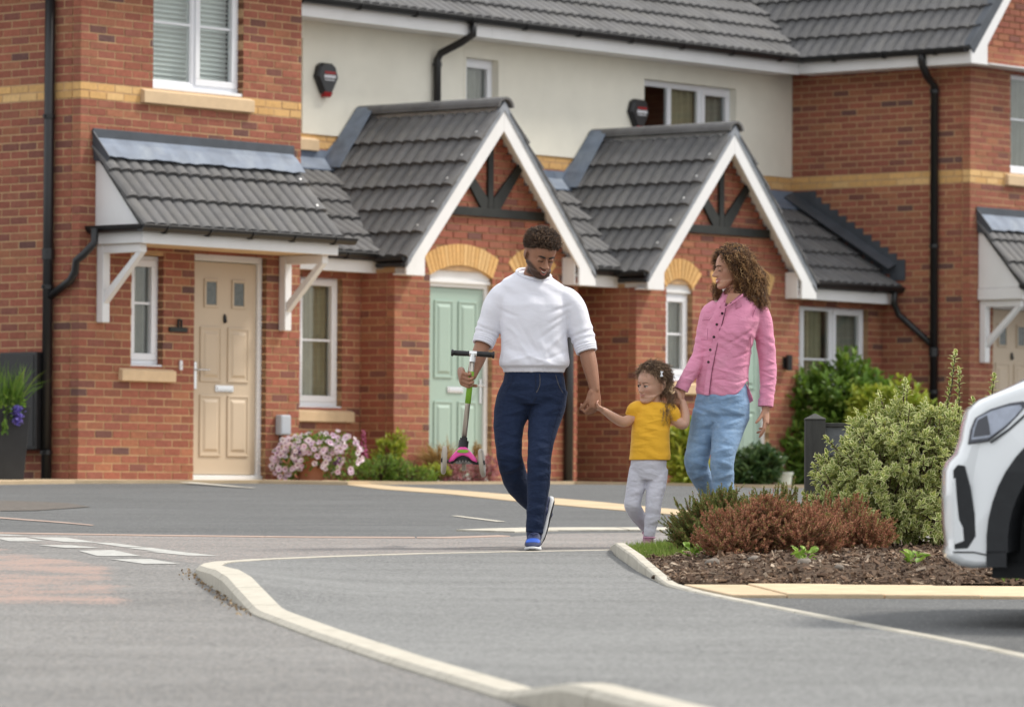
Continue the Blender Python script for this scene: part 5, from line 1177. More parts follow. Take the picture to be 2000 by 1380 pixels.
# cabin: glasshouse and roof
q = MB(); cab = [(1.12,1.04),(1.95,1.52),(2.3,1.58),(3.3,1.56),(4.02,1.10),(4.05,1.04)]
for y, k in ((-.84, 0), (-.66, 1), (.66, 1), (.84, 0)):
    for x, z in cab: q.v.append((x, y if not (z > 1.2 and abs(y) > .7) else y*.80, z if not k else z+(.02 if z > 1.2 else 0)))
nc_ = len(cab); q.f = [(j*nc_+i, j*nc_+i+1, (j+1)*nc_+i+1, (j+1)*nc_+i) for j in range(3) for i in range(nc_-1)]+[tuple(range(nc_)), tuple(3*nc_+i for i in range(nc_))]; q.m = [0]*len(q.f)
o = q.build('cabin_glass', M['carglass'], CAR, bevel=.02); bm = bmesh.new(); bm.from_mesh(o.data); bmesh.ops.recalc_face_normals(bm, faces=bm.faces); bm.to_mesh(o.data); bm.free()
q = MB(); q.prism([(1.85, -.70, 1.50), (2.3, -.70, 1.60), (3.35, -.70, 1.58), (3.6, -.70, 1.42), (3.35, -.70, 1.53), (2.3, -.70, 1.55)], (0, 1.4, 0)); q.build('roof', M['carwhite'], CAR, bevel=.01)
for xs_ in (1.5, 2.6, 3.55):
    for s_ in (-1, 1):
        q = MB(); q.prism([(xs_, s_*.845, 1.04), (xs_+.10, s_*.845, 1.04), (xs_+.42 if xs_ < 2 else xs_+.06, s_*.69, 1.53), (xs_+.34 if xs_ < 2 else xs_, s_*.69, 1.53)], (0, -s_*.02, 0)); q.build('pillar', M['carwhite'], CAR)
# ------------------------------------------------------------------ people
M['skin_m'] = mat('skin_brown', (.31,.152,.092), .5, .06, 30, .12, 120, .35, sss=.08)
M['skin_w'] = mat('skin_tan', (.47,.25,.165), .48, .05, 30, .1, 120, .35, sss=.1)
M['skin_c'] = mat('skin_fair', (.56,.335,.24), .48, .05, 30, .06, 120, .35, sss=.1)
def stubble(m, dark):
    t = m.node_tree; N = t.nodes; L = t.links; p = N['Principled BSDF']; src = p.inputs['Base Color'].links[0].from_socket
    at = N.new('ShaderNodeAttribute'); at.attribute_name = 'stubble'; n = N.new('ShaderNodeTexNoise'); n.inputs['Scale'].default_value = 260
    tc = N.new('ShaderNodeTexCoord'); L.new(tc.outputs['Object'], n.inputs['Vector'])
    ma = N.new('ShaderNodeMath'); ma.operation = 'MULTIPLY_ADD'; ma.inputs[1].default_value = .5; ma.inputs[2].default_value = .72; L.new(n.outputs['Fac'], ma.inputs[0])
    mb = N.new('ShaderNodeMath'); mb.operation = 'MULTIPLY'; mb.use_clamp = True; L.new(ma.outputs[0], mb.inputs[0]); L.new(at.outputs['Fac'], mb.inputs[1])
    mx = N.new('ShaderNodeMixRGB'); L.new(mb.outputs[0], mx.inputs[0]); L.new(src, mx.inputs[1]); mx.inputs[2].default_value = (*dark, 1); L.new(mx.outputs[0], p.inputs['Base Color'])
stubble(M['skin_m'], (.022,.013,.010))
stubble(M['skin_w'], (.40,.13,.10)); stubble(M['skin_c'], (.58,.24,.19))
def hairmat(name, hue):
    m = leafmat(name, hue, .45, .12, spec=.5); return m
M['hair_m'] = hairmat('hair_dark_brown', [(0, (.035,.02,.012)), (.6, (.085,.048,.027)), (.9, (.18,.105,.06)), (1, (.28,.17,.10))])
M['hair_w'] = hairmat('hair_golden_brown', [(0, (.045,.02,.009)), (.35, (.12,.052,.02)), (.65, (.27,.13,.045)), (.88, (.50,.28,.11)), (1, (.68,.45,.21))])
M['hair_c'] = hairmat('hair_light_brown', [(0, (.09,.052,.03)), (.5, (.19,.115,.065)), (.8, (.34,.22,.13)), (1, (.50,.36,.22))])
M['hairbase'] = mat('hair_dark_base', (.035,.018,.01), .8, .2, 40)  # dark brown for the closed shell under the curls, also the woman's brows
M['brow'] = mat('eyebrow_hair', (.02,.012,.008), .7, .2, 60)
M['eyewhite'] = mat('eye_white', (.72,.70,.67), .2, .02, 5); M['iris'] = mat('iris_brown', (.035,.016,.008), .15, .1, 40)
M['teeth'] = mat('teeth', (.80,.77,.70), .25, .02, 5); M['lip_m'] = mat('lips_brown', (.30,.11,.085), .4, .06, 40); M['lip_w'] = mat('lips_rose', (.46,.16,.14), .35, .06, 40); M['mouth'] = mat('mouth_inside', (.05,.012,.01), .6)
def cloth(name, base, bumps=.25, sc_=900, var=.05, rough=.9, sheen=.2, dark=None, dscale=5, dfac=.3, crumple=.55, cs_=16):
    m = mat(name, base, rough, var, 7, 0, 50, .2, sheen=sheen, dark=dark, dscale=dscale, dfac=dfac); t = m.node_tree; N = t.nodes; L = t.links; p = N['Principled BSDF']
    tc = N.new('ShaderNodeTexCoord'); w1 = N.new('ShaderNodeTexNoise'); w1.inputs['Scale'].default_value = sc_*.35; w1.inputs['Detail'].default_value = 2; L.new(tc.outputs['Object'], w1.inputs['Vector'])
    n2 = N.new('ShaderNodeTexNoise'); n2.inputs['Scale'].default_value = cs_; n2.inputs['Detail'].default_value = 4; n2.inputs['Distortion'].default_value = .6
    mp = N.new('ShaderNodeMapping'); mp.inputs['Scale'].default_value = (1, 1, 1.9); L.new(tc.outputs['Object'], mp.inputs[0]); L.new(mp.outputs[0], n2.inputs['Vector'])
    b1 = N.new('ShaderNodeBump'); b1.inputs['Strength'].default_value = bumps; b1.inputs['Distance'].default_value = .002; L.new(w1.outputs['Fac'], b1.inputs['Height'])
    b2 = N.new('ShaderNodeBump'); b2.inputs['Strength'].default_value = crumple; b2.inputs['Distance'].default_value = .016; L.new(n2.outputs['Fac'], b2.inputs['Height']); L.new(b1.outputs[0], b2.inputs['Normal']); L.new(b2.outputs[0], p.inputs['Normal'])
    return m
M['sweat'] = cloth('white_sweatshirt', (.76,.765,.83), .3, 900, .02, crumple=.38, cs_=7)
M['denim_d'] = cloth('dark_denim', (.015,.025,.058), .4, 1400, .10, .9, .02, (.028,.045,.092), 40, .35, crumple=.6, cs_=20)
M['denim_l'] = cloth('light_denim', (.21,.325,.49), .4, 1400, .08, .9, .05, (.33,.45,.59), 30, .55, crumple=.5, cs_=18)
M['pink'] = cloth('pink_linen', (.72,.28,.42), .4, 1000, .05, .85, .15, (.78,.40,.52), 6, .4)
M['yellow'] = cloth('yellow_cotton', (.84,.46,.04), .3, 1000, .03, .85, .15, crumple=.45, cs_=13)
M['legging'] = cloth('grey_marl', (.61,.61,.68), .35, 1400, .07, .9, .15)
M['seam'] = mat('jean_stitching', (.16,.14,.12), .8, .1, 30); M['seamd'] = mat('dark_seam', (.012,.018,.04), .9, .1, 30); M['seaml'] = mat('light_seam', (.10,.16,.27), .9, .1, 30)
M['shoeblue'] = mat('blue_mesh_shoe', (.018,.028,.085), .6, .2, 60, .4, 500, .4); M['shoebright'] = mat('bright_blue_mesh', (.02,.10,.52), .5, .15, 60, .4, 500, .4); M['sole'] = mat('white_sole', (.68,.69,.70), .6, .05, 10); M['blacksole'] = mat('black_rubber', (.015,.015,.016), .7, .1, 10)
M['pinkshoe'] = mat('pink_shoe', (.50,.26,.36), .6, .1, 30); M['button'] = mat('dark_button', (.045,.03,.026), .3, .1, 40); M['gold'] = mat('gold_ring', (.75,.55,.25), .2, .02, 5, metal=1)

def loft(b, secs, seg=28, pw=2.3):
    """secs: (centre, half width along X, half depth along Y, [x axis], [y axis]) stacked into a closed body"""
    n = len(secs); base = len(b.v)
    for s in secs:
        c = Vector(s[0]); ax = Vector(s[3]) if len(s) > 3 else Vector((1, 0, 0)); ay = Vector(s[4]) if len(s) > 4 else Vector((0, 1, 0))
        for k in range(seg):
            a = 2*math.pi*k/seg; ca, sa = math.cos(a), math.sin(a)
            b.v.append(tuple(c+ax*s[1]*math.copysign(abs(ca)**(2/pw), ca)+ay*s[2]*math.copysign(abs(sa)**(2/pw), sa)))
    up = (Vector(secs[-1][0])-Vector(secs[0][0])).z > 0
    fs = [(base+i*seg+k, base+i*seg+(k+1) % seg, base+(i+1)*seg+(k+1) % seg, base+(i+1)*seg+k) for i in range(n-1) for k in range(seg)]
    fs += [tuple(base+k for k in range(seg-1, -1, -1)), tuple(base+(n-1)*seg+k for k in range(seg))]
    if not up: fs = [tuple(reversed(f)) for f in fs]
    b.f += fs; b.m += [0]*len(fs)
def catmull(P_, n):
    P_ = [np.array(p, float) for p in P_]; out = []
    for i in range(len(P_)-1):
        p0 = P_[max(i-1, 0)]; p1 = P_[i]; p2 = P_[i+1]; p3 = P_[min(i+2, len(P_)-1)]
        for k in range(n):
            t = k/n; out.append(.5*((2*p1)+(-p0+p2)*t+(2*p0-5*p1+4*p2-p3)*t*t+(-p0+3*p1-3*p2+p3)*t**3))
    out.append(P_[-1]); return out
def limb(b, pts, sub=5, seg=18, flat=1.0):
    """pts: (x, y, z, r); smooth tapering tube with rounded ends"""
    q = catmull(pts, sub); ps = [Vector(p[:3]) for p in q]; rs = [max(.002, p[3]) for p in q]
    d0 = (ps[0]-ps[1]).normalized(); d1 = (ps[-1]-ps[-2]).normalized()
    ps = [ps[0]+d0*rs[0]*.7, ps[0]+d0*rs[0]*.45]+ps+[ps[-1]+d1*rs[-1]*.45, ps[-1]+d1*rs[-1]*.7]; rs = [rs[0]*.35, rs[0]*.8]+rs+[rs[-1]*.8, rs[-1]*.35]
    b.tube(ps, rs, seg)
def fuse(name, b, voxel, m, parent, smooth=4, fac=.5, wrinkle=None, warp=None):
    """join overlapping closed pieces into one continuous skin"""
    me = b.mesh('tmp', m); o = bpy.data.objects.new('tmp', me); col.objects.link(o)
    bm = bmesh.new(); bm.from_mesh(me); bmesh.ops.recalc_face_normals(bm, faces=bm.faces); bm.to_mesh(me); bm.free()
    r = o.modifiers.new('r', 'REMESH'); r.mode = 'VOXEL'; r.voxel_size = voxel
    s = o.modifiers.new('s', 'SMOOTH'); s.iterations = smooth; s.factor = fac
    dg = bpy.context.evaluated_depsgraph_get(); m2 = bpy.data.meshes.new_from_object(o.evaluated_get(dg)); bpy.data.objects.remove(o); m2.name = name
    if not m2.materials: m2.materials.append(m)
    if wrinkle:
        n = len(m2.vertices); co = np.empty(n*3); m2.vertices.foreach_get('co', co); co = co.reshape(-1, 3); no = np.empty(n*3); m2.vertices.foreach_get('normal', no); no = no.reshape(-1, 3)
        co = co+no*np.asarray(wrinkle(co, no))[:, None]; co = warp(co) if warp else co; m2.vertices.foreach_set('co', co.ravel()); m2.update()
    m2.polygons.foreach_set('use_smooth', [True]*len(m2.polygons)); return link(name, m2, parent)
def fold(co, p0, d, width, length, amp, k=1.0):
    """a soft crease: ridge line through p0 along direction d (front plane x,z), gaussian across"""
    d = np.array(d, float); d /= np.linalg.norm(d); r = co[:, [0, 2]]-np.array(p0); t = r@d; s_ = r@np.array([-d[1], d[0]])
    return amp*np.exp(-(s_/width)**2)*np.exp(-(t/length)**2)
def hand(b, wr, d, n, side, curl=(15, 20, 15), spread=.05, thumb=(.5, .3, 20), L=.185, tw=None):
    """wr wrist, d towards the knuckles, n palm normal (the way the fingers curl), side = which way the thumb leaves"""
    d = Vector(d).normalized(); n = Vector(n); n = (n-d*n.dot(d)).normalized(); s = d.cross(n)*side; k = L/.185; wr = Vector(wr)
    secs = []
    for t, w_, th in ((-.012, .024, .019), (.015, .030, .018), (.045, .040, .017), (.075, .042, .015), (.092, .038, .012)):
        secs.append((wr+d*t*k, w_*k, th*k, s, n))
    loft(b, secs, 16, 2.6)
    lens = ((.042, .027, .022), (.047, .031, .024), (.044, .028, .023), (.034, .021, .019)); tips = []
    for i in range(4):
        off = (.030-.0205*i)*k; p = wr+d*(.088-.004*abs(i-1.2))*k+s*off; dd = (d+s*(spread*(1.5-i))).normalized(); pts = [(*(p-dd*.02*k), .0095*k), (*p, .0098*k)]; ang = 0; ax = dd.cross(n)
        for j in range(3):
            c_ = curl[j] if not isinstance(curl[j], (tuple, list)) else curl[j][i]
            ang += c_; v = dd*math.cos(R(ang))+n*math.sin(R(ang)); p = p+v*lens[i][j]*k*.5; pts.append((*p, (.0092-.0008*j)*k)); p = p+v*lens[i][j]*k*.5; pts.append((*p, (.0090-.0012*j)*k))
        limb(b, pts, 2, 10); tips.append(p)
    tb = wr+d*.022*k+s*.026*k+n*.006*k; a_, c_, g_ = thumb; v = (d*.75+s*a_+n*c_).normalized(); p1 = tb+v*.038*k; v2 = (v+n*math.sin(R(g_))*.8-s*.25*math.sin(R(g_))).normalized(); p2 = p1+v2*.032*k; v3 = (v2+n*math.sin(R(g_))-s*.35*math.sin(R(g_))).normalized(); p3 = p2+v3*.024*k
    limb(b, [(*(tb-v*.012*k), .014*k), (*tb, .0145*k), (*p1, .0115*k), (*p2, .010*k), (*p3, .0082*k)], 3, 10); return tips
HZ = [0, .006, .018, .036, .055, .075, .097, .118, .137, .160, .185, .208, .224, .233]
HW = [.018, .031, .043, .053, .059, .064, .069, .072, .074, .076, .072, .058, .038, .014]
HF = [.080, .092, .096, .092, .093, .092, .091, .087, .092, .089, .078, .057, .035, .012]
HB = [-.058, -.046, -.028, .000, .030, .060, .083, .093, .098, .100, .093, .074, .046, .018]
def head_mesh(b, T, kw=1.0, chinw=1.0, puff=0.0, nose=1.0, lid=.55, child=False, ears=True):
    """head with face towards -y; chin at z=0, crown .235; T places it"""
    seg = 56; zs = list(np.linspace(0, .233, 46)); vs = []
    for z in zs:
        w_ = np.interp(z, HZ, HW)*kw*(chinw if z < .06 else 1+(chinw-1)*max(0, 1-(z-.06)/.05)); f = np.interp(z, HZ, HF); bk = np.interp(z, HZ, HB); yc = (-f+bk)/2 if z < .05 else .012; 
        for k in range(seg):
            a = 2*math.pi*k/seg; ca, sa = math.cos(a), math.sin(a); x = w_*math.copysign(abs(ca)**.92, ca); y = yc+(sa*(bk-yc) if sa > 0 else sa*(f+yc))
            fr = max(0, -y-.02)/.07; fr = min(1, fr); ax = abs(x)
            g = lambda cx, cz, sx_, sz_: math.exp(-((ax-cx)/sx_)**2-((z-cz)/sz_)**2)
            dy = .0105*g(.031, .117, .017, .012)-.0035*g(.028, .139, .02, .008)-(.004+puff)*g(.040, .090, .02, .02)-.004*g(0, .014, .02, .014)-.005*g(0, .052, .026, .018)+.003*g(0, .034, .03, .008)+.003*g(.0, .126, .01, .012)
            x += math.copysign((.002+puff)*g(.05, .085, .02, .03), x)*fr
            vs.append(Vector((x, y+dy*fr, z)))
    base = len(b.v); b.v += [tuple(T @ v) for v in vs]; n = len(zs)
    fs = [(base+i*seg+k, base+i*seg+(k+1) % seg, base+(i+1)*seg+(k+1) % seg, base+(i+1)*seg+k) for i in range(n-1) for k in range(seg)]+[tuple(base+k for k in range(seg-1, -1, -1)), tuple(base+(n-1)*seg+k for k in range(seg))]
    b.f += fs; b.m += [0]*len(fs)
    def ell(c, r, rot=None):
        q = MB(); q.sphere((0, 0, 0), r, 14, 10); Mx = T @ Matrix.Translation(c) @ (rot or Matrix.Identity(4)); b.add([Mx @ Vector(v) for v in q.v], q.f)
    def tb(pts): limb(b, [(*(T @ Vector(p[:3])), p[3]) for p in pts], 4, 12)
    ns = nose
    tb([(0, -.084, .130, .006), (0, -.096, .112, .0075*ns), (0, -.106-.003*ns, .094, .0095*ns), (0, -.113-.003*ns, .083, .0115*ns)])
    tb([(0, -.084, .120, .008), (0, -.088, .104, .0115), (0, -.090, .090, .014), (0, -.090, .080, .0145)])
    for s in (-1, 1):
        ell((s*.0098*ns, -.100, .081), (.0098*ns, .014, .0085))
        ell((s*.031, -.0795, .1185+.010*lid), (.0158, .0115, .0095))     # upper lid
        ell((s*.031, -.0785, .1075), (.0155, .0105, .0050))              # lower lid
        if ears:
            rt_ = Matrix.Rotation(s*R(22), 4, 'Z') @ Matrix.Rotation(R(-10), 4, 'X'); ell((s*.076*kw, .012, .108), (.008, .019, .031), rt_); ell((s*.080*kw, .022, .112), (.006, .010, .028), rt_); ell((s*.075*kw, .006, .084), (.007, .010, .011), rt_)
def face_bits(T, parent, lipm, smile=.006, open_=.0, brow=True, gaze=0.0, lidshut=False, eyer=.0118, browm='brow', browr=.0032, lk=1.0, ir=.0058):
    for s in (-1, 1):
        e = MB(); q = MB(); q.sphere((0, 0, 0), eyer, 16, 10); e.add([T @ (Vector(v)+Vector((s*.031, -.0785, .1145))) for v in q.v], q.f, 0)
        q = MB(); q.sphere((0, 0, 0), (ir, .0022, ir), 12, 6); e.add([T @ (Vector(v)+Vector((s*.031+gaze*.005, -.0785-eyer+.0008, .1130))) for v in q.v], q.f, 1)
        if not lidshut: e.build('eye', [M['eyewhite'], M['iris']], parent, smooth=True)
        b = MB(); zl = .1125 if lidshut else .1185; pts = [(s*(.031+.0145*t), -.0905+.0055*t*t, zl-.003*t*t-(.002 if lidshut else 0), .0016) for t in (-1, -.5, 0, .5, 1)]; limb(b, [(*(T @ Vector(p[:3])), p[3]) for p in pts], 3, 6); b.build('eyelash', M['brow'], parent, smooth=True)
        if brow:
            b = MB(); pts = [(s*x, y, z, r) for x, y, z, r in ((.013, -.0955, .1335, browr*.8), (.024, -.097, .1375, browr), (.036, -.0915, .1395, browr*.9), (.047, -.081, .1355, browr*.4))]; limb(b, [(*(T @ Vector(p[:3])), p[3]) for p in pts], 4, 8); b.build('eyebrow', M[browm], parent, smooth=True)
    xs_ = [-.025*lk, -.014*lk, 0, .014*lk, .025*lk]; yz = lambda x, z: -.1005+26*x*x*1.0
    b = MB(); limb(b, [(*(T @ Vector((x, yz(x, 0)+.0005, .058+smile*(x/.025)**2-(.0008 if x == 0 else 0)))), (.0024+.0018*(1-(x/.026)**2))*lk) for x in xs_], 4, 8); b.build('lips', lipm, parent, smooth=True)
    b = MB(); limb(b, [(*(T @ Vector((x*.92, yz(x, 0)+.0015, .0505-open_+(smile+open_)*(x/.025)**2))), (.0026+.0026*(1-(x/.026)**2))*lk) for x in xs_], 4, 8); b.build('lips', lipm, parent, smooth=True)
    if open_:
        b = MB(); v = []; n = 10
        for i in range(n+1):
            x = -.021+.042*i/n; zt = .0565+smile*(x/.025)**2; zb = zt-.0085*(1-(x/.022)**2)
            v += [(x, yz(x, 0)+.0005, zt), (x, yz(x, 0)+.0003, zb)]
        b.add([T @ Vector(p) for p in v], [(2*i, 2*i+1, 2*i+3, 2*i+2) for i in range(n)]); b.build('teeth', M['teeth'], parent, smooth=True)
        b = MB(); v = []
        for i in range(n+1):
            x = -.022+.044*i/n; zt = .0575+smile*(x/.025)**2; zb = .0505-open_+(smile+open_)*(x/.025)**2
            v += [(x, yz(x, 0)+.0022, zt), (x, yz(x, 0)+.0022, zb)]
        b.add([T @ Vector(p) for p in v], [(2*i, 2*i+1, 2*i+3, 2*i+2) for i in range(n)]); b.build('mouth', M['mouth'], parent)
prn = random.Random(5)
def helix(b, p, d, L, rad, th, turns, seg=3, droop=0.0, taper=.5):
    d, a, c = basis(d); n = max(6, int(turns*7)); pts = []; ph = prn.uniform(0, 6.3); g = Vector((0, 0, -1))
    for i in range(n+1):
        t = i/n; r_ = rad*(.5+.5*min(1, t*3))*(1-.25*t); an = ph+2*math.pi*turns*t; pts.append(p+d*L*t+g*droop*L*t*t+(a*math.cos(an)+c*math.sin(an))*r_)
    b.tube(pts, [th*(1-taper*i/n) for i in range(n+1)], seg, caps=False)
def stub_attr(o, Tinv, fn):
    me = o.data; n = len(me.vertices); co = np.empty(n*3); me.vertices.foreach_get('co', co); co = co.reshape(-1, 3)
    A = np.array(Tinv); q = co@A[:3, :3].T+A[:3, 3]; at = me.attributes.new('stubble', 'FLOAT', 'POINT'); at.data.foreach_set('value', fn(q).astype(np.float32))
def dropper(o):
    from mathutils.bvhtree import BVHTree
    t = BVHTree.FromPolygons([v.co.copy() for v in o.data.vertices], [tuple(p.vertices) for p in o.data.polygons])
    def f(x, z, off=.003):
        h = t.ray_cast(Vector((x, -2, z)), Vector((0, 1, 0))); return (h[0]+Vector((0, -off, 0))) if h[0] else None
    return f
def seam(name, par, f, pts, r, m, off=.001):
    q = [f(x, z, off) for x, z, *_ in [tuple(c) for c in catmull([(a, c, 0) for a, c in pts], 5)]]; q = [p for p in q if p]
    if len(q) > 1: b = MB(); b.tube(q, r, 5); return b.build(name, m, par)
def head_T(chin_to_center, yaw, pitch, roll, k=1.0):
    """place the head by its centre; yaw>0 turns to image left, pitch>0 looks down"""
    return Matrix.Translation(chin_to_center) @ Matrix.Rotation(R(roll), 4, 'Y') @ Matrix.Rotation(R(-yaw), 4, 'Z') @ Matrix.Rotation(R(pitch), 4, 'X') @ Matrix.Scale(k, 4) @ Matrix.Translation((0, 0, -.118))
def shoe(parent, heel, yaw, pitch, L, um, sm, toe=None, w_=1.0, laces=None, name='shoe', bs=None, frame=None):
    """heel on the ground at 'heel', toe towards -y turned by yaw; pitch lifts the heel about the toe"""
    Tm = Matrix.Translation(heel) @ Matrix.Rotation(R(yaw), 4, 'Z') @ Matrix.Rotation(R(pitch), 4, 'X'); k = L/.29
    if frame:                                   # toe direction and sole normal given outright
        t_ = Vector(frame[0]).normalized(); u_ = -Vector(frame[1]); u_ = (u_-t_*u_.dot(t_)).normalized(); x_ = (-t_).cross(u_)
        Tm = Matrix(((x_.x, -t_.x, u_.x, heel[0]), (x_.y, -t_.y, u_.y, heel[1]), (x_.z, -t_.z, u_.z, heel[2]), (0, 0, 0, 1)))
    ts = [(0, .030, .012), (.02, .036, .0), (.08, .036, .0), (.14, .040, 0), (.20, .046, 0), (.25, .042, .004), (.28, .026, .012), (.29, .010, .02)]
    def part(nm, rows, m, par, sm_=True):
        b = MB(); seg = 20
        for (t, hw, z0, z1, pw) in rows:
            for i in range(seg):
                a = 2*math.pi*i/seg; c, s = math.cos(a), math.sin(a); b.v.append(tuple(Tm @ Vector((hw*w_*k*math.copysign(abs(c)**pw, c), -t*k, (z0+(z1-z0)*(.5+.5*math.copysign(abs(s)**pw, s)))*k))))
        n = len(rows); b.f = [(i*seg+q, i*seg+(q+1) % seg, (i+1)*seg+(q+1) % seg, (i+1)*seg+q) for i in range(n-1) for q in range(seg)]+[tuple(range(seg-1, -1, -1)), tuple((n-1)*seg+q for q in range(seg))]; b.m = [0]*len(b.f)
        o = b.build(nm, m, par, smooth=sm_); bm = bmesh.new(); bm.from_mesh(o.data); bmesh.ops.recalc_face_normals(bm, faces=bm.faces); bm.to_mesh(o.data); bm.free(); return o
    up = part(name, [(-.004, .022, .03, .085, .7), (.012, .033, .02, .105, .7), (.05, .037, .02, .10, .7), (.09, .038, .02, .095, .75), (.13, .041, .02, .085, .8), (.17, .045, .02, .070, .85), (.21, .046, .02, .058, .9), (.25, .040, .02, .048, .9), (.275, .026, .022, .040, .9), (.284, .010, .024, .034, 1)], um, parent)
    part('sole', [(-.010, .024, .012, .034, .6), (.01, .037, .004, .034, .6), (.06, .038, .006, .030, .6), (.12, .040, .006, .028, .6), (.19, .048, .002, .027, .6), (.24, .044, .004, .027, .6), (.275, .030, .010, .028, .7), (.292, .012, .016, .028, .8)], sm, up)
    if bs: part('tread', [(-.004, .022, .006, .014, .6), (.02, .034, -.001, .010, .6), (.19, .045, -.003, .008, .6), (.25, .038, .0, .010, .6), (.285, .014, .010, .018, .8)], bs, up)
    if toe: part('toe_panel', [(.168, .036, .045, .0735, .8), (.19, .041, .042, .0675, .85), (.215, .039, .040, .0600, .9), (.235, .033, .038, .0540, .9)], toe, up)
    if laces:
        b = MB()
        for j in range(5):
            t = .10+.018*j; z = .093-.0085*j-.35*max(0, t-.15); b.tube([Tm @ Vector(((-.022)*k, -t*k, z*k)), Tm @ Vector((0, -(t+.006)*k, (z+.006)*k)), Tm @ Vector((.022*k, -t*k, z*k))], .0028*k, 6)
        b.build('laces', laces, up)
    return up
# ------------------------------------------------------------------ the man with the scooter
mx0, my0 = .128, 27.36
MAN = empty('person', (mx0, my0, SL*27.28)); tag(MAN, 'man in white sweatshirt and dark jeans, looking down, scooter in one hand', 'person')
YT = .30
TH = head_T((.030, YT-.075, 1.668), -24, 27, 3, 1.03)
b = MB(); head_mesh(b, TH, 1.05, 1.10, 0, 1.2, -.15)
limb(b, [(-.012, YT+.02, 1.48, .068), (-.004, YT+.005, 1.55, .062), (.014, YT-.01, 1.60, .060), (.024, YT-.02, 1.65, .055)])
loft(b, [((-.01, YT, .95), .15, .10), ((-.01, YT, 1.15), .15, .10), ((-.01, YT, 1.35), .17, .10), ((-.015, YT, 1.46), .15, .085), ((-.015, YT, 1.50), .085, .065)])
limb(b, [(-.16, YT, 1.44, .055), (-.25, YT+.01, 1.30, .050), (-.283, YT+.015, 1.19, .045), (-.318, YT-.05, 1.08, .043), (-.345, YT-.12, 1.00, .031), (-.352, YT-.14, .975, .027)])
limb(b, [(.17, YT, 1.43, .055), (.25, YT, 1.28, .050), (.283, YT-.01, 1.165, .045), (.308, YT-.045, 1.05, .044), (.330, YT-.075, .95, .033), (.337, YT-.085, .90, .028)])
for sx_, hx, kx in ((-1, -.09, -.13), (1, .085, .035)): limb(b, [(hx, YT, .95, .08), (hx, YT, .84, .07), (hx, YT-.01, .76, .06)])
# right hand: a fist round the scooter stem; left hand: closed round the child's fingers
SA, SB = Vector((-.347, YT-.165, 1.085)), Vector((-.396, YT-.165, .600)); ax_ = (SB-SA).normalized()
hc = SA+ax_*.135
hand(b, hc+Vector((-.052, .055, .048)), (.10, -.88, -.42), (1, .05, -.05), -1, (42, 95, 62), .0, (.25, .55, 30), .205)
hand(b, (.338, YT-.085, .905), (.0, -.05, -1), (-.75, .66, .0), -1, (55, 70, 45), .0, (.18, .25, 42), .215)
o = fuse('body', b, .0036, M['skin_m'], MAN, 2, .5)
def beard(q):
    x, y, z = np.abs(q[:, 0]), q[:, 1], q[:, 2]; h = (z > -.04) & (z < .16)
    jaw = np.clip((.062+.028*np.clip((x-.03)/.035, 0, 1)-z)/.016, 0, 1)*np.clip((.030-y)/.02, 0, 1)*np.clip((z+.012)/.014, 0, 1)
    mus = np.exp(-((z-.0695)/.0065)**2)*np.clip((.034-x)/.01, 0, 1)*(y < -.05)
    lipc = np.exp(-(x/.02)**2-((z-.053)/.008)**2); side = np.clip((.125-z)/.01, 0, 1)*np.clip((z-.07)/.01, 0, 1)*np.exp(-((y+.005)/.016)**2)*(x > .055)
    fade = np.clip((z-.125)/.03, 0, 1)*np.clip((y+.035)/.03, 0, 1)*.75*(z < .25)
    return np.clip(np.maximum.reduce([jaw*.88, mus*.95, side*.5, fade])-.8*lipc, 0, 1)*(z > -.06)
stub_attr(o, TH.inverted(), beard)
face_bits(TH, MAN, M['lip_m'], .010, .015, True, .0, True, .0115, 'brow', .0052)
# hair
b = MB(); base = MB()
def scalp(u_, v_, k=1.0):
    """u_ 0..1 round the head from the front, v_ height z"""
    a = 2*math.pi*u_-math.pi/2; w_ = np.interp(v_, HZ, HW)*1.02; f = np.interp(v_, HZ, HF); bk = np.interp(v_, HZ, HB); yc = .012; s = math.sin(a); return Vector((w_*math.cos(a)*k, (yc+(s*(bk-yc) if s > 0 else s*(f+yc)))*k+.0*(1-k), v_))
def man_line(u_):
    t = abs(((u_+.5) % 1)-.5)*2          # 0 front .. 1 back
    return float(np.interp(t, [0, .22, .32, .40, .52, .7, 1], [.178, .176, .158, .150, .135, .09, .075]))
for k in range(3600):
    u_ = prn.random(); v_ = .075+.158*prn.random()**.75; ln = man_line(u_)
    if v_ < ln+prn.uniform(-.002, .006): continue
    p = scalp(u_, v_); nrm = (p-Vector((0, .012, .13))).normalized(); t = min(1, .35+(v_-ln)/.03); tt = min(1, max(0, (v_-.12)/.06)); Lh = .004+.021*t*tt
    q = p+nrm*prn.uniform(.0, .012+.012*t*tt)*t; d = rdir(nrm, 1.1); helix(b, TH @ q, (TH.to_3x3() @ d), Lh*.95, .0040*(.4+.6*t), .0019, 1.6, 3)
b.build('hair', M['hair_m'], MAN, smooth=True)
for j in range(15):
    for i in range(48):
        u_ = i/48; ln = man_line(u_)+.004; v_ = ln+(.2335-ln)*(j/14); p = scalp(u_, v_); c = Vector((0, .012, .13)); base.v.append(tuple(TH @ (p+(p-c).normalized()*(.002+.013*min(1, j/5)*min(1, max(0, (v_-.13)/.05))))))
base.f = [(j*48+i, j*48+(i+1) % 48, (j+1)*48+(i+1) % 48, (j+1)*48+i) for j in range(14) for i in range(48)]+[tuple(14*48+i for i in range(48))]; base.m = [0]*len(base.f); base.build('hair_base', M['hairbase'], MAN, smooth=True)
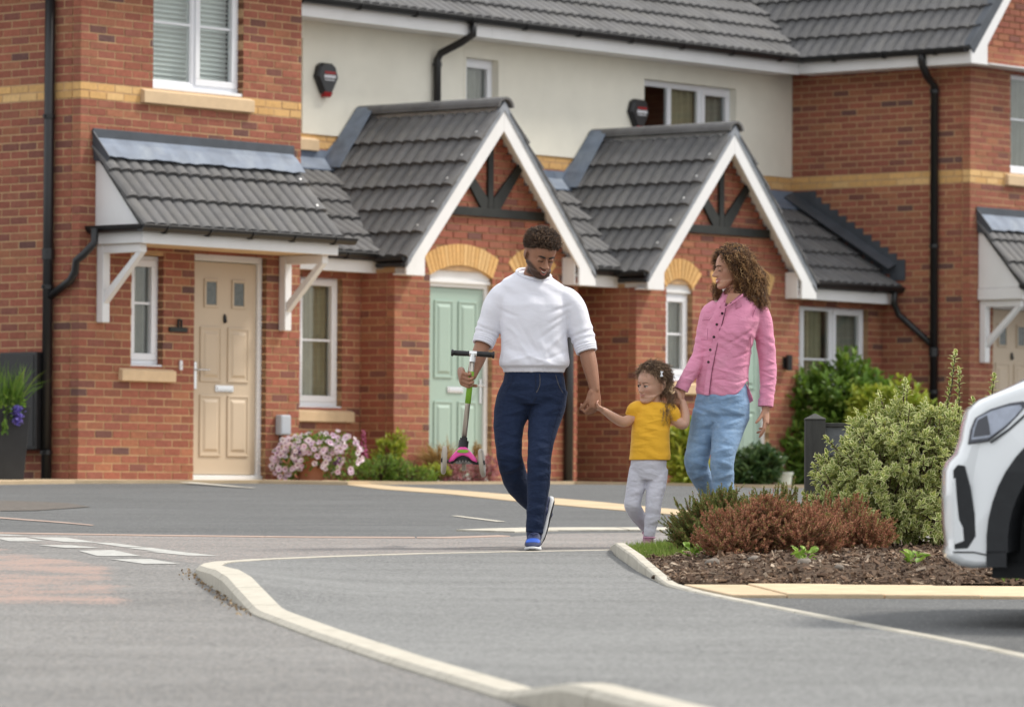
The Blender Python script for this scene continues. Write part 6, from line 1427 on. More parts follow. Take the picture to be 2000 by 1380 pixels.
# sweatshirt
b = MB()
loft(b, [((-.004, YT, 1.000), .170, .122), ((-.004, YT, 1.024), .176, .128), ((-.003, YT-.004, 1.038), .196, .148), ((-.002, YT-.004, 1.062), .200, .150), ((0, YT, 1.12), .190, .140), ((-.004, YT, 1.20), .186, .136), ((-.006, YT-.004, 1.30), .192, .136), ((-.01, YT-.004, 1.38), .200, .130), ((-.012, YT, 1.435), .200, .112, (1, 0, -.03)), ((-.013, YT, 1.475), .195, .102, (1, 0, -.06)), ((-.012, YT, 1.512), .166, .094, (1, 0, -.09), (0, .98, .12)), ((-.009, YT, 1.534), .124, .088, (1, 0, -.12), (0, .95, .25)), ((-.008, YT, 1.550), .097, .078, (1, 0, -.15), (0, .92, .38))], 36, 2.4)
def sleeve(b, pts, cuff):
    q = catmull(pts, 6); ps = [Vector(p[:3]) for p in q]; rs = [p[3] for p in q]; n = len(ps)
    rs = [r*(1+(.085*math.sin(i*1.9) if i > n*.62 else 0)) for i, r in enumerate(rs)]; b.tube(ps, rs, 22)
sleeve(b, [(-.110, YT, 1.445, .070), (-.168, YT, 1.432, .080), (-.215, YT+.005, 1.37, .080), (-.245, YT+.01, 1.29, .071), (-.270, YT+.015, 1.225, .069), (-.288, YT+.0, 1.172, .060)], 0)
sleeve(b, [(.105, YT, 1.415, .070), (.165, YT, 1.405, .082), (.212, YT, 1.355, .080), (.245, YT, 1.27, .072), (.272, YT-.005, 1.195, .068), (.288, YT-.022, 1.135, .060)], 0)
def wr_m(co, no):
    front = np.clip(-no[:, 1]*1.3, 0, 1); w_ = np.zeros(len(co))
    for p0, d, wd, ln, am in [((-.06, 1.13), (.55, -.84), .012, .10, .005), ((-.02, 1.16), (.5, -.87), .012, .12, -.005), ((.05, 1.12), (.35, -.94), .014, .10, .005), ((.10, 1.24), (-.8, -.6), .012, .09, -.006), ((.13, 1.30), (-.85, -.52), .011, .07, -.006), ((.12, 1.18), (-.7, -.7), .014, .1, .006), ((-.11, 1.22), (.75, -.66), .012, .08, .004), ((.02, 1.07), (.95, -.3), .010, .10, .005), ((-.08, 1.075), (.95, .25), .010, .07, .005), ((.10, 1.085), (.9, .4), .010, .08, -.005), ((.14, 1.355), (-.9, -.35), .010, .06, -.007), ((-.15, 1.33), (.9, -.4), .010, .05, -.005)]:
        w_ += fold(co, p0, d, wd, ln, am)*front
    w_ += .002*np.sin(co[:, 0]*46+co[:, 2]*31+3*np.sin(co[:, 2]*17))*front
    rib = (co[:, 2] < 1.026) & (np.abs(co[:, 0]) < .2); w_ += np.where(rib, .0012*np.sin(np.arctan2(co[:, 1]-YT, co[:, 0])*110), 0)
    return w_
sw = fuse('sweatshirt', b, .006, M['sweat'], MAN, 9, .5, wr_m)
b = MB(); n = 40; ring = [Vector((-.008+.095*math.cos(2*math.pi*i/n), YT-.002+.074*math.sin(2*math.pi*i/n), 1.554-.15*.092*math.cos(2*math.pi*i/n)+.38*.078*math.sin(2*math.pi*i/n))) for i in range(n)]
b.tube(ring+[ring[0], ring[1]], .0095, 8, caps=False); b.build('collar', M['sweat'], MAN, smooth=True)
for c, d, r_ in (((-.290, YT-.004, 1.165), (-.35, -.35, -1), .054), ((.290, YT-.024, 1.127), (.28, -.22, -1), .053)):
    d, a, e = basis(d); b = MB()
    for k in range(3):
        cc = Vector(c)-d*(.012*k-.004); ring = [cc+(a*math.cos(2*math.pi*i/24)+e*math.sin(2*math.pi*i/24))*(r_+.0015*k) for i in range(26)]; b.tube(ring, .0085, 8, caps=False)
    b.build('cuff', M['sweat'], MAN, smooth=True)
# jeans
def jeans(name, par, m, pel, legA, legB, voxel, wr, sm=3):
    b = MB(); loft(b, pel, 32, 2.3)
    for lg in (legA, legB):
        q = catmull(lg, 6); b.tube([Vector(p[:3]) for p in q], [p[3] for p in q], 22)
    return fuse(name, b, voxel, m, par, sm, .5, wr)
def wr_j(kz, cxs, am=1.0):
    def f(co, no):
        w_ = np.zeros(len(co)); front = np.clip(.35-no[:, 1], 0, 1)
        for (cx, cz) in cxs:
            for i in range(7):
                z0 = cz+(i-3)*.036; w_ += fold(co, (cx+.012*math.sin(i*2.1), z0), (1, .35*math.sin(i*1.7)), .011, .06, .0065*am*(1 if i % 2 else -.8))*front
        w_ += .0008*am*np.sin(co[:, 2]*70+5*np.sin(co[:, 0]*20)+co[:, 1]*15); return w_
    return f
jm = jeans('jeans', MAN, M['denim_d'], [((0, YT, .82), .165, .118), ((0, YT, .87), .182, .130), ((-.004, YT, .93), .178, .128), ((-.004, YT, .985), .168, .116), ((-.004, YT, 1.03), .160, .108)],
           [(-.082, YT, .90, .110), (-.118, YT, .815, .106), (-.144, YT-.02, .70, .087), (-.142, YT-.05, .575, .074), (-.135, YT-.05, .505, .072), (-.100, YT+.06, .39, .072), (-.045, YT+.17, .31, .060), (.03, YT+.25, .235, .050)],
           [(.080, YT, .90, .108), (.072, YT-.02, .80, .100), (.046, YT-.07, .68, .084), (.033, YT-.13, .57, .070), (.027, YT-.15, .495, .067), (.025, YT-.15, .39, .066), (.015, YT-.16, .25, .056), (.002, YT-.17, .10, .049)], .0065, wr_j(0, [(-.13, .53), (.04, .50), (.09, .86), (-.09, .86), (.01, .16)]))
dj = dropper(jm)
seam('fly_seam', MAN, dj, [(.004, .99), (.006, .94), (.008, .885)], .0022, M['seamd']); seam('fly_seam', MAN, dj, [(.028, .99), (.029, .93), (.010, .885)], .0014, M['seam'])
seam('pocket_seam', MAN, dj, [(.118, .985), (.135, .93), (.160, .885)], .0013, M['seam']); seam('pocket_seam', MAN, dj, [(-.118, .985), (-.135, .93), (-.165, .885)], .0012, M['seamd'])
seam('inseam', MAN, dj, [(.01, .86), (-.02, .80), (-.045, .72), (-.06, .62)], .002, M['seamd']); seam('outseam', MAN, dj, [(.145, .80), (.112, .70), (.092, .60), (.082, .5), (.08, .4), (.062, .25), (.046, .12)], .0014, M['seamd'])
shoe(MAN, (.004, -.11+.29-.17+.08, .0), -3, 0, .29, M['shoeblue'], M['sole'], M['shoebright'], 1.0, M['shoeblue'], bs=M['blacksole'])
shoe(MAN, (.118, YT+.30, .285), 8, 58, .285, M['shoeblue'], M['sole'], None, 1.0, None, bs=M['blacksole'], frame=((-.24, -.28, -.93), (.86, .12, -.32)))
b = MB(); limb(b, [(.0, YT-.165, .13, .045), (.002, YT-.16, .07, .042)]); limb(b, [(.03, YT+.25, .235, .042), (.075, YT+.28, .20, .038)]); b.build('sock', M['shoeblue'], MAN, smooth=True)
# ------------------------------------------------------------------ three wheeled scooter held in the man's hand
SC = empty('scooter', MAN.location+SB+Vector((0, 0, -.18))); tag(SC, "child's pink scooter with green stem and black handlebar held by the man", 'scooter')
def sp(name, b, m, par=None, **k):
    off = MAN.location-SC.location; b.v = [tuple(Vector(v)+off) for v in b.v]; return b.build(name, m, par or SC, **k)
M['scpink'] = mat('hot_pink_plastic', (.80,.075,.36), .35, .03, 8, coat=.3); M['scgreen'] = mat('green_sleeve', (.20,.42,.03), .45, .05, 8); M['alu'] = mat('anodised_aluminium', (.52,.48,.42), .3, .06, 12, metal=.9); M['wheelpu'] = mat('translucent_wheel', (.36,.32,.26), .4, .08, 14)
b = MB(); b.tube([SA, SB], .0145, 16); sp('stem', b, M['alu'], smooth=True)
b = MB(); b.tube([SA+ax_*.085, SA+ax_*.265], .0165, 16); sp('stem_sleeve', b, M['scgreen'], smooth=True)
b = MB(); b.tube([SA+Vector((-.02, 0, .016)), SA+Vector((.022, 0, .014))], .0155, 14); b.tube([SA+Vector((0, 0, .016)), SA+ax_*.03], .017, 14); sp('handlebar_clamp', b, M['chrome'])
for s, e in ((-1, Vector((-.122, 0, .020))), (1, Vector((.122, 0, .008)))):
    b = MB(); a_ = SA+Vector((s*.020, 0, .015)); e_ = SA+e; pts = [a_.lerp(e_, t) for t in (0, .06, .1, .5, .86, .88, .97, 1)]; b.tube(pts, [.0145, .016, .0145, .0155, .0145, .0195, .0195, .014], 14)
    for k in range(7): c = a_.lerp(e_, .2+.09*k); b.tube([c, c+(e_-a_)*.03], .0162, 14)
    sp('grip', b, M['black'], smooth=True)
b = MB(); b.tube([SB+Vector((.002, 0, .015)), SB+Vector((-.004, 0, -.028))], .028, 16); b.tube([SB+Vector((0, 0, .03)), SB+Vector((0, 0, .012))], .021, 16); sp('headset', b, M['black'])
q0 = SB+Vector((-.003, -.0, -.026))
prof_t = [(-.078, -.080), (-.072, -.060), (-.054, -.036), (-.032, -.012), (-.017, .004), (.017, .004), (.032, -.012), (.054, -.036), (.072, -.060), (.078, -.080), (.05, -.070), (.028, -.050), (.0, -.040), (-.028, -.050), (-.05, -.070)]
b = MB(); b.prism([q0+Vector((x*1.06, -.036, z*1.04)) for x, z in prof_t], (0, .085, 0)); sp('fork_cover', b, M['scpink'], bevel=.010, seg=3)
b = MB(); b.prism([q0+Vector((x, -.041, z)) for x, z in [(-.036, -.022), (-.024, -.011), (.024, -.011), (.036, -.022), (.018, -.029), (-.018, -.029)]], (0, .005, 0)); sp('badge', b, M['scgreen'], bevel=.002)
b = MB(); b.tube([q0+Vector((-.10, .01, -.072)), q0+Vector((-.06, .01, -.082)), q0+Vector((-.025, .01, -.058)), q0+Vector((.025, .01, -.058)), q0+Vector((.06, .01, -.084)), q0+Vector((.10, .01, -.086))], .010, 8); b.box(q0.x-.04, q0.x+.04, q0.y+.0, q0.y+.03, q0.z-.064, q0.z-.044)
for k in range(4): b.box(q0.x-.030+.017*k, q0.x-.023+.017*k, q0.y-.012, q0.y+.02, q0.z-.080, q0.z-.066)
sp('steering_truss', b, M['black'])
b = MB(); b.prism([q0+Vector((x, .04, -.058)) for x in (-.05, .05)]+[q0+Vector((.055, .30, -.065)), q0+Vector((.045, .52, -.075)), q0+Vector((-.045, .52, -.075)), q0+Vector((-.055, .30, -.065))], (0, 0, -.012)); sp('deck', b, M['black'], bevel=.006)
for s, tilt in ((-1, 3), (1, -7)):
    wc = q0+Vector((s*.106, .01, -.070 if s < 0 else -.084)); b = MB(); prof = [(.02, -.010), (.055, -.011), (.070, -.012), (.078, -.008), (.080, 0), (.078, .008), (.070, .012), (.055, .011), (.02, .010)]; ns = 32
    Rt = Matrix.Translation(wc) @ Matrix.Rotation(R(tilt), 4, 'Y') @ Matrix.Rotation(R(-5*s), 4, 'Z')
    for r_, x in prof:
        for i in range(ns): a = 2*math.pi*i/ns; b.v.append(tuple(Rt @ Vector((x, r_*math.cos(a), r_*math.sin(a)))))
    b.f = [(j*ns+i, j*ns+(i+1) % ns, (j+1)*ns+(i+1) % ns, (j+1)*ns+i) for j in range(len(prof)-1) for i in range(ns)]; b.m = [0]*len(b.f); wh = sp('wheel', b, M['wheelpu'], smooth=True)
    b = MB(); b.tube([Rt @ Vector((-.017, 0, 0)), Rt @ Vector((.017, 0, 0))], .012, 10); sp('hub', b, M['black'], wh)
b = MB(); wc = q0+Vector((0, .53, -.075)); b.tube([wc+Vector((-.011, 0, 0)), wc+Vector((.011, 0, 0))], .05, 24); sp('rear_wheel', b, M['wheelpu'])

# ------------------------------------------------------------------ the child between them
M['lip_c'] = mat('lips_child', (.50,.23,.19), .4, .06, 40); M['browc'] = mat('eyebrow_light', (.30,.18,.12), .8, .2, 60)
cs = 344.7; CH = empty('person', ((1268-1000)/9600*27.85, 27.85, SL*27.85+.006)); tag(CH, 'small curly haired child in yellow top and grey leggings walking between the adults', 'person')
# figures are drafted on a sketch grid of 344 units to the metre; cp and wp turn grid units into local metres
cp = lambda px, py, y=0: Vector(((px-1268)/cs, y, (1066-py)/cs))
def C4(px, py, y, r): v = cp(px, py, y); return (v.x, v.y, v.z, r)
HT = head_T(cp(1275, 746, -.005), 50, 15, 6, .90)
b = MB(); head_mesh(b, HT, 1.13, .96, .0085, .58, .35, True)
limb(b, [C4(1278, 800, .01, .040), C4(1278, 780, .005, .036), C4(1276, 765, 0, .038)])
loft(b, [(cp(1270, 905), .09, .07), (cp(1270, 850), .09, .07), (cp(1275, 810), .085, .06), (cp(1277, 795), .05, .045)])
limb(b, [C4(1250, 806, 0, .030), C4(1232, 817, -.02, .030), C4(1216, 822, -.08, .030), C4(1198, 814, -.15, .026), C4(1182, 804, -.225, .020), C4(1176, 801, -.25, .018)])
limb(b, [C4(1306, 806, 0, .030), C4(1322, 820, -.02, .031), C4(1336, 826, -.02, .029), C4(1339, 808, .0, .026), C4(1335, 787, .02, .021), C4(1333, 780, .03, .018)])
hand(b, cp(1177, 801, -.25), (-.75, -.6, .35), (.1, .3, .9), 1, (30, 60, 50), .02, (.4, .4, 20), .115)
hand(b, cp(1333, 781, .03), (-.25, -.1, 1), (-.6, .6, .1), -1, (25, 45, 40), .02, (.4, .4, 20), .115)
for hx, kx, yy in ((1250, 1238, -.02), (1284, 1281, -.03)): limb(b, [C4(hx, 912, 0, .05), C4(kx, 960, yy, .04)])
o = fuse('body', b, .0032, M['skin_c'], CH, 2, .5)
blush = lambda q: np.exp(-((np.abs(q[:, 0])-.042)/.018)**2-((q[:, 2]-.082)/.02)**2)*(q[:, 1] < -.03)*.35
stub_attr(o, HT.inverted(), blush)
face_bits(HT, CH, M['lip_c'], .008, 0, True, -.5, False, .0132, 'browc', .0015, .74, .0078)
# curls
b = MB(); base = MB()
def child_line(u_):
    t = abs(((u_+.5) % 1)-.5)*2; return float(np.interp(t, [0, .18, .28, .38, .5, .7, 1], [.205, .200, .182, .150, .105, .05, .03]))
for k in range(2300):
    u_ = prn.random(); v_ = .03+.204*prn.random()**.8; ln = child_line(u_)
    if v_ < ln: continue
    p = scalp(u_, v_, 1.02); nrm = (p-Vector((0, .012, .12))).normalized(); back = max(0, p.y)/.1
    q = p+nrm*prn.uniform(.002, .028); d = rdir(nrm*.6+Vector((0, .35, -.55)), .9); helix(b, HT @ q, HT.to_3x3() @ d, prn.uniform(.018, .042), .0048, .00145, prn.uniform(1.6, 2.8), 3, .25)
for k in range(130):                                # longer curls over the shoulder
    p = cp(1306+prn.gauss(0, 6), 758+prn.uniform(0, 34), -.02+prn.gauss(0, .025)); helix(b, p, rdir((.1, -.1, -1), .5), prn.uniform(.025, .045), .0055, .0014, 2.6, 3, .2)
for k in range(26):
    p = cp(1303+prn.gauss(0, 5), 798+prn.uniform(-5, 18), -.085+prn.gauss(0, .012)); helix(b, p, rdir((0, 0, -1), .4), .042, .0055, .0013, 2.8, 3, .2)
b.build('hair', M['hair_c'], CH, smooth=True)
for j in range(13):
    for i in range(48):
        u_ = i/48; ln = child_line(u_)+.006; v_ = ln+(.2335-ln)*(j/12); p = scalp(u_, v_, 1.0); c = Vector((0, .012, .12)); base.v.append(tuple(HT @ (p+(p-c).normalized()*(.002+.012*min(1, j/4)))))
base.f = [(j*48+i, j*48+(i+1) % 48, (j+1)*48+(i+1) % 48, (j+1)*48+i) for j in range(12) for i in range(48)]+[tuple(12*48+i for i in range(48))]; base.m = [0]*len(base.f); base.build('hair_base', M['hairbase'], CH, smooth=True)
b = MB(); hcp = cp(1291, 729, -.105); b.prism([hcp+Vector((x, 0, z)) for x, z in ((-.006, .017), (.013, .014), (.004, .002), (.011, -.014), (-.008, -.016), (-.003, .001))], (0, .012, 0)); b.build('hair_bow', M['upvc'], CH, bevel=.002)
# top with puffed sleeves
b = MB()
loft(b, [(cp(1270, 896), .118, .092), (cp(1271, 885), .116, .092), (cp(1271, 860), .110, .090), (cp(1272, 830), .108, .084), (cp(1275, 808), .106, .076), (cp(1277, 795), .092, .066), (cp(1278, 787), .066, .055), (cp(1278, 783), .052, .046)], 32, 2.4)
limb(b, [C4(1257, 797, 0, .040), C4(1246, 796, -.003, .047), C4(1238, 802, -.008, .044), C4(1233, 808, -.012, .034)]); limb(b, [C4(1298, 798, 0, .040), C4(1309, 801, -.005, .047), C4(1316, 810, -.015, .044), C4(1320, 817, -.022, .034)])
b.v = list(b.v)
def wr_c(co, no):
    w_ = np.zeros(len(co)); front = np.clip(.3-no[:, 1], 0, 1)
    for i in range(9): w_ += fold(co, (-.05+.012*i, .56+.022*i), (1, .25*math.sin(i*2)), .006, .05, .003*(1 if i % 2 else -1))*front
    w_ += .0016*np.sin(co[:, 2]*85+3*np.sin(co[:, 0]*22))*front; g = np.clip((np.abs(co[:, 0])-.085)/.03, 0, 1)*(co[:, 2] > .68); w_ += g*.0022*np.sin(np.arctan2(co[:, 1], co[:, 2]-.75)*34); return w_
fuse('top', b, .005, M['yellow'], CH, 3, .5, wr_c)
jeans('leggings', CH, M['legging'], [(cp(1270, 935), .085, .075), (cp(1268, 918), .100, .082), (cp(1268, 900), .102, .082), (cp(1269, 886), .096, .076)],
      [C4(1250, 912, 0, .056), C4(1245, 940, -.01, .056), C4(1239, 968, -.02, .049), C4(1237, 986, -.02, .047), C4(1249, 1006, .06, .043), C4(1261, 1022, .12, .036), C4(1267, 1031, .15, .031)],
      [C4(1287, 912, 0, .056), C4(1284, 940, -.02, .056), C4(1279, 968, -.05, .049), C4(1277, 986, -.06, .045), C4(1275, 1008, -.06, .044), C4(1271, 1030, -.06, .036), C4(1269, 1046, -.06, .031)], .005, wr_j(0, [(-.08, .23), (.03, .22), (.0, .09), (-.05, .4), (.05, .4)], .4))
shoe(CH, cp(1269, 1066, .02), -8, 0, .165, M['pinkshoe'], M['sole'], None, 1.05, M['sole']); shoe(CH, cp(1268, 1040, .17), -4, 45, .16, M['pinkshoe'], M['sole'], None, 1.05)
for px, py, y in ((1269, 1047, -.06), (1266, 1030, .15)):
    b = MB(); c = cp(px, py, y); ring = [c+Vector((.031*math.cos(2*math.pi*i/20), .031*math.sin(2*math.pi*i/20), 0)) for i in range(22)]; b.tube(ring, .005, 6, caps=False); b.tube([c+Vector((0, 0, .01)), c+Vector((0, -.005, -.03))], .026, 10); b.build('sock', M['pinkshoe'], CH, smooth=True)

# ------------------------------------------------------------------ the woman
ws = 344.0; WO = empty('person', ((1405-1000)/9600*27.95, 27.95, SL*27.95-.02)); tag(WO, 'curly haired woman in pink shirt and light blue jeans holding hands with the child', 'person')
WB = 1075.0
wp = lambda px, py, y=0: Vector(((px-1405)/ws, y, (WB-py)/ws))
def W4(px, py, y, r): v = wp(px, py, y); return (v.x, v.y, v.z, r)
WT = head_T(wp(1428, 521, -.02), 73, 9, 3, .97)
b = MB(); head_mesh(b, WT, .96, .92, .001, .92, -.1)
limb(b, [W4(1436, 600, .02, .055), W4(1436, 578, .01, .047), W4(1433, 556, 0, .047), W4(1431, 540, 0, .045)])
loft(b, [(wp(1410, 770), .09, .06), (wp(1415, 700), .09, .06), (wp(1425, 640), .10, .065), (wp(1432, 605), .085, .055), (wp(1435, 590), .058, .052)])
limb(b, [W4(1392, 605, .02, .045), W4(1376, 660, .02, .042), W4(1366, 692, .0, .038), W4(1346, 730, -.04, .034), W4(1333, 757, -.06, .026), W4(1330, 763, -.06, .024)])
limb(b, [W4(1486, 615, .02, .045), W4(1500, 680, .03, .040), W4(1503, 705, .03, .036), W4(1500, 760, 0, .032), W4(1496, 792, -.02, .024), W4(1496, 798, -.02, .022)])
hand(b, wp(1331, 762, -.06), (-.45, -.15, -1), (.25, .9, -.2), -1, (38, 60, 45), .0, (.3, .5, 25), .165)
hand(b, wp(1496, 796, -.02), (.02, -.12, -1), (-.9, .35, 0), -1, ((8, 12, 25, 32), (14, 18, 34, 38), (10, 12, 20, 22)), .10, (.55, .25, 10), .168)
for hx in (1392, 1428): limb(b, [W4(hx, 780, 0, .06), W4(hx, 815, -.01, .055)])
o = fuse('body', b, .0036, M['skin_w'], WO, 2, .5); stub_attr(o, WT.inverted(), lambda q: blush(q)*.8)
face_bits(WT, WO, M['lip_w'], .007, .008, True, -.3, True, .0115, 'hairbase', .0026)
# big curly hair
b = MB(); base = MB()
def hb(c, r): q = MB(); q.sphere(c, r, 20, 14); base.add(q.v, q.f)
HM = [(wp(1441, 515, .02), (.098, .100, .105)), (wp(1459, 540, .03), (.100, .100, .110)), (wp(1470, 568, .03), (.070, .085, .085)), (wp(1420, 498, .02), (.050, .075, .055))]
WTi = WT.inverted()
for c, r_ in HM[:3]: hb(tuple(c), tuple(q*.86 for q in r_))
hair_cl = lambda p: (lambda l: not (l.y < -.035 and l.z < .185 and l.z > -.02 and abs(l.x) < .082))(WTi @ p)
base = MB()
for c, r_ in HM[:3]:
    q = MB(); q.sphere(tuple(c), tuple(k*.84 for k in r_), 26, 18); keep = [hair_cl(Vector(v)) for v in q.v]; base.add(q.v, [f for f in q.f if all(keep[i] for i in f)])
base.build('hair_base', M['hairbase'], WO, smooth=True)
for k in range(3700):
    c, r_ = HM[prn.choices(range(4), [5, 5, 3, 1])[0]]; d = Vector((prn.gauss(0, 1), prn.gauss(0, 1), prn.gauss(0, 1))).normalized(); kk = prn.uniform(.80, 1.04); p = c+Vector((d.x*r_[0], d.y*r_[1], d.z*r_[2]))*kk
    if p.y > .09 and prn.random() < .5: continue
    L_ = prn.uniform(.03, .062); dd = rdir(d*.35+Vector((0, 0, -.75)), .75)
    if not hair_cl(p) or not hair_cl(p+dd*L_): continue
    helix(b, p, dd, L_, prn.uniform(.0045, .008), .0016, prn.uniform(1.8, 3.2), 3, .3)
def wom_line(u_):
    t = abs(((u_+.5) % 1)-.5)*2; return float(np.interp(t, [0, .14, .22, .30, .38, .48, .7, 1], [.196, .192, .172, .135, .095, .05, .02, .0]))
for k in range(2100):
    u_ = prn.random(); v_ = .0+.233*prn.random()**.6
    if v_ < wom_line(u_)+.003: continue
    p = scalp(u_, v_, 1.02); nrm = (p-Vector((0, .012, .12))).normalized(); q = WT @ (p+nrm*prn.uniform(.004, .034)); d = WT.to_3x3() @ (nrm*.6+Vector((0, .5, -.2)))
    helix(b, q, rdir(d.normalized()*.6+Vector((0, 0, -.5)), .8), prn.uniform(.026, .05), prn.uniform(.0045, .0075), .0016, prn.uniform(1.8, 3), 3, .3)
q = MB()
for j in range(13):
    for i in range(48):
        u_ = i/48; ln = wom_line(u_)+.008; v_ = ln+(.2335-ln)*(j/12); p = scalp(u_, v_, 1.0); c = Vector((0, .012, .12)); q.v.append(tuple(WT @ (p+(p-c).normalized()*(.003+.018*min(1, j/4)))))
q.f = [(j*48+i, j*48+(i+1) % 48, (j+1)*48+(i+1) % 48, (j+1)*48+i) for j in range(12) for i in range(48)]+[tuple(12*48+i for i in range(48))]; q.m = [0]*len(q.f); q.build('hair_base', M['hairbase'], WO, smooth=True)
for k in range(260):                                # the far side lock below the chin, and loose ends
    p = wp(1403+prn.gauss(0, 4), 553+prn.uniform(-6, 20), .06+prn.gauss(0, .02)); helix(b, p, rdir((-.1, 0, -1), .45), prn.uniform(.025, .045), .006, .0016, 2.6, 3, .2)
for k in range(260):
    p = wp(1484+prn.gauss(0, 8), 578+prn.uniform(-8, 14), .0+prn.gauss(0, .04)); helix(b, p, rdir((.1, 0, -1), .5), prn.uniform(.025, .05), .0065, .0016, 2.8, 3, .2)
for k in range(60):
    p = wp(1398+prn.gauss(0, 3), 495+prn.uniform(-8, 22), .05+prn.gauss(0, .012)); helix(b, p, rdir((-.3, 0, -.8), .6), .03, .006, .0015, 2.4, 3, .2)
b.build('hair', M['hair_w'], WO, smooth=True)
# shirt
b = MB(); tw = R(-26); axx, ayy = (math.cos(tw), math.sin(tw), 0), (-math.sin(tw), math.cos(tw), 0)
loft(b, [(wp(1411, 772, 0), .152, .112, axx, ayy), (wp(1411, 750, 0), .152, .114, axx, ayy), (wp(1413, 720, 0), .146, .112, axx, ayy), (wp(1418, 680, 0), .146, .112, axx, ayy), (wp(1425, 650, -.005), .153, .117, axx, ayy), (wp(1430, 625, 0), .158, .108, axx, ayy), (wp(1434, 602, .01), .150, .090, axx, ayy), (wp(1437, 588, .015), .118, .078, axx, ayy), (wp(1438, 577, .018), .078, .068, axx, ayy), (wp(1438, 571, .02), .058, .056, axx, ayy)], 36, 2.3)
for pts in ([W4(1402, 600, .03, .052), W4(1388, 610, .03, .056), W4(1378, 650, .025, .053), W4(1370, 688, .005, .050), W4(1354, 718, -.03, .044), W4(1336, 748, -.055, .038), W4(1331, 757, -.06, .036)],
            [W4(1466, 600, .02, .056), W4(1484, 610, .02, .060), W4(1493, 650, .025, .056), W4(1499, 695, .03, .052), W4(1501, 735, .015, .047), W4(1498, 775, -.01, .042), W4(1496, 792, -.02, .040)]):
    q = catmull(pts, 6); b.tube([Vector(p[:3]) for p in q], [p[3] for p in q], 20)
# curved tail at the back
b.prism([wp(1440, 760, .07), wp(1458, 745, .05), wp(1468, 760, .06), wp(1474, 780, .07), wp(1466, 785, .085), wp(1448, 775, .10)], (-.004, .02, 0))
def wr_w(co, no):
    w_ = np.zeros(len(co)); front = np.clip(.35-no[:, 1], 0, 1)
    for (px, py, dx, dz, wd, ln, am) in [(1440, 660, -.85, -.5, .008, .07, -.006), (1452, 690, -.9, -.4, .008, .07, -.006), (1450, 712, -.9, -.2, .007, .06, .005), (1420, 725, .9, -.25, .007, .06, .005), (1400, 740, .95, .1, .006, .05, -.004), (1430, 745, .95, -.2, .006, .06, -.005), (1400, 700, .8, -.5, .008, .06, .004), (1385, 720, .3, -.9, .007, .05, .004), (1460, 650, -.6, -.8, .008, .05, -.006), (1410, 640, .7, -.7, .009, .05, .004)]:
        w_ += fold(co, ((px-1405)/ws, (WB-py)/ws), (dx, dz), wd, ln, am)*front
    for cx, cz0 in ((1368, 690), (1500, 715), (1342, 735), (1500, 745)):
        for i in range(4): w_ += fold(co, ((cx-1405)/ws+.004*i, (WB-cz0)/ws+(i-1.5)*.024), (1, .5*math.sin(i*2+cx)), .006, .04, .0045*(1 if i % 2 else -1))
    w_ += .0015*np.sin(co[:, 0]*70+co[:, 2]*45+4*np.sin(co[:, 2]*21)); return w_
def hem(co):
    x = co[:, 0]-(1405-1405)/ws; z = co[:, 2]; z0 = (WB-772)/ws; wt = np.clip(1-(z-z0)/.16, 0, 1)**1.5*(co[:, 0] > -.15)*(co[:, 0] < .165)*(np.abs(co[:, 1]) < .2)
    lift = .085*np.clip((x-.07)/.085, 0, 1)**1.6+.012*np.clip((-.06-x)/.07, 0, 1)
    co = co.copy(); co[:, 2] += wt*lift*(co[:, 1] < .05); return co
fuse('shirt', b, .0055, M['pink'], WO, 3, .5, wr_w, hem)
# cuffs, collar, placket, pockets, buttons: pieces laid on the shirt by dropping them onto it along y
sh = WO.children[-1]; bpy.context.view_layer.update(); from mathutils.bvhtree import BVHTree
bv = BVHTree.FromPolygons([v.co.copy() for v in sh.data.vertices], [tuple(p.vertices) for p in sh.data.polygons])
def onshirt(px, py, off=.003):
    q = wp(px, py, -1); h = bv.ray_cast(q, Vector((0, 1, 0))); return (h[0]+Vector((0, -off, 0)), h[1]) if h[0] else (wp(px, py, -.1), Vector((0, -1, 0)))
def ribbon(name, pts, w_, m, th=.003, off=.003):
    b = MB(); P_ = [onshirt(*p, off)[0] for p in pts]; n = len(P_)
    for i, p in enumerate(P_):
        t = (P_[min(i+1, n-1)]-P_[max(i-1, 0)]).normalized(); s = t.cross(Vector((0, -1, 0))).normalized()*w_/2
        b.v += [tuple(p-s), tuple(p+s), tuple(p+s+Vector((0, th+.004, 0))), tuple(p-s+Vector((0, th+.004, 0)))]
    b.f = [(4*i+k, 4*i+(k+1) % 4, 4*i+4+(k+1) % 4, 4*i+4+k) for i in range(n-1) for k in range(4)]+[(0, 1, 2, 3), (4*n-1, 4*n-2, 4*n-3, 4*n-4)]; b.m = [0]*len(b.f); o = b.build(name, m, WO); return o
ribbon('placket', [(1414, 590), (1409, 612), (1404, 632), (1397, 660), (1391, 690), (1385, 720), (1381, 750), (1379, 770)], .030, M['pink'], off=.004)
M['pinkdark'] = mat('pink_stitching', (.42,.13,.22), .9, .1, 20)
ribbon('placket_seam', [(1419, 590), (1413.5, 612), (1408.5, 632), (1402, 660), (1396, 690), (1390, 720), (1386, 750), (1384, 771)], .004, M['pinkdark'], off=.0055)
for px, py in ((1409, 611), (1398.5, 632.5), (1393, 657), (1386, 682), (1382.5, 706)):
    p, nr = onshirt(px, py, .0085); b = MB(); b.tube([p+Vector((0, .006, 0)), p], .0078, 12); b.build('button', M['button'], WO)
def flap(name, poly, m=None, off=.004, th=.006):
    b = MB(); P_ = [onshirt(x, y, off)[0] for x, y in poly]; b.prism(P_, (0, th, 0)); return b.build(name, m or M['pink'], WO, bevel=.0012)
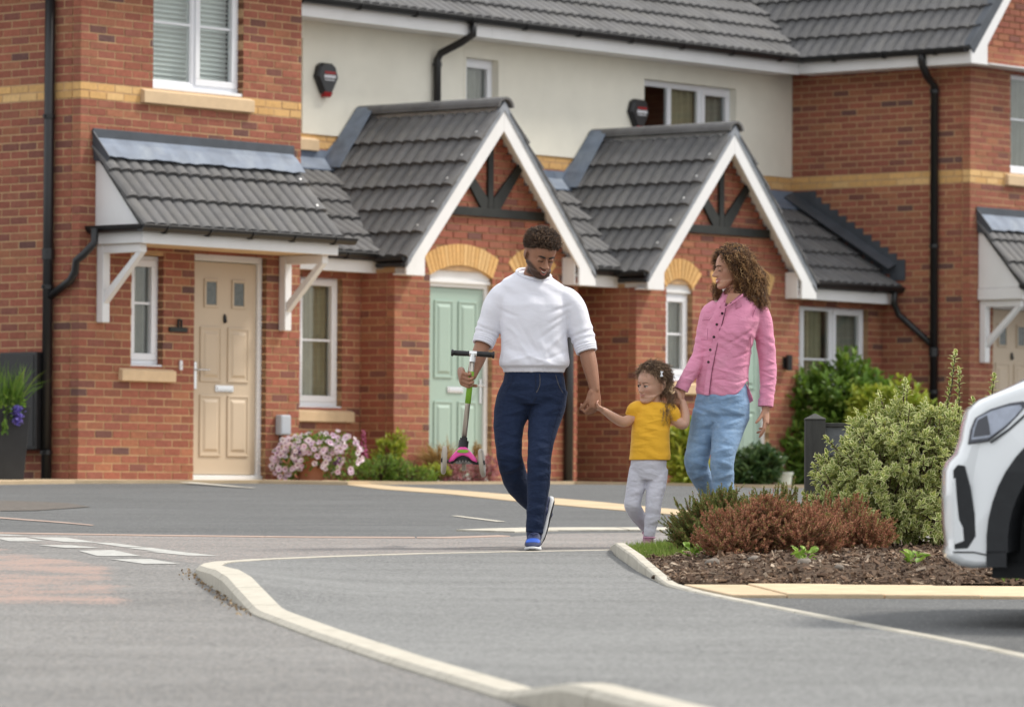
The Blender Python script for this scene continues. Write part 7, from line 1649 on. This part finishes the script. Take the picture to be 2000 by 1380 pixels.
for q in ([(1411, 629), (1452, 646), (1455, 640), (1459, 634), (1414, 618)], [(1370, 625), (1378, 624), (1391, 613), (1394, 609), (1374, 613)]): flap('pocket_flap', q, off=.006)
for q in ([(1411, 629), (1452, 646), (1454, 645), (1412, 627.5)], [(1370, 625.5), (1384, 624.5), (1391, 615), (1383, 623), (1370, 624)]): flap('flap_seam', q, M['pinkdark'], .0075, .004)
for pts in ([(1404, 640), (1402, 668), (1424, 682), (1444, 683), (1447, 655)], [(1368, 662), (1380, 663), (1381, 640)]): ribbon('pocket_seam', pts, .003, M['pinkdark'], off=.0035)
ribbon('shoulder_seam', [(1476, 596), (1470, 610), (1466, 630), (1464, 655), (1466, 690)], .003, M['pinkdark'], off=.003)
b = MB(); fr_ = Vector((-ayy[0], -ayy[1], 0)); ct = wp(1437, 574, .018); n = 28     # turned down collar round the open neck
for i in range(n+1):
    th = R(24+(336-24)*i/n); d_ = Vector((fr_.x*math.cos(th)-fr_.y*math.sin(th), fr_.x*math.sin(th)+fr_.y*math.cos(th), 0)); k = max(0, math.cos(th)); e_ = min(i, n-i)/n
    up_z = .030*(1-math.cos(th))/2+.012; b.v += [tuple(ct+d_*.064+Vector((0, 0, up_z-.03*k))), tuple(ct+d_*.071+Vector((0, 0, up_z+.004-.03*k))), tuple(ct+d_*(.100+.012*k)+Vector((0, 0, up_z-.046-.052*k)))]
b.f = [(3*i+k, 3*i+k+1, 3*i+k+4, 3*i+k+3) for i in range(n) for k in (0, 1)]; b.m = [0]*len(b.f)
o = b.build('collar', M['pink'], WO, smooth=True); sd = o.modifiers.new('thickness', 'SOLIDIFY'); sd.thickness = .005; sd.offset = 0
p0_ = onshirt(1427, 592, .012)[0]; b = MB(); b.tube([p0_+Vector((0, .008, 0)), p0_], .0085, 12); b.build('button', M['button'], WO)
b = MB(); G = [[onshirt(x0+(x1-x0)*t/6, y, .0025)[0] for t in range(7)] for y, x0, x1 in ((572, 1421, 1445), (578, 1418.5, 1438), (584, 1416.5, 1431), (590, 1415, 1424), (597, 1413.5, 1416))]
b.v = [tuple(p) for r_ in G for p in r_]; b.f = [(j*7+i, j*7+i+1, (j+1)*7+i+1, (j+1)*7+i) for j in range(4) for i in range(6)]; b.m = [0]*24; b.build('neckline', M['skin_w'], WO, smooth=True)
b = MB(); P_ = [onshirt(x, y, .006)[0] for x, y in ((1449, 574), (1442, 581), (1434, 587), (1426, 593), (1415, 600))]; b.tube(P_, .005, 6); b.build('shirt_edge', M['pink'], WO, smooth=True)
for c0_, d_, r_ in ((wp(1332, 756, -.06), (-.35, -.05, -.8), .0365), (wp(1496, 787, -.018), (-.06, -.1, -1), .0405)):
    d_, a_, e_ = basis(d_); b = MB(); n = 24
    for t, rr in ((-.030, .0), (-.030, .0012), (.012, .0012), (.012, -.004)):
        for i in range(n): b.v.append(tuple(c0_+d_*t+(a_*math.cos(2*math.pi*i/n)+e_*math.sin(2*math.pi*i/n))*(r_+rr+.002)))
    b.f = [(j*n+i, j*n+(i+1) % n, (j+1)*n+(i+1) % n, (j+1)*n+i) for j in range(3) for i in range(n)]; b.m = [0]*len(b.f); b.build('cuff', M['pink'], WO, smooth=False)
jeans('jeans', WO, M['denim_l'], [(wp(1409, 822), .140, .105, axx, ayy), (wp(1410, 806), .162, .122, axx, ayy), (wp(1411, 788), .160, .120, axx, ayy), (wp(1411, 765), .146, .108, axx, ayy), (wp(1412, 745), .135, .10, axx, ayy)],
      [W4(1385, 805, .0, .095), W4(1375, 840, .01, .082), W4(1366, 875, .0, .072), W4(1361, 898, -.01, .070), W4(1366, 918, .03, .065), W4(1381, 945, .12, .058), W4(1397, 972, .22, .054), W4(1406, 990, .28, .052)],
      [W4(1432, 805, -.01, .100), W4(1421, 840, -.07, .090), W4(1412, 880, -.14, .073), W4(1409, 905, -.16, .068), W4(1411, 935, -.15, .064), W4(1412, 965, -.15, .061), W4(1412, 1000, -.15, .060)], .0065, wr_j(0, [(-.12, .50), (.02, .50), (.06, .80), (-.06, .80)]))
dw = dropper(WO.children[-1]); W2 = lambda pts: [((x-1405)/ws, (WB-y)/ws) for x, y in pts]
seam('fly_seam', WO, dw, W2([(1389, 776), (1391, 792), (1396, 806)]), .0025, M['seaml']); seam('inseam', WO, dw, W2([(1396, 808), (1393, 835), (1389, 865), (1385, 900), (1386, 930)]), .003, M['seaml'])
seam('side_seam', WO, dw, W2([(1455, 768), (1460, 800), (1450, 840), (1436, 880), (1430, 930)]), .0022, M['seaml']); seam('pocket_seam', WO, dw, W2([(1440, 770), (1447, 784), (1459, 792)]), .0018, M['seaml'])
M['whiteshoe'] = mat('white_trainer', (.72,.72,.70), .5, .05, 20)
shoe(WO, wp(1411, 1075, -.11), -10, 0, .25, M['whiteshoe'], M['sole'], None, .95, M['sole']); shoe(WO, wp(1412, 1018, .30), -6, 45, .25, M['whiteshoe'], M['sole'], None, .95)
b = MB(); limb(b, [W4(1411, 1000, -.15, .040), W4(1411, 1045, -.15, .036)]); limb(b, [W4(1404, 985, .25, .040), W4(1410, 1008, .29, .038)]); b.build('ankle', M['skin_w'], WO, smooth=True)
